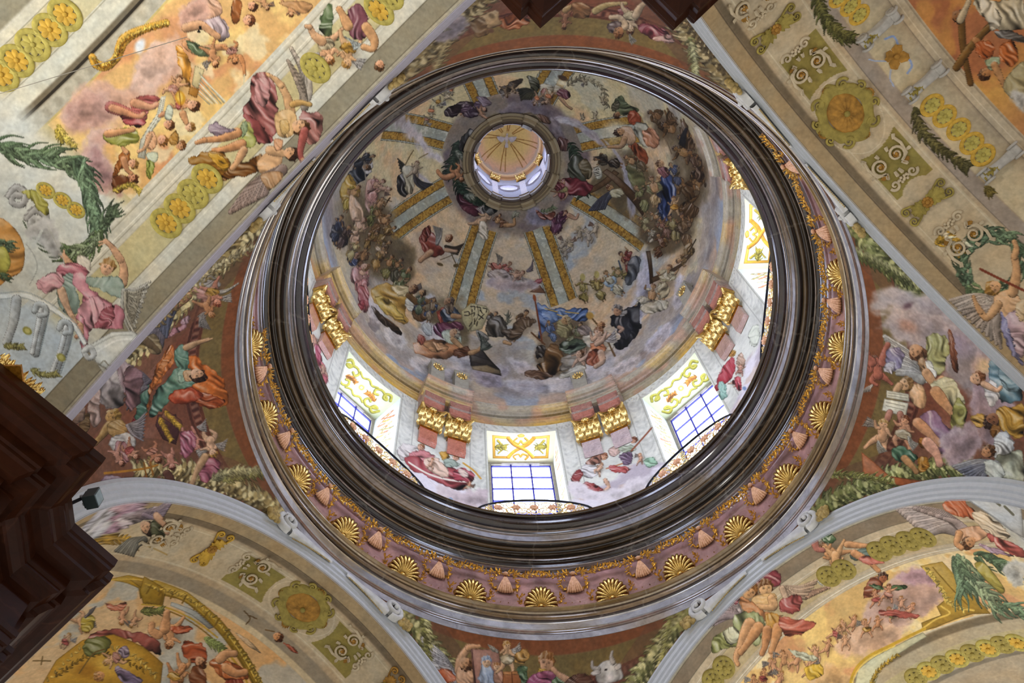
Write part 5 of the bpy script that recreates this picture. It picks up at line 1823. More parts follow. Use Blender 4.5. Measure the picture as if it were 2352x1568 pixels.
def build_drum():
    base = []
    for k in range(8):
        c = 45 * k; st = .27 if k in (0, 1, 2, 3, 4) else .9
        e = np.linspace(c - 22.5, c - 9.63, max(2, int(12.87 / st)))[:-1]
        m = np.linspace(c - 9.63, c + 9.63, max(3, int(19.26 / (st * 2))))[:-1]
        g = np.linspace(c + 9.63, c + 22.5, max(2, int(12.87 / st)))[:-1]
        base += [e, m, g]
    U = np.concatenate(base)
    V = np.concatenate([np.arange(Z_SILL - .1, Z_HEAD, .034), [Z_HEAD], np.arange(Z_HEAD + .03, 35.7, .03)])
    UU, VV = np.meshgrid(U, V, indexing='ij'); a = np.radians(UU)
    X = R_DRUM * np.cos(a); Y = R_DRUM * np.sin(a)
    C = np.zeros(UU.shape + (3,)); C[:] = H('dadacd')
    N = lambda s, o=4, sd=0: fbm(np.cos(a) * 7 / s + VV / s, np.sin(a) * 7 / s + .4 * VV / s, o, sd)
    lay(C, ss(.45, .65, N(.9, 4, 1)) * .35, 'a9aaa2')
    da = (UU + 22.5) % 45 - 22.5; w = np.radians(np.abs(da)) * R_DRUM
    # painted scrollwork beside and above the windows
    sw = (w > 1.3) * (w < 1.75) * (VV > 30.5) * (VV < 35.3)
    curl = np.sin(VV * 9 + 4 * np.sin((w - 1.3) * 6)) * np.cos((w - 1.5) * 13 + np.sin(VV * 5) * 2)
    lay(C, sw * ss(.3, .7, curl), 'e8e7da', .5); lay(C, sw * ss(-.3, -.75, curl), 'aeaea2', .45)
    lines(C, w, [(1.26, .03, 'a8a897'), (1.80, .025, '8c8c80')])
    top = (VV > 35.1) * (VV < 35.6); curl2 = np.sin(UU * 4.5) * np.cos(VV * 14 + np.sin(UU * 2) * 2)
    lay(C, top * ss(.2, .7, curl2), 'dcd8c4', .7); lay(C, top * ss(-.2, -.7, curl2), 'a8a28c', .6)
    # painted clouds with music-making angels over the pier feet
    pw = np.radians(np.abs((UU) % 45 - 22.5)) * R_DRUM
    e = 30.9 - .5 * (pw / 1.2) ** 2 + 1.2 * (N(1.1, 3, 4) - .5)
    cl = (1 - ss(e - .25, e + .1, VV)) * (pw < 1.62)
    lay(C, cl, 'e0dade'); lay(C, cl * ss(.48, .62, N(.8, 4, 5)), 'aea3a8', .8); lay(C, cl * ss(.55, .66, N(.7, 4, 6)), 'c9b3a0', .7)
    W = Wall(UU, VV, C, wrap=True)
    W.figures(FIG.get('drum', ''))
    mask = ~drum_open(UU, VV)
    eps = 1e-6
    da2 = np.abs((UU + 22.5) % 45 - 22.5)
    mask = ~((da2 < 9.63 - 1e-4) & (VV < Z_HEAD - 1e-4))
    return struct(grid_mesh('wall_drum', np.stack([X, Y, VV], -1), True, W.C, M['fresco'], mask), 'pale drum wall pierced by windows with painted angels on clouds')

# ---- pendentives
PEND = {'left': (180, 'left'), 'right': (0, 'right'), 'bottom': (90, 'front'), 'top': (-90, 'back')}
def pend_coords(nu, zs):
    z = zs; rh = np.sqrt(R_SPH ** 2 - (z - Z0) ** 2)
    off = 45 - np.degrees(np.arccos(np.clip(D_ARCH / rh, -1, 1)))
    u = np.linspace(-1, 1, nu)
    return u[:, None] * off[None, :], np.broadcast_to(z, (nu, len(z))), off
def build_pend(key):
    axd, side = PEND[key]
    zs = 22.85 - (22.85 - 16.45) * np.linspace(0, 1, 330 if key in ('left', 'right') else 250) ** 1.35
    DU, ZZ, off = pend_coords({'left': 430, 'right': 430}.get(key, 380), zs)
    rh = np.sqrt(R_SPH ** 2 - (ZZ - Z0) ** 2); a = np.radians(axd + DU)
    X = rh * np.cos(a); Y = rh * np.sin(a)
    # distance to the nearer arch edge, distance below the ring
    ang = np.radians(45 - np.abs(DU)); s_ = rh * np.sin(ang)
    edge = np.hypot(s_, ZZ - Z0) - R_ARCH                                     # metres outside the arch line
    ringd = np.arccos(np.clip((ZZ - Z0) / R_SPH, -1, 1)) * R_SPH - math.acos((Z_RING - Z0) / R_SPH) * R_SPH
    along = np.degrees(np.arctan2(s_, ZZ - Z0))
    C = np.zeros(DU.shape + (3,)); C[:] = H('7d4f3c')
    N = lambda s, o=4, sd=0: fbm((DU * .13) / s + 50, ZZ / s, o, sd)
    lay(C, ss(.45, .65, N(.8, 4, 1)) * .5, '8f6a5c')
    # illusionistic dished frame under the ring: brown fascia, ochre band, carved moulding, dark hollow
    curve = ringd * (1 + .0 * DU)
    bow = ss(0, 1, 1 - np.abs(DU) / 40.0)
    t = ringd / (.25 + .75 * bow + 1e-6)
    band(C, t, -.1, .40, '7a4a2e', 1, .02)
    band(C, t, .40, 1.02, '72603a', 1, .03)
    band(C, t, 1.02, 1.10, '5c3526'); band(C, t, 1.10, 1.34, '6a3f33')
    egg = np.sin(DU * 5.2) * .5 + .5
    lay(C, (t > 1.12) * (t < 1.30) * ss(.5, .9, egg), '9a6e58', .7)
    lay(C, (t > 1.12) * (t < 1.30) * (1 - ss(.1, .4, egg)), '3f241e', .7)
    band(C, t, 1.34, 1.42, '4a2a22'); band(C, t, 1.42, 1.9, '6d4232', .8, .05)
    # garland of leaves and fruit along the arch
    gd = edge
    lay(C, (gd < .62) * (gd > -.2) * (np.abs(along) > 13.5), '6a4a38', .55)
    gc = {'left': ('a08c5c', 'd6c694', '6a5a38'), 'right': ('7f8450', 'b6b67e', '545a34'), 'bottom': ('98945c', 'd0c68e', '5f6038'), 'top': ('86744e', 'b8a67e', '54462e')}[key]
    for sg in (-1, 1):
        G = Wall(np.where(np.sign(DU) == sg, along * R_ARCH * PI / 1.8, 9e4), edge * 100, C)
        rg = random.Random(sg * 7 + axd)
        cm = []
        for q in range(3):
            cm += ['f %s 46 17 5.5 175,16 300,20 430,18 590,14' % gc[2], 'f %s 46 18 5 180,22 300,26 430,26 600,20' % gc[0], 'f %s 30 15 4.4 190,%d 320,%d 440,%d 600,18' % (gc[1], 12 + 8 * q, 12 + 9 * q, 10 + 10 * q)]
        for q in range(34):
            uu = 180 + 12.4 * q; cm += ['e %s .3 6 6 0 %d,%d' % (rg.choice(gc[:2]), uu, rg.randint(12, 36)), 'e %s .4 2.4 2.4 0 %d,%d' % (gc[1], uu - 2, rg.randint(12, 34))]
        G.figure(0, 0, (1, 0, 0, 1), '\n'.join(cm), axd + sg)
        C = G.C.reshape(C.shape)
    C *= (1 + .12 * (N(.2, 3, 60) - .5))[..., None]
    W = Wall(DU, ZZ, C)
    W.figures(FIG.get('pend_' + key, ''))
    W.C *= brush(N(.25, 3, 60), N(.05, 3, 61), N(.4, 3, 62))
    return struct(grid_mesh('wall_' + side, np.stack([X, Y, ZZ], -1), False, W.C, M['fresco']),
                  {'left': 'left pendentive painted with an angel in orange and green', 'right': 'right pendentive painted with saints and an open book',
                   'bottom': 'lower pendentive painted with figures and a white bull', 'top': 'upper pendentive with dim painted figures under the ring'}[key])

# ---- barrel vaults
VAULT = {'tl': (-135, [(-90, -84, 2), (-84, 52, .18), (52, 90, 2)], [(7.04, 13.2, .019), (13.2, 15, .2)]),
         'tr': (-45, [(-90, -52, 2), (-52, 66, .19), (66, 90, 2)], [(7.04, 12.1, .019), (12.1, 14, .2)]),
         'bl': (135, [(-90, -40, 2), (-40, 52, .18), (52, 90, 1.5)], [(7.04, 13.2, .019), (13.2, 15, .2)]),
         'br': (45, [(-90, -82, 2), (-82, 34, .19), (34, 90, 2)], [(7.04, 13.4, .019), (13.4, 15, .2)])}
def vault_frame(key):
    a = math.radians(VAULT[key][0])
    return np.array([math.cos(a), math.sin(a), 0]), np.array([-math.sin(a), math.cos(a), 0])
def vault_pt(key, phi, d, lift=0.0):
    n, t = vault_frame(key); p = math.radians(phi); R = R_VAULT - lift
    return Vector(n * d + t * (R * math.sin(p)) + np.array([0, 0, Z0 + R * math.cos(p)]))
def build_vault(key):
    azd, us, vs = VAULT[key]; n, tt = vault_frame(key)
    U = axis(us); V = axis(vs)
    PH, DD = np.meshgrid(U, V, indexing='ij'); p = np.radians(PH)
    S = R_VAULT * p
    C = np.zeros(PH.shape + (3,))
    N = lambda s, o=4, sd=0: fbm(S / s + 40, DD / s, o, sd + azd)
    if key in ('tl', 'br'):
        C[:] = H('cbc6b4' if key == 'tl' else 'bfae92')
        lay(C, ss(.4, .7, N(1.2, 4, 1)) * .4, 'd6d1c2' if key == 'tl' else 'b09f86')
        strip = 'c3b78a' if key == 'tl' else 'b8a57e'
        band(C, DD, 7.0, 7.12, 'a9a18c'); band(C, DD, 7.12, 7.5, '8d8570' if key == 'tl' else '857662', 1, .015); lines(C, DD, [(7.12, .02, '6b6252'), (7.5, .025, '6d6553')])  # taupe stripe puts shade of the arch moulding into the paint
        lines(C, DD, [(7.62, .012, 'a39d89'), (7.7, .01, 'e0dccc')])
        band(C, DD, 7.78, 8.40, strip); lines(C, DD, [(7.78, .014, '9a9074'), (8.40, .014, '9a9074')])
        lines(C, DD, [(8.50, .02, 'a8a290'), (8.56, .015, 'e2ddcc'), (8.72, .02, 'a09985'), (8.78, .02, 'ded9c9')])
        lo, hi = (8.86, 11.2) if key == 'tl' else (8.66, 10.8)
        pan = (DD > lo) * (DD < hi)
        lay(C, pan, 'd9ad70' if key == 'tl' else 'd2ae72')
        lay(C, pan * ss(.48, .62, N(1.0, 4, 3)), 'cf9068', .7); lay(C, pan * ss(.50, .60, N(.8, 4, 4)), 'ecca80', .8); lay(C, pan * ss(.6, .68, N(.7, 4, 5)), 'e8d9b0', .7)
        if key == 'tl':
            # carved border of the panel on the far side and ends
            endp = (np.abs(PH + 1) > 31)
            fr = pan * ((DD > 10.86) | endp)
            lay(C, fr, 'c3ae70'); 
            bd = np.where(DD > 10.86, DD - 10.86, 0)
            lay(C, pan * (DD > 10.9), 'b4ae9c'); egg = np.sin(S * 22) * .5 + .5
            lay(C, pan * (DD > 10.95) * (DD < 11.12) * ss(.4, .9, egg), '9c9582', .45); lay(C, pan * (DD > 10.95) * (DD < 11.12) * ss(.4, .1, egg), 'c9c3b0', .4)
            band(C, DD, 11.18, 11.34, '6f6552', 1, .03); lines(C, DD, [(11.22, .05, '2e2820')])
            band(C, DD, 11.36, 11.66, 'cfccba', 1, .02); band(C, DD, 11.72, 12.36, 'c4b992'); lines(C, DD, [(11.7, .015, '9d9880'), (12.38, .015, '9d9880')])
            band(C, DD, 12.42, 12.56, 'cbc6b2'); band(C, DD, 12.6, 15, '8f8872', 1, .04)
            low = 1 - ss(-62.5, -57, PH)                                # pale painted attic below the angel
            lay(C, low * (DD > 7.5), 'c4ced3')
            lay(C, ss(-30, -36, PH) * (DD > 8.86) * ss(-66, -60, PH), 'cfcfc4')
        else:
            lines(C, DD, [(8.62, .03, 'c9bda4'), (10.82, .05, 'c9bda4')])
            band(C, DD, 10.86, 11.14, '74664f', 1, .05); band(C, DD, 11.14, 11.5, 'ab9c80', 1, .05); band(C, DD, 11.5, 12.2, 'b0a37c'); band(C, DD, 12.2, 12.35, '7d7260', 1, .03); band(C, DD, 12.35, 15, 'a3937a')
            lay(C, (1 - ss(-60, -50, PH)) * (DD > 7.5), 'b7b7b0')
    else:
        C[:] = H('b6a284' if key == 'tr' else 'b5a081')
        lay(C, ss(.4, .7, N(1.0, 4, 1)) * .4, 'a79273')
        band(C, DD, 7.0, 7.37, 'a58f6c', 1, .01); band(C, DD, 7.37, 7.52, '756650', 1, .03); lines(C, DD, [(7.37, .02, '5e5140')])  # dark taupe band is painted shade of the moulding underside
        band(C, DD, 7.58, 8.76, 'bdab8c', 1, .01); lines(C, DD, [(7.66, .02, 'd0c2a4'), (8.72, .02, 'cdbfa2')])
        # painted field shapes: spandrel fields left and right of the round centre field
        for sg in (-1, 1):
            q = S * sg
            fld = (q > .78) * (q < 1.95) * (DD > 7.72) * (DD < 8.62) * (np.hypot(S, (DD - 8.1) * 1.0) > .92 + .0) * (np.hypot(q - 2.25, DD - 8.15) > .42)
            lay(C, fld, '8d7f43')
        lines(C, np.abs(np.hypot(S, (DD - 8.1) * 1.45) - .86), [(0, .02, 'cfc0a2')])
        if key == 'tr':
            band(C, DD, 8.84, 9.14, '9d8f80', 1, .02); lines(C, DD, [(8.84, .02, '7f7264')])
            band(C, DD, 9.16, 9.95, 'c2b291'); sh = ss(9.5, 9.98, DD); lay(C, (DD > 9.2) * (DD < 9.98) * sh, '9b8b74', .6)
            band(C, DD, 9.98, 10.28, 'b7a68a', 1, .01); lines(C, DD, [(10.0, .03, '857763'), (10.12, .015, 'cbbb9f'), (10.26, .02, '8a7a64')])
            pan = DD > 10.29; lay(C, pan, 'b98046'); lay(C, pan * ss(.48, .62, N(1.0, 4, 3)), 'c89a50', .8); lay(C, pan * ss(.52, .62, N(.9, 4, 4)), '9c5f40', .8); lay(C, pan * ss(14, 30, PH), 'a86a4e', .7)
        else:
            band(C, DD, 8.92, 9.28, '958771', 1, .03); band(C, DD, 9.28, 9.44, 'cbb793', 1, .02)
            pan = DD > 9.44; lay(C, pan, 'cfae82'); lay(C, pan * ss(.48, .6, N(1.0, 4, 3)), 'd9a468', .7); lay(C, pan * ss(.52, .62, N(.9, 4, 4)), 'a9b0ae', .7)
    C *= (1 + .08 * (N(.3, 3, 60) - .5))[..., None]
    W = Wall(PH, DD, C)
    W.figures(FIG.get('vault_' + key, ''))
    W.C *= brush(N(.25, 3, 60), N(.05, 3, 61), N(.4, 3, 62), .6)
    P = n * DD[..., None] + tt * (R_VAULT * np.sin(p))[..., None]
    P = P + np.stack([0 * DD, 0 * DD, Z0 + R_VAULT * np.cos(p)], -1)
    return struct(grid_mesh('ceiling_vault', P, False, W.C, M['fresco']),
                  {'tl': 'upper left vault painted with music-making angels in a golden sky', 'tr': 'upper right vault with cream rib and gilded ornaments',
                   'bl': 'lower left vault with cream rib and painted golden gallery', 'br': 'lower right vault painted with cherubs in golden light'}[key])

build_dome(); build_drum()
for k_ in PEND: build_pend(k_)
for k_ in VAULT: build_vault(k_)

# ------------------------------------------------------------------ mouldings and architecture
def archivolt(key, prof, cols, name, label, step=1.0):
    n, t = vault_frame(key); ph = np.radians(np.arange(-90, 90.01, step))
    m = MB()
    for k in range(len(prof) - 1):
        pts = []; cc = []
        for (d, R) in (prof[k], prof[k + 1]):
            for w in ph:
                pts.append(n * d + t * (R * math.sin(w)) + np.array([0, 0, Z0 + R * math.cos(w)])); cc.append(hexc(cols[k % len(cols)]))
        f = [(i, i + 1, len(ph) + i + 1, len(ph) + i) for i in range(len(ph) - 1)]
        m.add(pts, f, cc)
    o = m.build(name, M['stucco'], smooth=True); o.data.set_sharp_from_angle(angle=math.radians(35))
    return struct(o, label)
APROF = [(6.99, 6.32), (6.90, 6.30), (6.88, 6.2), (6.93, 6.17), (6.93, 6.06), (6.97, 6.02), (6.97, 5.94), (7.01, 5.90), (7.02, 5.84), (7.06, 5.79)]
for i_, (k_, c_) in enumerate([('tl', ['a9a4ad', 'c4bfc6']), ('tr', ['a9adb0', 'b7b9bb']), ('bl', ['b4b8be', 'c6cacf']), ('br', ['b7bcc2', 'cdd1d4'])]):
    archivolt(k_, APROF, c_, 'trim_%d' % (i_ + 1), 'white archivolt moulding of the %s arch' % {'tl': 'upper left', 'tr': 'upper right', 'bl': 'lower left', 'br': 'lower right'}[k_])

# ring cornice: architrave, frieze and crown
GREY, BRN, DRK, PUR = '8e8f98', '5a4128', '1f1712', '4a3038'
def ring_jit(base, w, k):
    q = fbm(np.array([math.cos(math.radians(w)) * 5 + k * .13]), np.array([math.sin(math.radians(w)) * 5 + k * .07]), 3, 5)[0]
    q2 = vnoise(np.array([w / 17. + 3]), np.array([k * .15]), 3)[0]
    c = base * ((.58 if base.mean() < .3 else .76) + .5 * q)
    mix = np.clip((q2 - .55) * 6, 0, 1) * .45
    return c * (1 - mix) + np.array([.42, .30, .12]) * (.35 + .65 * base.mean() / .55) * mix
def arc_(cr, cz, rad, a0, a1, n):
    return [(cr + rad * math.cos(math.radians(a0 + (a1 - a0) * i / n)), cz + rad * math.sin(math.radians(a0 + (a1 - a0) * i / n))) for i in range(n + 1)]
def build_prof(parts):
    P, C_ = [], []
    for col, pts in parts:
        for p in pts:
            if P and abs(P[-1][0] - p[0]) + abs(P[-1][1] - p[1]) < 1e-6: continue
            if P: C_.append(col)
            P.append(p)
    return P, C_
arch_prof, arch_cols = build_prof([  # palest fillets carry painted highlights on the ridges, besides the grey marble bands
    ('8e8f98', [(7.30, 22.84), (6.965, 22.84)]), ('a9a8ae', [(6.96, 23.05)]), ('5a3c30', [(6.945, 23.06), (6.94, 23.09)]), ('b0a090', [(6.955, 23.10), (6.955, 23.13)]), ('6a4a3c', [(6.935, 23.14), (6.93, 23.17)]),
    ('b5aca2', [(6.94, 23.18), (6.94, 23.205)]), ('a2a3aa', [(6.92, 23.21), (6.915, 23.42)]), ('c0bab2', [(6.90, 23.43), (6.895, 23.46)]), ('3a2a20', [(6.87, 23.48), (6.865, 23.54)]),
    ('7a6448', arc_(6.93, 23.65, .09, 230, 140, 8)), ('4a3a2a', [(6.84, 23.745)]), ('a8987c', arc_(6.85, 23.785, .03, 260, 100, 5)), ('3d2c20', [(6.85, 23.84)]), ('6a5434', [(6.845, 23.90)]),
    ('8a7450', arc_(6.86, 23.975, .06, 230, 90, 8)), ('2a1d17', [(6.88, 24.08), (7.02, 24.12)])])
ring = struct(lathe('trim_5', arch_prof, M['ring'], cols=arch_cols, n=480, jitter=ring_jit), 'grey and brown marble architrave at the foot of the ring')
fr_prof = [(7.02, 24.10), (7.035, 24.14), (7.03, 25.70), (6.99, 25.74)]
struct(lathe('trim_6', fr_prof, M['ring'], cols=['8d6a64', 'a67f7a', 'a67f7a'], n=480, jitter=lambda b, w, k: b * (.85 + .3 * vnoise(np.array([w / 3.]), np.array([k * 1.]), 3)[0])), 'rose marble frieze of the ring with gilded ornament')
cr_prof, cr_cols = build_prof([  # lighter bead and ridge colours imitate glints along the crown
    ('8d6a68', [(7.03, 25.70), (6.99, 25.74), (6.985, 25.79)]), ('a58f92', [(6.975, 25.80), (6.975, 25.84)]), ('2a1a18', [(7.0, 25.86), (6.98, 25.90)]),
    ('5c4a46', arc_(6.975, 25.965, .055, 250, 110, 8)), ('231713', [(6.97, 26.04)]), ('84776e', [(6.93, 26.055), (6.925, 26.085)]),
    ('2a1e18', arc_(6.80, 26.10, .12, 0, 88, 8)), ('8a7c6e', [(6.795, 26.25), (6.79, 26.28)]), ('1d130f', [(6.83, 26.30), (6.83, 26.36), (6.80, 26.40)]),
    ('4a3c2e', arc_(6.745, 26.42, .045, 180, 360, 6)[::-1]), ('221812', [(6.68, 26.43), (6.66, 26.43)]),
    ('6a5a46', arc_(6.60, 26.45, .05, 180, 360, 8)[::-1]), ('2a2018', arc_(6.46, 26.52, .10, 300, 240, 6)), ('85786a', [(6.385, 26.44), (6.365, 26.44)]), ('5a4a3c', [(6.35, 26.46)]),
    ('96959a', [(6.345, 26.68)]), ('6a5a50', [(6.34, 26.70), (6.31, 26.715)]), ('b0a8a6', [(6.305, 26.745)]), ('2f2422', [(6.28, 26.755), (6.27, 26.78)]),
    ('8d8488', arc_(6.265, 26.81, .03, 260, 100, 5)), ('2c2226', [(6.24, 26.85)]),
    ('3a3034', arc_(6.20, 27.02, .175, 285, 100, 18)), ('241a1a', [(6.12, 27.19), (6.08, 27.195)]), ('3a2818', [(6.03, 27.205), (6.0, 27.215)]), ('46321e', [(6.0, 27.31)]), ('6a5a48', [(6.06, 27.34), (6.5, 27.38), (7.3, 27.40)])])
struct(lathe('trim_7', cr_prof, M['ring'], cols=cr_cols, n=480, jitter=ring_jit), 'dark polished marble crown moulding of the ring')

# drum entablature with eight forward breaks over the pilaster pairs
ent_prof = [(7.20, 35.60), (7.08, 35.62), (7.08, 35.76), (7.03, 35.78), (7.03, 35.88), (6.98, 35.90), (6.98, 35.96), (7.02, 35.98), (7.02, 36.08), (6.95, 36.10), (6.91, 36.16), (6.84, 36.17), (6.83, 36.30), (6.79, 36.33), (6.76, 36.42), (6.72, 36.44), (6.72, 36.53), (6.80, 36.56), (6.95, 36.60)]
ent_cols = ['c9a24c', 'caa24a', 'b99a5e', 'c8a860', 'b08f50', 'bda06a', '8a7444', '8d7a4a', '7a6236', '9a8256', 'a88f5c', 'c4a86a', 'b89a62', 'c9b184', 'b9a070', 'c4b28c', 'b8a890', 'a89880']  # darker frieze tones have the shadow under the cornice coloured in
def ent_jit(base, w, k):
    q = vnoise(np.array([w / 9. + 11]), np.array([k * .06]), 8)[0]; q3 = vnoise(np.array([w / 5. + 31]), np.array([k * .2]), 9)[0]
    grey = np.array([.62, .60, .55]); pink = np.array([.70, .50, .40])
    left = .5 + .5 * math.cos(math.radians(w - 190))
    mg = np.clip((q - .35 - .25 * left) * 5, 0, 1) * .75
    c = base * (1 - mg) + grey * mg * (.6 + .6 * base.mean())
    mp = np.clip((q3 - .62) * 6, 0, 1) * .5
    return c * (1 - mp) + pink * mp
struct(lathe('trim_8', ent_prof, M['entab'], cols=ent_cols, n=360, jitter=ent_jit), 'yellow and grey marble entablature round the drum')

# ------------------------------------------------------------------ windows of the drum
def radial(azd):
    a = math.radians(azd)
    return Vector((math.cos(a), math.sin(a), 0)), Vector((-math.sin(a), math.cos(a), 0))

SOFFIT_GOLD = '''
p e0a83a -100,14 -38,14 -38,24 -90,24 -90,92 -38,92 -38,102 -100,102
p e0a83a 100,14 38,14 38,24 90,24 90,92 38,92 38,102 100,102
p cfe0d0 -86,28 -46,28 -56,50 -86,50
p cfe0d0 86,28 46,28 56,50 86,50
p cfe0d0 -86,88 -46,88 -56,66 -86,66
p cfe0d0 86,88 46,88 56,66 86,66
s d99a2c 7 7 -44,22 -24,44 0,58 24,74 44,96
s d99a2c 7 7 44,22 24,44 0,58 -24,74 -44,96
s b5a038 5 3 -80,34 -66,50 -52,58 -66,68 -80,82
s b5a038 5 3 80,34 66,50 52,58 66,68 80,82
s e0b040 4 3 -14,20 -24,32 -8,42 0,30 8,42 24,32 14,20
s c8922c 4 3 -18,104 -26,92 -8,84 0,94 8,84 26,92 18,104
f a89a3a 14 16 3.5 -90,58 -56,58
f a89a3a 14 16 3.5 90,58 56,58
b d9a840 4 0 -12,8 0,2 12,8 8,16 -8,16
'''
SOFFIT_OLIVE = '''
s b0a842 5 5 -104,30 -92,14 -76,20 -80,36 -92,34 -60,18 -40,28 -46,44 -58,40
s b0a842 5 5 104,30 92,14 76,20 80,36 92,34 60,18 40,28 46,44 58,40
s b0a842 5 5 -104,84 -92,102 -76,96 -80,80 -92,82 -60,98 -40,88 -46,72 -58,76
s b0a842 5 5 104,84 92,102 76,96 80,80 92,82 60,98 40,88 46,72 58,76
s b0a842 4 4 -40,20 -20,28 0,18 20,28 40,20
s b0a842 4 4 -40,98 -20,90 0,100 20,90 40,98
e c8bc4c .5 13 13 0 0,59
e e8e2b8 .4 5 5 0 0,59
f e0913a 30 11 3.4 -66,66 -44,58 -26,60
f e0913a 30 11 3.4 66,66 44,58 26,60
'''
def reveal_wall(azd, pts_fn, nu, nv, base, block, name, u_rng, v_rng, parent, grad=None):
    U = np.linspace(u_rng[0], u_rng[1], nu); V = np.linspace(v_rng[0], v_rng[1], nv)
    UU, VV = np.meshgrid(U, V, indexing='ij'); C = np.zeros(UU.shape + (3,)); C[:] = hexc(base)
    W = Wall(UU * 100, VV * 100, C)
    if block: W.figure(0, 0, (1, 0, 0, 1), block, 3)
    o = grid_mesh(name, pts_fn(UU, VV), False, W.C.reshape(-1, 3), M['stucco'])
    o.parent = parent
    return o

HW0, HW1, R_IN, R_GL = 1.191, 1.02, 7.02, 8.31
WINLAB = {2: 'lowest drum window in the middle, bright panes in blue bars', 3: 'drum window at lower left, cut by the ring', 1: 'drum window at lower right, bright panes in blue bars', 0: 'drum window at right showing only its golden soffit and railing'}
def build_window(k):
    azd = 45 * k; n, t = radial(azd); n_ = np.array(n); t_ = np.array(t)
    hw = lambda x: HW0 + (HW1 + .12 - HW0) * (x - R_IN) / (R_GL - R_IN)
    dense = k in (0, 1, 2, 3)
    def soff(U, V):                                    # U across (m), V depth from the wall face
        x = np.sqrt(np.maximum(R_DRUM ** 2 - (U * 1.0) ** 2, 0)) * (1 - V / 1.25) + R_GL * (V / 1.25)
        w = U * (1 + (HW1 + .12 - HW0) / HW0 * V / 1.25)
        return n_ * x[..., None] + t_ * w[..., None] + np.array([0, 0, 1]) * (Z_HEAD - .0 * V)[..., None]
    win = MB()
    # reveal shell behind the painted faces: sill slab
    x0, x1 = R_IN, R_GL + .02
    zs = Z_SILL - .05
    q = [n * x0 + t * HW0, n * x1 + t * (HW1 + .12), n * x1 - t * (HW1 + .12), n * x0 - t * HW0]
    win.add([p + Vector((0, 0, zs)) for p in q] + [p + Vector((0, 0, zs - .3)) for p in q], [(0, 1, 2, 3), (4, 7, 6, 5), (0, 3, 7, 4), (1, 5, 6, 2), (0, 4, 5, 1), (2, 6, 7, 3)], [hexc('c8c8bc')] * 8)
    o = win.build('window_%d' % (k + 1), M['stucco'])
    struct(o, WINLAB.get(k, 'drum window of the near side, above the ring'))
    nu, nv = (160, 86) if dense else (12, 6)
    gold = k in (0, 2, 4, 6)
    reveal_wall(azd, soff, nu, nv, 'cfc8a4' if gold else 'bfc49e', (SOFFIT_GOLD if gold else SOFFIT_OLIVE) if dense else '', 'soffit', (-HW0, HW0), (0, 1.25), o)
    for sg in (-1, 1):
        def jamb(U, V, sg=sg):                          # U depth, V height
            x = R_IN + (R_GL - R_IN) * U / 1.25
            w = sg * (HW0 + (HW1 + .12 - HW0) * U / 1.25)
            return n_ * x[..., None] + t_ * w[..., None] + np.array([0, 0, 1]) * V[..., None]
        blk = ''
        if dense:
            blk = '\n'.join('s %s 5 3 %d,%d %d,%d %d,%d %d,%d' % (random.choice(['e2b45c', 'b9ad6a', 'd98f5c', 'c9c08a']), 40 + a, 2760 + 90 * j, 70 + a, 2790 + 90 * j, 50 - a, 2815 + 90 * j, 85, 2830 + 90 * j) for j in range(8) for a in (0, 22, -20))
        reveal_wall(azd, jamb, 40 if dense else 4, 200 if dense else 4, 'c4c8be', blk, 'jamb', (0, 1.25), (Z_SILL, Z_HEAD), o)
    Rm = Matrix((( n.x, t.x, 0), (n.y, t.y, 0), (0, 0, 1)))
    # frame: jamb posts, head with a raised middle, panes and bars
    def loc(m, x, w, z, sx, sw, sz): m.box(0, 0, 0, sx, sw, sz, Matrix.Translation(n * x + t * w + Vector((0, 0, z))) @ Rm.to_4x4())
    zt = Z_HEAD - .16
    f = MB()
    for sg in (-1, 1): loc(f, R_GL - .02, sg * (HW1 + .08), (Z_SILL + Z_HEAD) / 2, .12, .12, Z_HEAD - Z_SILL)
    loc(f, R_GL - .02, 0, Z_HEAD - .03, .14, 2 * HW1 + .2, .10)
    for sg in (-1, 1): loc(f, R_GL - .03, sg * (HW1 - .17), Z_HEAD - .12, .1, .36, .09)
    fr_ = f.build('window_frame', M['frame'], o)
    g = MB(); loc(g, R_GL + .05, 0, (Z_SILL + Z_HEAD) / 2, .02, 2 * HW1 + .06, Z_HEAD - Z_SILL - .05)
    g.build('glass_pane', M['glass'], fr_)
    for i in range(-1, 3):
        b = MB(); loc(b, R_GL - .0, -HW1 + .68 * (i + 1), (Z_SILL + Z_HEAD) / 2, .05, .055, Z_HEAD - Z_SILL - .1); b.build('glazing_bar', M['muntin'], fr_)
    for j in range(9):
        b = MB(); loc(b, R_GL - .0, 0, zt - .02 - .83 * j, .05, 2 * HW1, .045); b.build('glazing_bar', M['muntin'], fr_)
for k_ in range(8): build_window(k_)

# ------------------------------------------------------------------ pilasters with gilded capitals
def leaf(m, base, up, out, side, L, Wd, curl=.35, n=5, lobes=True):
    """a curled acanthus leaf: a strip that rises along up and bends over towards out"""
    pts = []
    for i in range(n + 1):
        q = i / n; a = q * q * 2.2
        c = base + up * (L * (q - .25 * q * q * q * curl * 2)) + out * (L * curl * q * q) - up * (L * .30 * max(0, q - .75) * 2)
        wd = Wd * (math.sin(PI * (.18 + .8 * q)) ** .8) * (1 - .18 * (i % 2) if lobes else 1)
        for j, sgn in enumerate((-1, -.5, 0, .5, 1)):
            pts.append(c + side * (wd * sgn * .5) - out * (abs(sgn) * Wd * .14) + out * (.02 * (j % 2)))
    m.grid(pts, n + 1, 5)

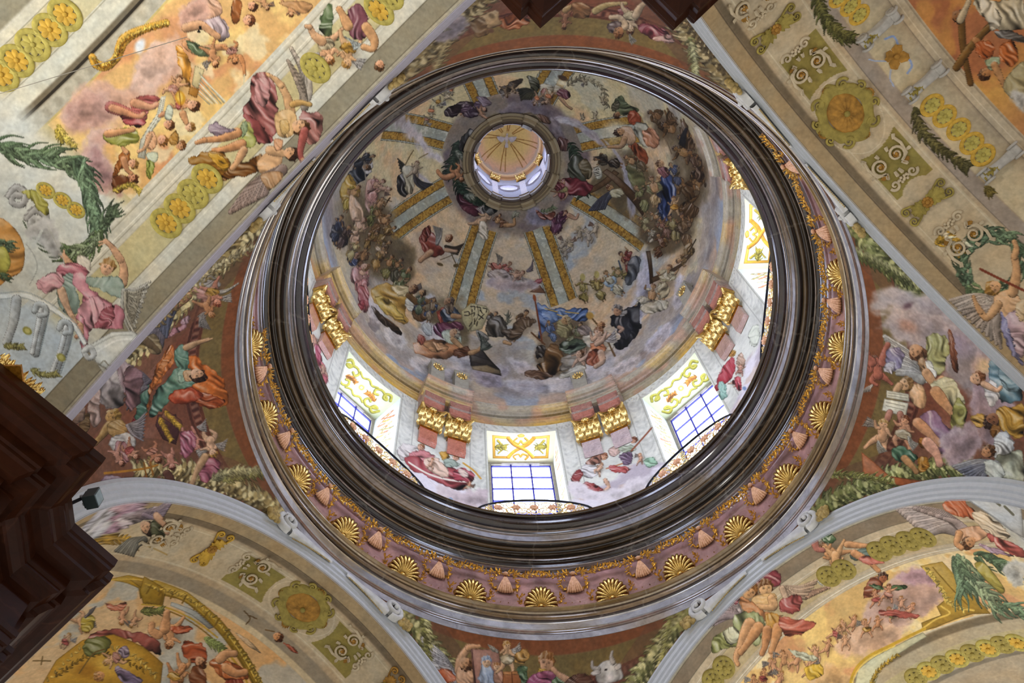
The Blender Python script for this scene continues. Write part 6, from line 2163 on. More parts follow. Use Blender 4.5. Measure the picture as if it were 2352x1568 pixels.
def spiral(m, c, e1, e2, R, turns, r0, r1, n=22, tail=None):
    path = []; rad = []
    for i in range(n + 1):
        q = i / n; a = q * turns * 2 * PI; rr = R * (1 - .86 * q)
        path.append(c + e1 * (rr * math.cos(a)) + e2 * (rr * math.sin(a))); rad.append(r0 + (r1 - r0) * q)
    if tail: path = [Vector(p) for p in tail] + path; rad = [r0] * len(tail) + rad
    m.tube(path, rad, 6)

SHAFT = {2: 'b5705c', 1: 'b9a6a4', 0: 'a8877a', 3: 'b27d68'}
def capital_mesh():
    m = MB(); X, Y, Zv = Vector((1, 0, 0)), Vector((0, 1, 0)), Vector((0, 0, 1))   # X out of the wall, Y across, Z up
    bw = .62
    # bell
    pts = []
    for i in range(7):
        q = i / 6; w = bw * (.5 + .10 * q ** 3); d = .16 + .16 * q ** 2
        for (yy, xx) in ((-w, 0), (-w, d * .7), (-w * .8, d), (0, d + .02), (w * .8, d), (w, d * .7), (w, 0)):
            pts.append(Vector((xx, yy, 1.12 * q)))
    m.grid(pts, 7, 7)
    for row, (z, L, ys, o) in enumerate([(.02, .52, (-.24, 0, .24), .17), (.30, .58, (-.33, -.12, .12, .33), .20), (.05, .42, (-.34, .34), .10)]):
        for y in ys:
            leaf(m, Vector((o, y, z)), Zv, (X + Y * y * .7).normalized(), Y, L, .26, .55)
    for sg in (-1, 1):
        spiral(m, Vector((.40, sg * .36, .98)), (X + Y * sg * .7).normalized() * 1, Zv, .15, 1.4, .035, .02, tail=[Vector((.2, sg * .1, .5)), Vector((.28, sg * .2, .85))])
        spiral(m, Vector((.33, sg * .10, .92)), Y * sg, Zv, .09, 1.3, .025, .015)
        for j in range(3): leaf(m, Vector((.25, sg * (.12 + .10 * j), .70)), Zv, X, Y, .26, .14, .8)
    m.ball((.36, 0, 1.08), .09, .10, .09)
    for j in range(6):
        a = j * PI / 3; m.ball((.38, .09 * math.cos(a), 1.08 + .09 * math.sin(a)), .05)
    # abacus with concave front
    top = []
    for z in (1.16, 1.24):
        for y in np.linspace(-.45, .45, 9): top.append(Vector((.44 - .12 * math.cos(y / .45 * PI / 2), y, z)))
    b = m.add(top, [(i, i + 1, 10 + i, 9 + i) for i in range(8)])
    m.add([Vector((0, -.45, z)) for z in (1.16, 1.24)] + [Vector((0, .45, z)) for z in (1.16, 1.24)], [])
    m.add(top[:9] + [Vector((0, .45, 1.16)), Vector((0, -.45, 1.16))], [tuple(range(11))])
    m.add([top[9 + i] for i in range(9)] + [Vector((0, .45, 1.24)), Vector((0, -.45, 1.24))], [tuple(range(10, -1, -1))])
    return m
cap_me = None
PLAB = {(3, 1): 'upper of the two pilasters left of the lower left window, gilded leafy capital', (3, -1): 'lower of the two pilasters left of the lower left window, gilded leafy capital',
        (2, 1): 'red marble pilaster just right of the lower left window, gilded capital', (2, -1): 'red marble pilaster just left of the lowest window, gilded capital',
        (1, 1): 'pale pilaster just right of the lowest window, gilded capital', (1, -1): 'pale pilaster just left of the lower right window, gilded capital',
        (0, 1): 'pinkish pilaster just above the lower right window, gilded capital', (0, -1): 'pinkish pilaster just below the right-hand window, gilded capital',
        (7, 1): 'pilaster above the right-hand window, only its gilded capital showing'}
def build_pilaster(k, sg):
    global cap_me
    azd = 22.5 + 45 * k + 4.1 * sg; n, t = radial(azd)
    Rm = Matrix(((-n.x, -t.x, 0), (-n.y, -t.y, 0), (0, 0, 1)))
    root = empty('pilaster', n * 7.10 + Vector((0, 0, 32.5)), Rm)
    tag(root, PLAB[(k, sg)], 'pilaster', 'marble pilasters of the drum')
    s = MB(); c = hexc(SHAFT.get(k, 'b08070'))
    v = [Vector((x, y, z)) for z in (0, .12, .95) for (x, y) in ((0, -.31), (.13 if z else .01, -.31), (.13 if z else .01, .31), (0, .31))]
    s.add(v, [(0, 1, 5, 4), (1, 2, 6, 5), (2, 3, 7, 6), (4, 5, 9, 8), (5, 6, 10, 9), (6, 7, 11, 10), (8, 9, 10, 11), (3, 2, 1, 0)], [c] * 12)
    s.build('shaft', M['shaft'], root)
    if cap_me is None:
        o = capital_mesh().build('capital', M['gold'], root, auto=50); cap_me = o.data
    else:
        o = bpy.data.objects.new('capital', cap_me); COL.objects.link(o); o.parent = root
    o.location = (.02, 0, .92); o['label'] = 'gilded leafy capital'
    r = MB(); r.box(.08, 0, .93, .2, .66, .06); r.build('necking', M['gold_dark'], root)
for kk in PLAB: build_pilaster(*kk)

# entablature breaks over each pilaster pair
for k in range(8):
    prof = [(r - .36, z - .0) for (r, z) in ent_prof]
    prof = [(7.2, 35.58)] + prof + [(7.0, 36.62)]
    cols = ['b08a70'] + ent_cols + ['a89880']
    pink = k in (1, 2, 0)
    def bj(base, w, kk, pink=pink):
        c = ent_jit(base, w, kk)
        return c * .75 + np.array([.66, .52, .47] if kk % 5 < 2 else [.64, .62, .58]) * .25 if pink else c
    struct(lathe('trim_%d' % (9 + k), prof, M['entab'], a0=22.5 + 45 * k - 7.9, a1=22.5 + 45 * k + 7.9, n=16, cols=cols, jitter=bj, capends=True), 'marble entablature block breaking forward above a pilaster pair')
    # dark recess wedge between the two capitals
    # frieze blocks
    for sg in (-1, 1):
        pr = [(7.12, 34.62), (6.66, 34.62), (6.66, 35.1), (6.60, 35.14), (6.60, 35.6), (7.12, 35.62)]
        a = 22.5 + 45 * k + 4.1 * sg
        struct(lathe('trim_%d' % (17 + 2 * k + (sg > 0)), pr, M['shaft'], a0=a - 3.3, a1=a + 3.3, n=6, cols=['a8766a', 'b5705c', '9a8478', 'a87464', '9a8478'], jitter=lambda b, w, kk: b * .95, capends=True), 'rose marble block above one capital')

# gilded masks on small grey pedestals at the foot of the dome
def dome_pt(azd, tt):
    a = math.radians(azd); t = tt * T_DOME; r = R_DOME * math.cos(t)
    return Vector((r * math.cos(a), r * math.sin(a), Z_DOME + H_DOME * math.sin(t)))
MASK_ = [(117.0, 'left-hand gilded mask on a grey pedestal above the red pilasters'), (108.7, 'right-hand gilded mask on a grey pedestal above the red pilasters'), (70.2, 'gilded mask on a grey pedestal above the pale pilasters, half hidden by cornice'), (25.6, 'gilded mask on a grey pedestal above the pinkish right-hand pilasters')]
for azd, lab in MASK_:
    n, t = radial(azd); Rm = Matrix(((-n.x, -t.x, 0), (-n.y, -t.y, 0), (0, 0, 1)))
    root = empty('pedestal', dome_pt(azd, .0) + Vector((0, 0, -.02)), Rm); tag(root, lab, 'pedestal', 'pedestals with gilded masks')
    b = MB(); b.box(.26, 0, .70, .30, .52, 1.4); b.box(.27, 0, 1.40, .36, .60, .10); b.build('block', plain_mat('grey_pedestal', 'a09a8a', .7) if 'grey_pedestal' not in bpy.data.materials else bpy.data.materials['grey_pedestal'], root)
    g = MB(); g.ball((.40, 0, 1.02), .08, .14, .20)
    for j in range(12):
        a = 2 * PI * j / 12; leaf(g, Vector((.40, .11 * math.cos(a), 1.02 + .15 * math.sin(a))), Vector((0, math.cos(a), math.sin(a))), Vector((1, 0, 0)), Vector((0, -math.sin(a), math.cos(a))), 0.15, .10, .5)
    for y in (-.08, .08): g.ball((.44, y, 1.11), .035)
    g.ball((.45, 0, 1.01), .04, .03, .07); g.ball((.43, 0, .91), .03, .07, .025)
    g.build('mask', M['gold'], root, auto=50)

# ------------------------------------------------------------------ wrought-iron window balconies
RLAB = {2: 'bowed iron railing before the lowest window, gilded flowers', 1: 'bowed iron railing before the lower right window, gilded flowers', 3: 'bowed iron railing before the lower left window, partly hidden', 0: 'bowed iron railing before the right-hand window, seen edge-on', 4: 'thin sliver of iron railing at the left edge of the drum'}
def build_rail(k):
    azd = 45 * k; n, t = radial(azd); Rm = Matrix(((n.x, t.x, 0), (n.y, t.y, 0), (0, 0, 1)))
    root = empty('window_railing', Vector((0, 0, Z_SILL)), Rm); tag(root, RLAB[k], 'railing', 'iron railings before the drum windows')
    A = math.radians(15)
    def pt(q, h, r=6.14): a = q * A; return Vector((r * math.cos(a), r * math.sin(a), h))
    H_ = lambda q: .12 + .86 * (1 - q * q) ** .8
    m = MB(); m.tube([pt(q, H_(q)) for q in np.linspace(-1, 1, 33)], .034, 6); m.build('handrail', M['iron'], root, smooth=True)
    m = MB(); m.tube([pt(q, .06) for q in np.linspace(-1, 1, 25)], .02, 5); m.build('bottom_rail', M['iron'], root, smooth=True)
    rnd = random.Random(k + 5)
    for j in range(9):
        q = -.8 + .2 * j; h = H_(q); m = MB(); sg = 1 if j < 4.5 else -1
        e1 = (pt(q + .02, 0) - pt(q - .02, 0)).normalized(); up = Vector((0, 0, 1)); c = pt(q, 0)
        R = min(h * .3, .22)
        spiral(m, c + up * (h * .35), e1 * sg, up, R, 1.5, .016, .012, tail=[c + up * .06])
        spiral(m, c + up * (h * .72), -e1 * sg, up, R * .7, 1.4, .014, .01, tail=[c + up * (h * .4)])
        m.build('scroll', M['gold'], root, smooth=True)
    for j in range(5):
        q = -.64 + .32 * j; h = H_(q); m = MB(); c = pt(q, h * .5, 6.10)
        for i in range(6):
            a = i * PI / 3; e1 = (pt(q + .02, 0) - pt(q - .02, 0)).normalized()
            m.ball(c + e1 * (.08 * math.cos(a)) + Vector((0, 0, .08 * math.sin(a))), .055, nu=6, nv=4)
        m.ball(c, .05)
        m.build('flower', M['copper'], root, smooth=True)['label'] = 'reddish gilded flower'
for k_ in RLAB: build_rail(k_)

# ------------------------------------------------------------------ lantern over the eye of the dome
eye = [(2.06, 46.80), (2.05, 46.66), (1.96, 46.60), (1.90, 46.66), (1.84, 46.62), (1.74, 46.62), (1.72, 46.70), (1.64, 46.72)]
struct(lathe('trim_33', eye, M['stucco'], cols=['7d715a', '93866a', '6d5f48', '8f8060', '5d503c', '85765a', '4d4030'], n=160), 'brown stone moulding round the eye of the dome')
lip = [(1.66, 46.70), (1.60, 46.72), (1.56, 46.80), (1.56, 47.02), (1.60, 47.05), (1.62, 47.2)]
struct(lathe('trim_34', lip, M['ring'], cols=['3a2a22', 'c0bcb8', '2e211c', '2e211c', '7a6a5a'], n=160), 'dark rim of the lantern opening')
for k in range(8):
    pr = [(1.66, 46.66), (1.535, 46.68), (1.50, 46.78), (1.50, 46.99), (1.6, 47.0)]
    struct(lathe('trim_%d' % (35 + k), pr, M['ring'], a0=22.5 + 45 * k - 9, a1=22.5 + 45 * k + 9, n=8, cols=['4a3a30', 'c8c4c0', '33251f', '33251f'], capends=True), 'forward break of the lantern rim')
    pr2 = [(2.1, 46.74), (2.09, 46.56), (1.98, 46.52), (1.86, 46.54), (1.78, 46.60), (1.70, 46.66)]
    struct(lathe('trim_%d' % (43 + k), pr2, M['stucco'], a0=22.5 + 45 * k - 9, a1=22.5 + 45 * k + 9, n=8, cols=['6d5f48', '93866a', '7d6d50', '96886a', '55483a'], capends=True), 'forward break of the eye moulding')
# lantern wall with round windows
U = np.arange(0, 360, 1.0); V = np.linspace(47.0, 50.9, 80); UU, VV = np.meshgrid(U, V, indexing='ij'); a_ = np.radians(UU)
dw = (UU + 22.5) % 45 - 22.5; rad_ = np.hypot(np.radians(dw) * 1.62, (VV - 49.0) * .8)
C_ = np.zeros(UU.shape + (3,)); C_[:] = hexc('bfc2d0')
lay(C_, (rad_ > .36) * (rad_ < .52), '8f8a92'); lay(C_, (rad_ > .52) * (rad_ < .56), '6d6870'); lay(C_, (np.abs(np.abs(dw) - 22.5) * .028 < .13), 'e6e2e6')
lay(C_, (rad_ > .53) * (rad_ < .7) * ss(.2, .8, np.sin(UU * 2.1) * np.sin(VV * 16)), 'a9b0c8', .7)
lantern = struct(grid_mesh('wall_lantern', np.stack([1.62 * np.cos(a_), 1.62 * np.sin(a_), VV], -1), True, C_.reshape(-1, 3), M['fresco'], mask=rad_ > .37), 'white lantern wall with round windows')
for k in range(8):
    n, t = radial(45 * k); up = Vector((0, 0, 1)); m = MB(); ring_ = []
    N_ = 24
    for (x, rr) in ((1.58, .39), (1.64, .36), (1.95, .33)):
        for i in range(N_):
            w_ = 2 * PI * i / N_; ring_.append(n * x + t * (rr * math.cos(w_)) + up * (49.0 + rr / .8 * math.sin(w_)))
    f_ = [(j * N_ + i, j * N_ + (i + 1) % N_, (j + 1) * N_ + (i + 1) % N_, (j + 1) * N_ + i) for j in range(2) for i in range(N_)]
    m.add(ring_, f_, [hexc('a9a6b4')] * len(ring_))
    o = struct(m.build('window_%d' % (9 + k), M['stucco'], smooth=True), 'round window of the lantern')
    g = MB(); g.add([n * 1.94 + t * (.34 * math.cos(2 * PI * i / N_)) + up * (49.0 + .42 * math.sin(2 * PI * i / N_)) for i in range(N_)], [tuple(range(N_))]); g.build('glass_pane', M['lantern_glass'], o)
    for z in (-.14, .12):
        b = MB(); b.tube([n * 1.9 + t * -.33 + up * (49.0 + z), n * 1.9 + t * .33 + up * (49.0 + z)], .02, 4); b.build('glazing_bar', M['muntin'], o)
    b = MB(); b.tube([n * 1.9 + t * (.33 * math.cos(w_)) + up * (49.0 + .40 * math.sin(w_)) for w_ in np.linspace(0, PI, 13)], .025, 4); b.build('glazing_bar', M['muntin'], o)
lent = [(1.66, 50.70), (1.57, 50.72), (1.55, 50.84), (1.58, 50.87), (1.58, 50.98), (1.52, 51.02), (1.48, 51.12), (1.44, 51.2), (1.46, 51.3)]
struct(lathe('trim_51', lent, M['stucco'], cols=['dcb083', 'c99a6a', 'e3bd8c', 'd6a678', 'b58a5c', 'dfb888', 'ecd2a8', 'cf9f70'], n=120), 'orange marble entablature inside the lantern')
U = np.arange(0, 360, 1.2); V = np.linspace(0, 1, 60); UU, VV = np.meshgrid(U, V, indexing='ij'); a_ = np.radians(UU)
rr_ = 1.46 * np.cos(VV * PI / 2); zz_ = 51.28 + 1.35 * np.sin(VV * PI / 2)
C_ = np.zeros(UU.shape + (3,)); C_[:] = hexc('e6bf9c'); lay(C_, ss(.25, .62, VV), 'e6cf86'); lay(C_, ss(.8, .98, VV), 'f0e2a4')
cl_ = fbm(np.cos(a_) * 5 + 9, np.sin(a_) * 5 + VV * 4, 3, 2); lay(C_, (1 - ss(.05, .28, VV + .3 * (cl_ - .5))), 'b8aea4'); lay(C_, (1 - ss(.0, .2, VV + .4 * (cl_ - .5))), 'e0cdb4', .8)
for j in range(8):
    for dd in (-5, 5):
        lay(C_, (np.abs((UU - 45 * j - 8 - dd + 180) % 360 - 180) * np.cos(VV * PI / 2) < 1.0) * (VV > .18) * (VV < .86), '9a6f34', .75)
struct(grid_mesh('ceiling_lantern', np.stack([rr_ * np.cos(a_), rr_ * np.sin(a_), zz_], -1), True, C_.reshape(-1, 3), M['fresco']), 'small golden lantern dome with painted rays')
# dove in the rays
root = empty('dove', (0, 0, 52.50)); tag(root, 'pale dove with spread wings amid rays in the lantern dome', 'dove')
m = MB(); m.ball((0, .02, 0), .09, .18, .07); m.ball((.02, -.19, -.02), .06, .07, .05); m.build('body', M['white'], root, smooth=True)
for sg in (-1, 1):
    m = MB()
    for j in range(7):
        a = .25 + .16 * j; leaf(m, Vector((sg * .06, -.02, 0)), Vector((sg * math.cos(a * .9), .9 * math.sin(a) - .35, 0)).normalized(), Vector((0, 0, -1)), Vector((0, 1, 0)), .52 - .03 * j, .10, .1)
    m.build('wing', M['white'], root, smooth=True)
m = MB()
for j in range(5): leaf(m, Vector((0, .16, 0)), Vector((.12 * (j - 2), 1, 0)).normalized(), Vector((0, 0, -1)), Vector((1, 0, 0)), .34, .09, .1)
m.build('tail', M['white'], root, smooth=True)
LC = [(112.5, 'gilded lantern capital left of the lowest round window'), (67.5, 'gilded lantern capital right of the lowest round window'), (157.5, 'gilded lantern capital at the left edge of the eye'), (22.5, 'gilded lantern capital at the right edge of the eye')]
for azd, lab in LC:
    n, t = radial(azd); Rm = Matrix(((-n.x, -t.x, 0), (-n.y, -t.y, 0), (0, 0, 1)))
    o = bpy.data.objects.new('lantern_capital', cap_me); COL.objects.link(o); o.matrix_world = Matrix.Translation(n * 1.63 + Vector((0, 0, 50.05))) @ Rm.to_4x4() @ Matrix.Scale(.52, 4)
    tag(o, lab, 'capital', 'gilded capitals inside the lantern')

# ------------------------------------------------------------------ gilded shells and sprays on the ring frieze
def inst(src, name, Mx, parent=None):
    o = src.copy(); o.name = name; COL.objects.link(o)
    if parent is not None: o.parent = parent
    else: o.matrix_world = Mx
    return o
def copy_tree(root, Mx):
    r = root.copy(); COL.objects.link(r); r.matrix_world = Mx
    for ch in root.children:
        c = ch.copy(); COL.objects.link(c); c.parent = r
    return r
def ring_frame(azd, z, r=7.03, tilt=0):
    """X across, Y up, Z towards the dome axis"""
    n, t = radial(azd); up = Vector((0, 0, 1)); out = -n
    Mx = Matrix(((t.x, up.x, out.x, n.x * r), (t.y, up.y, out.y, n.y * r), (t.z, up.z, out.z, z), (0, 0, 0, 1)))
    return Mx @ Matrix.Rotation(math.radians(tilt), 4, 'X')
def ordinal(i): return ['first', 'second', 'third', 'fourth', 'fifth', 'sixth', 'seventh', 'eighth', 'ninth', 'tenth'][i - 1]
def where(azd, step, base=90.0, off=0.0):
    q = (base - azd) / step
    if abs(q) < .01: return 'under the lowest window'
    side = 'right' if q > 0 else 'left'
    return '%s %s of the lowest window' % (ordinal(int(math.ceil(abs(q) - .01 - 1e-9))), side)

def big_shell():
    m = MB(); n = 13; pts = []; K = 10
    for i in range(n * 4 + 1):                       # ribbed fan springing from its foot
        a = math.radians(-14 + 208 * i / (n * 4)); ph = (i % 4) / 4 * 2 * PI
        for j in range(K):
            q = j / (K - 1)
            rr = (.05 + .95 * q) * (1 + .05 * math.cos(ph) * q)
            pts.append((.40 * rr * math.cos(a), -.20 + .50 * rr * math.sin(a), .05 + .15 * math.sin(PI * min(q * .8, 1)) + .034 * math.cos(ph) * (.2 + .8 * q)))
    m.grid(pts, n * 4 + 1, K)
    m.ball((0, -.20, .12), .09, .06, .06)
    return m
def shell_rim():
    m = MB(); n = 13
    m.tube([(.41 * (1 + .03 * math.cos(8 * i)) * math.cos(math.radians(-14 + 2 * i)), -.20 + .51 * math.sin(math.radians(-14 + 2 * i)), .085) for i in range(105)], .022, 5)
    for sg in (-1, 1):
        spiral(m, Vector((sg * .20, -.27, .13)), Vector((sg, 0, 0)), Vector((0, -1, 0)), .10, 1.4, .034, .018, tail=[Vector((sg * .40, -.2, .07)), Vector((sg * .34, -.29, .10))])
    return m
def shell_ribs(n, a0, a1, rx, ry, cy, z0, bulge, r0, r1):
    m = MB()
    for i in range(n):
        a = math.radians(a0 + (a1 - a0) * (i + .5) / n); path = []; rad = []
        for j in range(9):
            q = .10 + .92 * j / 8
            path.append((rx * q * math.cos(a), cy + ry * q * math.sin(a), z0 + bulge * math.sin(PI * min(q * .8, 1)))); rad.append(r0 + (r1 - r0) * q)
        m.tube(path, rad, 6)
    m.ball((0, cy + (.02 if ry > 0 else -.02), z0 + .06), .07, .05, .05)
    return m
def small_shell():
    m = MB(); n = 7; K = 8; pts = []
    for i in range(n * 4 + 1):
        a = math.radians(247 + 46 * i / (n * 4)); ph = (i % 4) / 4 * 2 * PI
        for j in range(K):
            q = j / (K - 1); rr = .06 + .50 * q * (1 + .07 * math.cos(ph) * q)
            pts.append((rr * math.cos(a), .26 + rr * math.sin(a), .07 + .09 * math.sin(PI * q * .8) + .042 * math.cos(ph) * (.3 + .7 * q)))
    m.grid(pts, n * 4 + 1, K)
    m.ball((0, .22, .10), .05, .05, .05)
    return m
def spray_mesh(kind, seed, side=1):
    """small leafy sprig in relief"""
    rnd = random.Random(seed); m = MB(); Zv = Vector((0, 0, 1))
    def sprig(path, n, spread, L):
        Q = smooth_open(path, 6)
        for i in range(n):
            q = i / (n - 1) * (len(Q) - 1); j = min(int(q), len(Q) - 2); p = Q[j] + (Q[j + 1] - Q[j]) * (q - j); t = Q[j + 1] - Q[j]
            a = math.atan2(t[1], t[0]) + (1 if i % 2 else -1) * rnd.uniform(.3, 1.25); d = Vector((math.cos(a), math.sin(a), 0))
            leaf(m, Vector((p[0] + rnd.uniform(-spread, spread), p[1] + rnd.uniform(-spread, spread), rnd.uniform(.03, .07))), d, Zv, Vector((-d.y, d.x, 0)), L * rnd.uniform(.8, 1.5), L * rnd.uniform(.32, .5), rnd.uniform(.2, .6), 3)
        m.tube([(p[0], p[1], .03) for p in Q], .012, 4)
    for sg in (side,):
        if kind == 'top':
            sprig([(sg * .05, .34), (sg * .24, .40), (sg * .46, .33), (sg * .66, .40), (sg * .84, .44)], 34, .035, .13)
            sprig([(sg * .20, .36), (sg * .30, .18), (sg * .36, .02), (sg * .30, -.12), (sg * .20, -.18)], 22, .03, .12)
        else:
            sprig([(sg * .38, -.16), (sg * .50, -.06), (sg * .60, -.16), (sg * .72, -.24), (sg * .84, -.16)], 26, .03, .12)
            sprig([(sg * .48, -.06), (sg * .56, .08), (sg * .50, .16)], 10, .02, .10)
    return m
src_big = None
VIS_BIG = [90 + 15 * i for i in range(-7, 7)]
VIS_SMALL = [97.5 + 15 * i for i in range(-9, 6)]
for azd in VIS_BIG:
    w_ = where(azd, 15)
    if src_big is None:
        src_big = empty('scallop_shell'); tag(src_big, 'x', 'shell', 'large gilded scallop shells of the ring frieze')
        big_shell().build('fan', M['shell_ground'], src_big, auto=60); shell_ribs(13, -14, 194, .41, .51, -.20, .085, .15, .014, .044).build('ribs', M['gold'], src_big, smooth=True); shell_rim().build('scalloped_rim', M['gold_dark'], src_big, smooth=True)
        o = src_big; o.matrix_world = ring_frame(azd, 24.58, 7.02, 32)
    else: o = copy_tree(src_big, ring_frame(azd, 24.58, 7.02, 32))
    tag(o, 'large gilded scallop shell with curled foot, ' + w_)
src_sm = None; src_sp = {}; src_sp2 = {}
for azd in VIS_SMALL:
    q = (90 - azd) / 15; w_ = '%s small one %s of the lowest window' % (ordinal(int(abs(q) + .5)), 'right' if q > 0 else 'left')
    if src_sm is None:
        src_sm = empty('fan_shell'); small_shell().build('fan', M['shell_ground'], src_sm, auto=60); shell_ribs(7, 247, 293, .56, .56, .26, .10, .09, .012, .034).build('ribs', M['copper'], src_sm, smooth=True); o = src_sm; o.matrix_world = ring_frame(azd, 25.20, 7.0, 24)
    else: o = copy_tree(src_sm, ring_frame(azd, 25.20, 7.0, 24))
    tag(o, 'narrow fan shell, ' + w_, 'shell', 'small fan shells of the ring frieze')
    for sd_ in (-1, 1):
        lab_ = 'leaf festoon on the %s of the %s' % ('right' if sd_ < 0 else 'left', w_.replace('small one', 'fan shell'))
        if sd_ not in src_sp:
            src_sp[sd_] = spray_mesh('top', 4, sd_).build('leaf_festoon', M['gold'], auto=60); o = src_sp[sd_]; o.matrix_world = ring_frame(azd, 25.20, 7.0, 24)
        else: o = inst(src_sp[sd_], 'leaf_festoon', ring_frame(azd, 25.20, 7.0, 24))
        tag(o, lab_, 'festoon', 'gilded leaf festoons of the ring frieze')
for azd in VIS_BIG:
    for sd_ in (-1, 1):
        lab_ = 'leaf scroll on the %s of the large shell %s' % ('right' if sd_ < 0 else 'left', where(azd, 15).replace('directly ', ''))
        if sd_ not in src_sp2:
            src_sp2[sd_] = spray_mesh('low', 9, sd_).build('leaf_scroll', M['gold'], auto=60); o = src_sp2[sd_]; o.matrix_world = ring_frame(azd, 24.58, 7.02, 32)
        else: o = inst(src_sp2[sd_], 'leaf_scroll', ring_frame(azd, 24.58, 7.02, 32))
        tag(o, lab_, 'leaf scroll', 'gilded leaf scrolls of the ring frieze')

# ------------------------------------------------------------------ relief ornaments on the vault ribs
def vault_frame_at(key, phi, d, rot=0.0, scale=1.0, lift=.0, sx=1.0):
    """X along the arch (growing phi), Y along the vault (growing d), Z into the room"""
    n, t = vault_frame(key); p = math.radians(phi)
    ex = Vector(t * math.cos(p) + np.array([0, 0, -math.sin(p)])); ey = Vector(n); ez = Vector(-(t * math.sin(p) + np.array([0, 0, math.cos(p)])))
    c, s = math.cos(math.radians(rot)), math.sin(math.radians(rot))
    ax = (ex * c + ey * s) * scale * sx; ay = (ey * c - ex * s) * scale; az_ = ez * scale
    o = vault_pt(key, phi, d, lift)
    return Matrix(((ax.x, ay.x, az_.x, o.x), (ax.y, ay.y, az_.y, o.y), (ax.z, ay.z, az_.z, o.z), (0, 0, 0, 1)))

def flat_ring(m, c, r0, r1, h, sx=1.0, sy=1.0, n=28, wob=0, k=0):
    pts = []
    for i in range(n):
        a = 2 * PI * i / n; f = 1 + wob * math.cos(k * a)
        for (r, z) in ((r0, .005), (r0 + (r1 - r0) * .15, h), (r0 + (r1 - r0) * .5, h * .75), (r0 + (r1 - r0) * .85, h), (r1, .0)):
            pts.append((c[0] + r * f * sx * math.cos(a), c[1] + r * f * sy * math.sin(a), z))
    m.grid(pts, n, 5, closed_u=True)
def rosette_parts():
    a = MB(); flat_ring(a, (0, 0), .185, .30, .035, .88, 1.12)
    b = MB()
    pts = [(0, 0, .03)]
    n = 48; rows = 4
    for j in range(1, rows + 1):
        for i in range(n):
            w = 2 * PI * i / n; pet = abs(math.cos(4 * w)) ** .6; q = j / rows; r = .20 * q * (.72 + .28 * pet if j == rows else 1)
            pts.append((r * .88 * math.cos(w), r * 1.12 * math.sin(w), .012 + .035 * math.sin(PI * q * .8) * (.55 + .45 * pet)))
    f = [(0, 1 + i, 1 + (i + 1) % n) for i in range(n)] + [(1 + (j - 1) * n + i, 1 + j * n + i, 1 + j * n + (i + 1) % n, 1 + (j - 1) * n + (i + 1) % n) for j in range(1, rows) for i in range(n)]
    b.add(pts, f)
    c = MB(); c.ball((0, 0, .045), .045, .05, .03)
    return a, b, c
def hook_parts():
    a = MB()
    for sg in (-1, 1):
        spiral(a, Vector((0, sg * .14, .02)), Vector((1, 0, 0)), Vector((0, sg, 0)), .17, 1.6, .045, .03, tail=[Vector((-.28, sg * .02, .015)), Vector((-.10, sg * .01, .02))])
    return a
ros = {}
def rosette(key, phi, d, label, group, style, scale=1.0, rot=0):
    Mx = vault_frame_at(key, phi, d, rot, scale)
    if style not in ros:
        r = empty('rosette'); tag(r, label, 'rosette', group); a, b, c = rosette_parts()
        oc, ic = {'gold': ('olive', 'ochre'), 'olive': ('olive', 'olive'), 'amber': ('ochre', 'olive'), 'dull': ('olive_dull', 'olive_dull')}[style]
        a.build('guilloche_ring', M[oc], r, smooth=True); b.build('petals', M[ic], r, smooth=True); c.build('boss', M[ic], r, smooth=True)
        ros[style] = r; r.matrix_world = Mx
    else: r = copy_tree(ros[style], Mx)
    tag(r, label, 'rosette', group); return r
M['olive_dull'] = plain_mat('dull_olive_paint', '9c8c46', .75, scale=9, grain=.2)
M['ochre_dull'] = plain_mat('dull_ochre_paint', 'a67a34', .75, scale=9, grain=.25)
M['cream'] = plain_mat('cream_stucco', 'c4b496', .75)
M['grey_stucco'] = plain_mat('grey_stucco', 'b4b0a8', .75)
def chain(key, lst, desc, group, styles, scale=1.0):
    for i, (phi, d) in enumerate(lst):
        nm = ordinal(i + 1) if i < len(lst) - 1 or len(lst) < 3 else 'last'
        rosette(key, phi, d, '%s rosette of %s' % (nm, desc), group, styles[i % len(styles)], scale)
chain('tl', [(-31.0, 8.09), (-27.1, 8.1), (-23.3, 8.11), (-19.2, 8.12)], 'the olive chain below the golden sky, from its lower end', 'rosettes of the near left chain', ['gold', 'gold', 'olive', 'gold'])
chain('tl', [(11.5, 8.09), (29.8, 7.98), (33.8, 8.05)], 'the olive chain above the flying angels, going up', 'rosettes of the near left chain', ['olive', 'gold', 'olive'])
chain('tl', [(-31, 12.04), (-27.1, 12.04), (-22.9, 12.04), (-18.7, 12.02), (-14.7, 12.02)], 'the olive chain in the top left corner, from the left edge', 'rosettes of the far left chain', ['gold', 'gold', 'olive', 'gold', 'gold'], 1.05)
chain('tl', [(-41.7, 10.05), (-41.0, 9.72), (-40.7, 9.43)], 'the short yellow chain beside the palm branch, from the left', 'rosettes by the palm', ['gold'], .55)
chain('br', [(-11.6, 8.06), (-15.4, 8.10), (-25.2, 8.06), (-28.8, 8.04), (-32.8, 8.05), (-36.4, 8.05)], 'the dull chain on the lower right rib, from the flying putti', 'rosettes of the lower right chain', ['dull'], 1.0)
chain('br', [(25.4, 8.02), (21.4, 8.03)], 'the dull chain at the bottom edge below the embracing pair', 'rosettes of the lower right chain', ['dull'])
chain('br', [(-8.9, 11.87), (-12.4, 11.88), (-16.1, 11.89), (-20, 11.9), (-23.9, 11.9), (-27.9, 11.9), (-31.6, 11.9), (-35.0, 11.92)], 'the yellow chain in the lower right corner, from the left', 'rosettes of the corner chain', ['dull', 'gold'], .98)
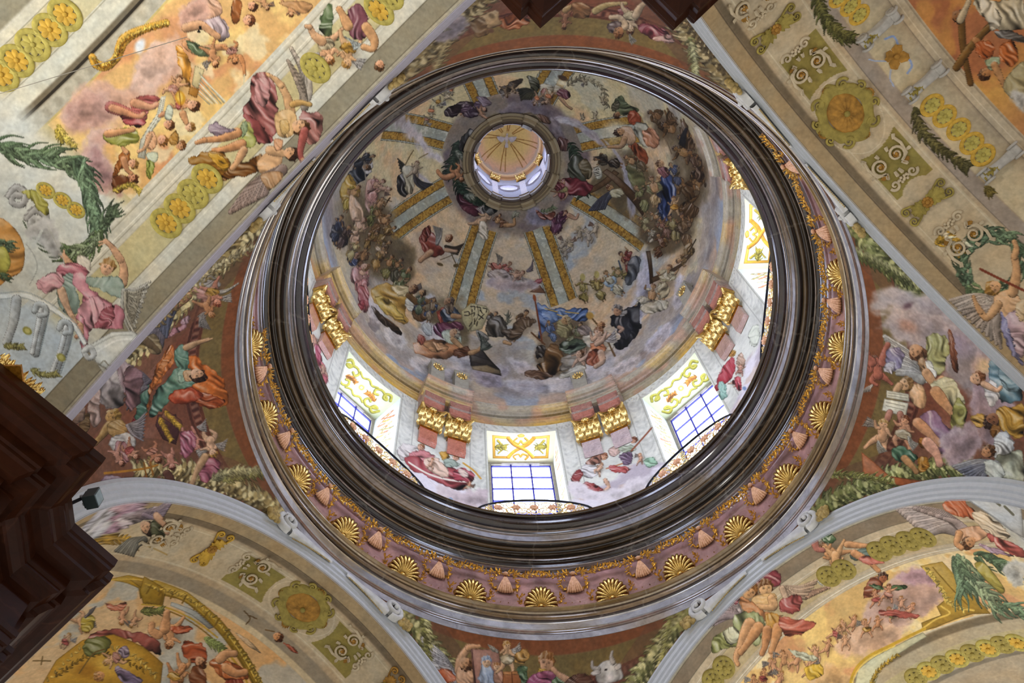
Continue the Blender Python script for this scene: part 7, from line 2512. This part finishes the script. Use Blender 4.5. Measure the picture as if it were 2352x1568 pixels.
chain('tr', [(9.6, 9.43), (12.9, 9.47), (16.7, 9.5), (20.5, 9.5), (23.7, 9.5)], 'the amber chain between scrolls at upper right, from the top', 'rosettes of the amber chain', ['amber'], .78)
chain('tr', [(-20.8, 9.3), (-17.6, 9.38), (-14.8, 9.42)], 'the amber chain cut by the top edge of the picture', 'rosettes of the top amber chain', ['amber'], .7)

def cartouche(key, phi, d, label, dull):
    r = empty('cartouche'); r.matrix_world = vault_frame_at(key, phi, d, 0, 1.0); tag(r, label, 'cartouche', 'oval cartouches of the arch ribs')
    fm, bm_ = ('olive_dull', 'ochre_dull')
    m = MB(); n = 96; pts = []
    for i in range(n):
        a = 2 * PI * i / n
        f = 1 + .07 * math.cos(4 * a) + .05 * math.cos(8 * a + .5) + .02 * math.sin(13 * a)
        for (q, z) in ((.60, .02), (.66, .075), (.76, .05), (.88, .08), (.97, .055), (1.0, 0)):
            pts.append((.66 * q * (1 + (f - 1) * (q - .5) * 2) * math.cos(a), .60 * q * (1 + (f - 1) * (q - .5) * 2) * math.sin(a), z))
    m.grid(pts, n, 6, closed_u=True)
    for sx in (-1, 1):
        for sy in (-1, 1):
            spiral(m, Vector((sx * .50, sy * .30, .05)), Vector((0, sy, 0)), Vector((sx, 0, 0)), .14, 1.5, .035, .02)
            spiral(m, Vector((sx * .22, sy * .56, .05)), Vector((sx, 0, 0)), Vector((0, sy, 0)), .10, 1.4, .03, .018)
    m.build('strapwork_frame', M[fm], r, smooth=True)
    m = MB(); pts = [(0, 0, .10)]; n = 60
    for j in range(1, 6):
        for i in range(n):
            a = 2 * PI * i / n; q = j / 5
            pts.append((.50 * q * math.cos(a), .38 * q * math.sin(a) * (1 + .1 * math.cos(2 * a)), .02 + .10 * (1 - q * q) + .012 * math.cos(15 * a) * math.sin(PI * q)))
    m.add(pts, [(0, 1 + i, 1 + (i + 1) % n) for i in range(n)] + [(1 + (j - 1) * n + i, 1 + j * n + i, 1 + j * n + (i + 1) % n, 1 + (j - 1) * n + (i + 1) % n) for j in range(1, 5) for i in range(n)])
    sh_ = m.build('oval_shield', M[bm_], r, smooth=True)
    m = MB(); m.ball((0, 0, .14), .065, .065, .05); m.build('boss', M[fm], sh_, smooth=True)
    for (x, y, s) in ((0, .58, 1), (0, -.58, 1), (.62, .04, .8), (-.62, -.02, .8)):
        dv = Vector((x, y, 0)).normalized(); m = MB()
        for j in range(5):
            a = math.atan2(dv.y, dv.x) + (j - 2) * .55; e = Vector((math.cos(a), math.sin(a), 0)); leaf(m, Vector((x, y, .03)), e, Vector((0, 0, 1)), Vector((-e.y, e.x, 0)), .17 * s, .10 * s, .5, 3)
        m.build('leaf_tuft', M[bm_], r, smooth=True)
cartouche('tr', -1.2, 8.08, 'large ochre oval cartouche on the upper right rib', 0)
cartouche('bl', 0.0, 8.05, 'large ochre oval cartouche on the lower left rib', 0)

def flower(key, phi, d, label, rot=90, scale=1.0, mats=('olive_dull', 'ochre_dull')):
    r = empty('acanthus_flower'); r.matrix_world = vault_frame_at(key, phi, d, rot, scale); tag(r, label, 'flower ornament', 'long acanthus flowers of the ribs')
    m = MB(); rnd = random.Random(3)
    for sg in (-1, 1):
        for j, (a, L, w) in enumerate([(0, .46, .20), (.35, .42, .15), (-.35, .42, .15), (.75, .30, .12), (-.75, .30, .12), (1.25, .2, .12), (-1.25, .2, .12)]):
            e = Vector((sg * math.cos(a), math.sin(a), 0)); leaf(m, Vector((sg * .06, 0, .03)), e, Vector((0, 0, 1)), Vector((-e.y, e.x, 0)), L, w, .3, 5)
        for s2 in (-1, 1): spiral(m, Vector((sg * .44, s2 * .12, .03)), Vector((0, s2, 0)), Vector((sg, 0, 0)), .09, 1.4, .025, .015, tail=[Vector((sg * .1, s2 * .04, .02)), Vector((sg * .3, s2 * .16, .03))])
    m.build('leaves', M[mats[0]], r, smooth=True)
    m = MB()
    for j in range(8):
        a = j * PI / 4; m.ball((.075 * math.cos(a), .075 * math.sin(a), .05), .045, .045, .03, 7, 4)
    m.ball((0, 0, .07), .05, .05, .04); m.build('blossom', M[mats[1]], r, smooth=True)
flower('tr', -25.8, 8.02, 'dark acanthus flower near the top of the upper right rib')
flower('tr', 23.6, 8.11, 'acanthus flower on the upper right rib below the oval cartouche')
flower('bl', 27.35, 7.96, 'golden acanthus flower on the lower left rib near the praying angel', mats=('ochre', 'ochre_dull'))
flower('bl', -26.5, 7.96, 'acanthus flower cut by the bottom edge of the picture', mats=('ochre_dull', 'olive_dull'))

def scroll_panel(key, phi, d, label, flip, wm='cream'):
    r = empty('scroll_ornament'); r.matrix_world = vault_frame_at(key, phi, d, 0 if flip > 0 else 180, .92); tag(r, label, 'scroll ornament', 'white scrolls on olive fields')
    m = MB()
    for sy in (-1, 1):
        spiral(m, Vector((.08, sy * .22, .04)), Vector((-1, 0, 0)), Vector((0, sy, 0)), .20, 1.7, .038, .022, tail=[Vector((.42, sy * .40, .02)), Vector((.20, sy * .45, .03)), Vector((-.05, sy * .40, .035))])
        for (x, y, a, L) in ((.36, .38, .6, .2), (-.12, .20, 2.6, .22), (.0, .44, 1.6, .16), (-.2, .05, 3.0, .2), (.24, .12, .2, .18)):
            e = Vector((math.cos(a), sy * math.sin(a), 0)); leaf(m, Vector((x, sy * y, .04)), e, Vector((0, 0, 1)), Vector((-e.y, e.x, 0)), L, .10, .4, 3)
    m.build('white_scrolls', M[wm], r, smooth=True)
    m = MB()
    for sy in (-1, 1):
        for j in range(6):
            a = j * PI / 3; e = Vector((math.cos(a), math.sin(a), 0)); leaf(m, Vector((.08, sy * .22, .02)), e, Vector((0, 0, 1)), Vector((-e.y, e.x, 0)), .13, .09, .5, 3)
        m.ball((.08, sy * .22, .05), .04)
        for j in range(5):
            a = 2.2 + .45 * j; e = Vector((math.cos(a), sy * math.sin(a), 0)); leaf(m, Vector((-.12, sy * .30, .02)), e, Vector((0, 0, 1)), Vector((-e.y, e.x, 0)), .15, .08, .5, 3)
    m.build('ochre_leaves', M['ochre_dull'], r, smooth=True)
    m = MB()
    for sy in (-1, 1): spiral(m, Vector((-.44, sy * .24, .03)), Vector((0, sy, 0)), Vector((-1, 0, 0)), .12, 1.3, .04, .02)
    for j in range(10):
        m.ball((-.44 + .05 * math.sin(j * 2.4), -.12 + .027 * j, .04), .04, .04, .035, 6, 4)
    m.build('scroll_shelf', M[wm], r, smooth=True)
scroll_panel('tr', -14.6, 8.08, 'white scroll ornament above the oval cartouche of the upper right rib', 1)
scroll_panel('tr', 12.8, 8.10, 'white scroll ornament below the oval cartouche of the upper right rib', -1)
scroll_panel('tr', -34.6, 7.95, 'white scroll ornament at the top edge beside the dark pier cornice', -1)
scroll_panel('tr', 33.6, 8.12, 'white scroll ornament by the angel with the green wreath', 1)
scroll_panel('bl', 15.0, 8.0, 'white scroll ornament above the cartouche of the lower left rib', -1)
scroll_panel('bl', -14.6, 8.0, 'white scroll ornament below the cartouche of the lower left rib', 1)
scroll_panel('bl', 40.5, 7.92, 'scroll ornament on the lower left rib beside the praying angel', 1)
# small four-petal flower on the upper right border
r = empty('gilded_flower'); r.matrix_world = vault_frame_at('tr', -2.85, 9.49, 20); tag(r, 'ochre four-petalled flower with blue ribbons at upper right', 'flower')
m = MB()
for j in range(4):
    a = j * PI / 2 + .4; e = Vector((math.cos(a), math.sin(a), 0)); leaf(m, Vector((0, 0, .02)), e, Vector((0, 0, 1)), Vector((-e.y, e.x, 0)), .34, .24, .3, 5)
m.build('petals', M['ochre_dull'], r, smooth=True); m = MB(); m.ball((0, 0, .06), .06, .06, .04); m.build('boss', M['ochre_dull'], r, smooth=True)

# white scroll brackets of the painted border, upper right
def bracket(key, phi, d, label, rot, scale):
    r = empty('scroll_bracket'); r.matrix_world = vault_frame_at(key, phi, d, rot, scale); tag(r, label, 'bracket', 'white scroll brackets')
    m = MB()
    pts = []
    for i in range(13):
        q = i / 12; x = -.55 + 1.05 * q; z = .10 + .12 * math.sin(PI * q) ; hw = .17 - .05 * math.sin(PI * q)
        for (y, zz) in ((-hw, 0), (-hw, z), (-hw * .5, z + .03), (0, z), (hw * .5, z + .03), (hw, z), (hw, 0)): pts.append((x, y, zz))
    m.grid(pts, 13, 7)
    m.build('body', M['grey_stucco'], r, smooth=True)
    for sx in (-1, 1):
        m = MB()
        for y in (-.17, .17): spiral(m, Vector((sx * .5, y, .10)), Vector((sx, 0, 0)), Vector((0, 0, 1)), .17, 1.8, .045, .03)
        m.tube([(sx * .5, -.2, .1), (sx * .5, .2, .1)], .13, 10); m.build('scroll', M['grey_stucco'], r, smooth=True)
    m = MB()
    for j in range(7):
        leaf(m, Vector((-.28 - .07 * (j - 3), .0, .2)), Vector((-.4, .25 * ((j % 3) - 1), 0)).normalized(), Vector((0, 0, 1)), Vector((0, 1, 0)), .24, .14, .4, 3)
    m.build('green_leaf', M['olive_dull'], r, smooth=True)['label'] = 'olive acanthus leaf on the bracket'
for i_, (phi, d, lab) in enumerate([(-9.9, 9.55, 'white scroll bracket with olive leaf, topmost of three at upper right'), (4.9, 9.6, 'white scroll bracket with olive leaf, middle of three at upper right'), (27.2, 9.62, 'white scroll bracket with olive leaf at the right edge of the picture')]):
    bracket('tr', phi, d, lab, 90, .72)

# ------------------------------------------------------------------ white volute consoles where arches meet the ring
M['cluster'] = plain_mat('yellow_fruit', 'b9a065', .7, grain=.3, scale=8)
def volute(key, sg, label):
    n, t = vault_frame(key)
    r = empty('volute_console'); tag(r, label, 'volute', 'white volute consoles at the ring')
    def pt(s, rad, dd): a = math.radians(s) * sg; return Vector(n * dd + t * (rad * math.sin(a)) + np.array([0, 0, Z0 + rad * math.cos(a)]))
    m = MB(); pts = []
    for i in range(25):
        q = i / 24; s = 2.2 + 12.3 * q; hw = .05 + .13 * q ** 1.4; c = 6.14 + .03 * q; th = .03 + .10 * q ** 1.5
        for (u, v) in ((-1, 0), (-1, .7), (-.7, 1), (0, .86), (.7, 1), (1, .7), (1, 0)):
            pts.append(pt(s, c + hw * u, 6.90 - th * v))
    m.grid(pts, 25, 7); m.build('tapering_body', M['white'], r, smooth=True)
    m = MB(); C0 = pt(15.2, 6.33, 6.82); e1 = (pt(16, 6.2, 6.8) - pt(14, 6.2, 6.8)).normalized(); e2 = (pt(15, 6.6, 6.8) - pt(15, 6.0, 6.8)).normalized()
    pts = []; nS = 46
    for i in range(nS + 1):                         # a rolled ribbon seen face on
        q = i / nS; a = -PI / 2 + q * 1.75 * 2 * PI; rr = .27 * (1 - .80 * q); wd = .030 + .035 * (1 - q); hh = .16 + .06 * q
        d = e1 * math.cos(a) + e2 * math.sin(a)
        for (u, v) in ((-1, 0), (-1, .8), (-.5, 1), (.5, 1), (1, .8), (1, 0)):
            pts.append(C0 + d * (rr + wd * u) - Vector(n) * (hh * v - .08))
    m.grid(pts, nS + 1, 6)
    m.ball(C0 - Vector(n) * .12, .055)
    m.build('scroll', M['white'], r, smooth=True)
    m = MB(); 
    for i in range(26):
        q = i / 25; s = 3 + 10.5 * q
        m.ball(pt(s, 6.14 - (.05 + .13 * q ** 1.4) - .02, 6.88), .02, nu=6, nv=4)
    m.build('bead_string', M['cluster'], r, smooth=True)['label'] = 'string of gilded beads'
    m = MB(); rnd = random.Random(2)
    for i in range(26):
        s = 18.0 + rnd.uniform(0, 2.4); m.ball(pt(s, 6.26 + rnd.uniform(-.12, .18), 6.86 - rnd.uniform(0, .1)), rnd.uniform(.05, .08), nu=7, nv=5)
    m.build('fruit_cluster', M['cluster'], r, smooth=True)['label'] = 'yellowish fruit cluster below the scroll'
for key, lab in (('tl', 'upper left arch'), ('tr', 'upper right arch'), ('bl', 'lower left arch'), ('br', 'lower right arch')):
    for sg in (-1, 1):
        up_ = {('tl', 1): 'upper', ('tl', -1): 'lower', ('tr', -1): 'upper', ('tr', 1): 'lower', ('bl', 1): 'upper', ('bl', -1): 'lower', ('br', -1): 'upper', ('br', 1): 'lower'}[(key, sg)]
        volute(key, sg, 'white scroll console, %s of the pair on the %s' % (up_, lab))

# ------------------------------------------------------------------ pier entablatures
def offset_poly(P, o):
    out = []
    for i in range(len(P)):
        p = np.array(P[i])
        ns = []
        for (a, b) in ((i - 1, i), (i, i + 1)):
            if a < 0 or b >= len(P): continue
            d = np.array(P[b]) - np.array(P[a]); d = d / np.linalg.norm(d); ns.append(np.array([d[1], -d[0]]))
        if len(ns) == 1: out.append(p + ns[0] * o)
        else:
            b = ns[0] + ns[1]; b = b / np.linalg.norm(b); out.append(p + b * o / max(np.dot(b, ns[0]), .25))
    return out
PIERP = [(0.0, 16.62), (0.0, 16.42), (-.03, 16.38), (-.03, 16.30), (-.09, 16.26), (-.14, 16.14), (-.17, 16.10), (-.17, 16.02), (-.30, 15.98), (-.42, 15.96), (-.42, 15.72), (-.47, 15.70), (-.47, 15.62), (-.52, 15.58), (-.60, 15.44), (-.62, 15.36), (-.72, 15.34), (-.72, 14.55), (-.62, 14.52), (-.62, 14.40), (-.66, 14.38), (-.66, 14.20), (-.70, 14.18), (-.70, 13.98), (-.80, 13.94), (-.80, 9.0)]
def pier(axd, name, label):
    half = [(8.43, .24), (7.80, .95), (7.99, 1.14), (7.90, 1.24), (12.4, 5.74)]
    loc_ = [(q, -w) for q, w in half[::-1]] + half
    a = math.radians(axd); ca, sa = math.cos(a), math.sin(a)
    pl = [(q * ca - w * sa, q * sa + w * ca) for q, w in loc_]
    m = MB(); rows = []
    # orientation: outward (towards the room) is the negative radial side
    c0 = offset_poly(pl, .1); sgn = 1 if np.hypot(*np.mean(c0[3:7], 0)) < np.hypot(*np.mean(pl[3:7], 0)) else -1
    for (o, z) in PIERP:
        rows.append([(p[0], p[1], z) for p in offset_poly(pl, o * sgn)])
    nP = len(pl)
    for i in range(len(rows) - 1):
        for j in range(nP - 1):
            m.add([rows[i][j], rows[i][j + 1], rows[i + 1][j + 1], rows[i + 1][j]], [(0, 1, 2, 3)])
    # top slab closes back to the pendentive
    back = [(p[0] + 1.6 * ca * 1.0, p[1] + 1.6 * sa * 1.0, 16.62) for p in pl]
    for j in range(nP - 1): m.add([rows[0][j], rows[0][j + 1], back[j + 1], back[j]], [(0, 1, 2, 3)])
    return struct(m.build(name, M['redwood']), label)
pier(180, 'trim_52', 'dark red marble pier cornice with broken corners at left')
pier(-90, 'trim_53', 'dark red marble pier cornice with pointed corners at the top edge')
pier(0, 'trim_54', 'dark red marble pier cornice of the right pier')
pier(90, 'trim_55', 'dark red marble pier cornice of the lower pier')

# gilded capital glimpsed behind the left pier cornice
r = empty('gilded_capital', (-9.05, -2.2, 16.62)); tag(r, 'gilded leafy crest rising behind the dark cornice at the left edge', 'capital')
m = MB(); rnd = random.Random(12)
for i in range(90):
    q = rnd.random(); p = Vector((-.30 + .52 * q, -.42 + .62 * q, rnd.uniform(0, .30))); a = rnd.uniform(0, 2 * PI); e = Vector((math.cos(a) * .7, math.sin(a) * .7, .6)).normalized()
    leaf(m, p, e, Vector((.7, -.7, 0)), e.cross(Vector((.7, -.7, 0))).normalized(), rnd.uniform(.09, .15), .07, .6, 4)
m.build('leaves', M['gold'], r, auto=60); m = MB(); m.box(-.05, -.1, .02, .3, .5, .06); m.build('base', M['gold_dark'], r)

# floodlight on the left pier
r = empty('floodlight', (-8.18, -.08, 16.62)); tag(r, 'small dark floodlight box on an arm above the left pier cornice', 'lamp')
Rl = Matrix.Rotation(math.radians(-12), 3, 'Z').to_4x4()
m = MB(); m.box(0, 0, .26, .20, .24, .30, Rl); m.box(-.115, 0, .26, .04, .20, .24, Rl); hs_ = m.build('housing', M['lampbody'], r)
m = MB(); m.box(.104, 0, .26, .010, .20, .24, Rl); m.build('glass_front', plain_mat('lamp_glass', '8fa3ac', .15), hs_)
m = MB()
for y in (-.07, .07): m.box(-.165, y, .26, .07, .05, .04, Rl)
m.build('bracket', plain_mat('bright_metal', 'b8bcc0', .3, .8), r)
m = MB(); m.tube([(-.19, 0, .25), (-.34, .03, .12), (-.42, .06, 0.0)], .03, 6); m.build('arm', M['iron'], r)

# thin wire across the upper left vault
m = MB(); A_, B_ = Vector((-9.9, -6.35, 19.0)), Vector((-6.55, -7.37, 19.05))
m.tube([A_ + (B_ - A_) * (i / 20) + Vector((0, 0, -.12 * math.sin(PI * i / 20))) for i in range(21)], .006, 4)
tag(m.build('wire', plain_mat('thin_wire', '8a8478', .5)), 'thin slack wire stretched across the upper left vault', 'wire')

# ------------------------------------------------------------------ camera, light
cam = bpy.data.cameras.new('camera'); cam.sensor_width = 36; cam.lens = 2567.6 / 2352 * 36; cam.clip_end = 300
co = bpy.data.objects.new('camera', cam); COL.objects.link(co)
CW = [(0.999007, -0.019182, -0.040200), (0.004200, 0.939068, -0.343705), (0.044344, 0.343195, 0.938217)]
r_, d_, f_ = [Vector(v) for v in CW]
co.matrix_world = Matrix(((r_.x, -d_.x, -f_.x, CAM[0]), (r_.y, -d_.y, -f_.y, CAM[1]), (r_.z, -d_.z, -f_.z, CAM[2]), (0, 0, 0, 1)))
scene.camera = co
w = bpy.data.worlds.new('daylight'); scene.world = w; w.use_nodes = True
bg = w.node_tree.nodes['Background']; bg.inputs[0].default_value = (1, .965, .91, 1); bg.inputs[1].default_value = 0.74
vs = scene.view_settings; scene.display_settings.display_device = 'sRGB'
vs.view_transform = 'Standard'; vs.look = 'None'; vs.gamma = 1; vs.exposure = 0.13; vs.use_curve_mapping = False

def daylight(name, loc, target, size, power, col=(1, .97, .92)):
    l = bpy.data.lights.new(name, 'AREA'); l.energy = power; l.size = size; l.color = col
    o = bpy.data.objects.new(name, l); COL.objects.link(o); o.location = loc
    d = Vector(target) - Vector(loc); o.rotation_euler = d.to_track_quat('-Z', 'Y').to_euler()
n_, t_ = vault_frame('tl')
daylight('nave_window_light', n_ * 15 + t_ * -6.0 + np.array([0, 0, 12.0]), n_ * 9 + np.array([0, 0, 22.0]), 4, 1250)
n_, t_ = vault_frame('br')
daylight('choir_window_light', n_ * 16 + t_ * 2 + np.array([0, 0, 12.0]), n_ * 9 + np.array([0, 0, 22.0]), 4, 600)
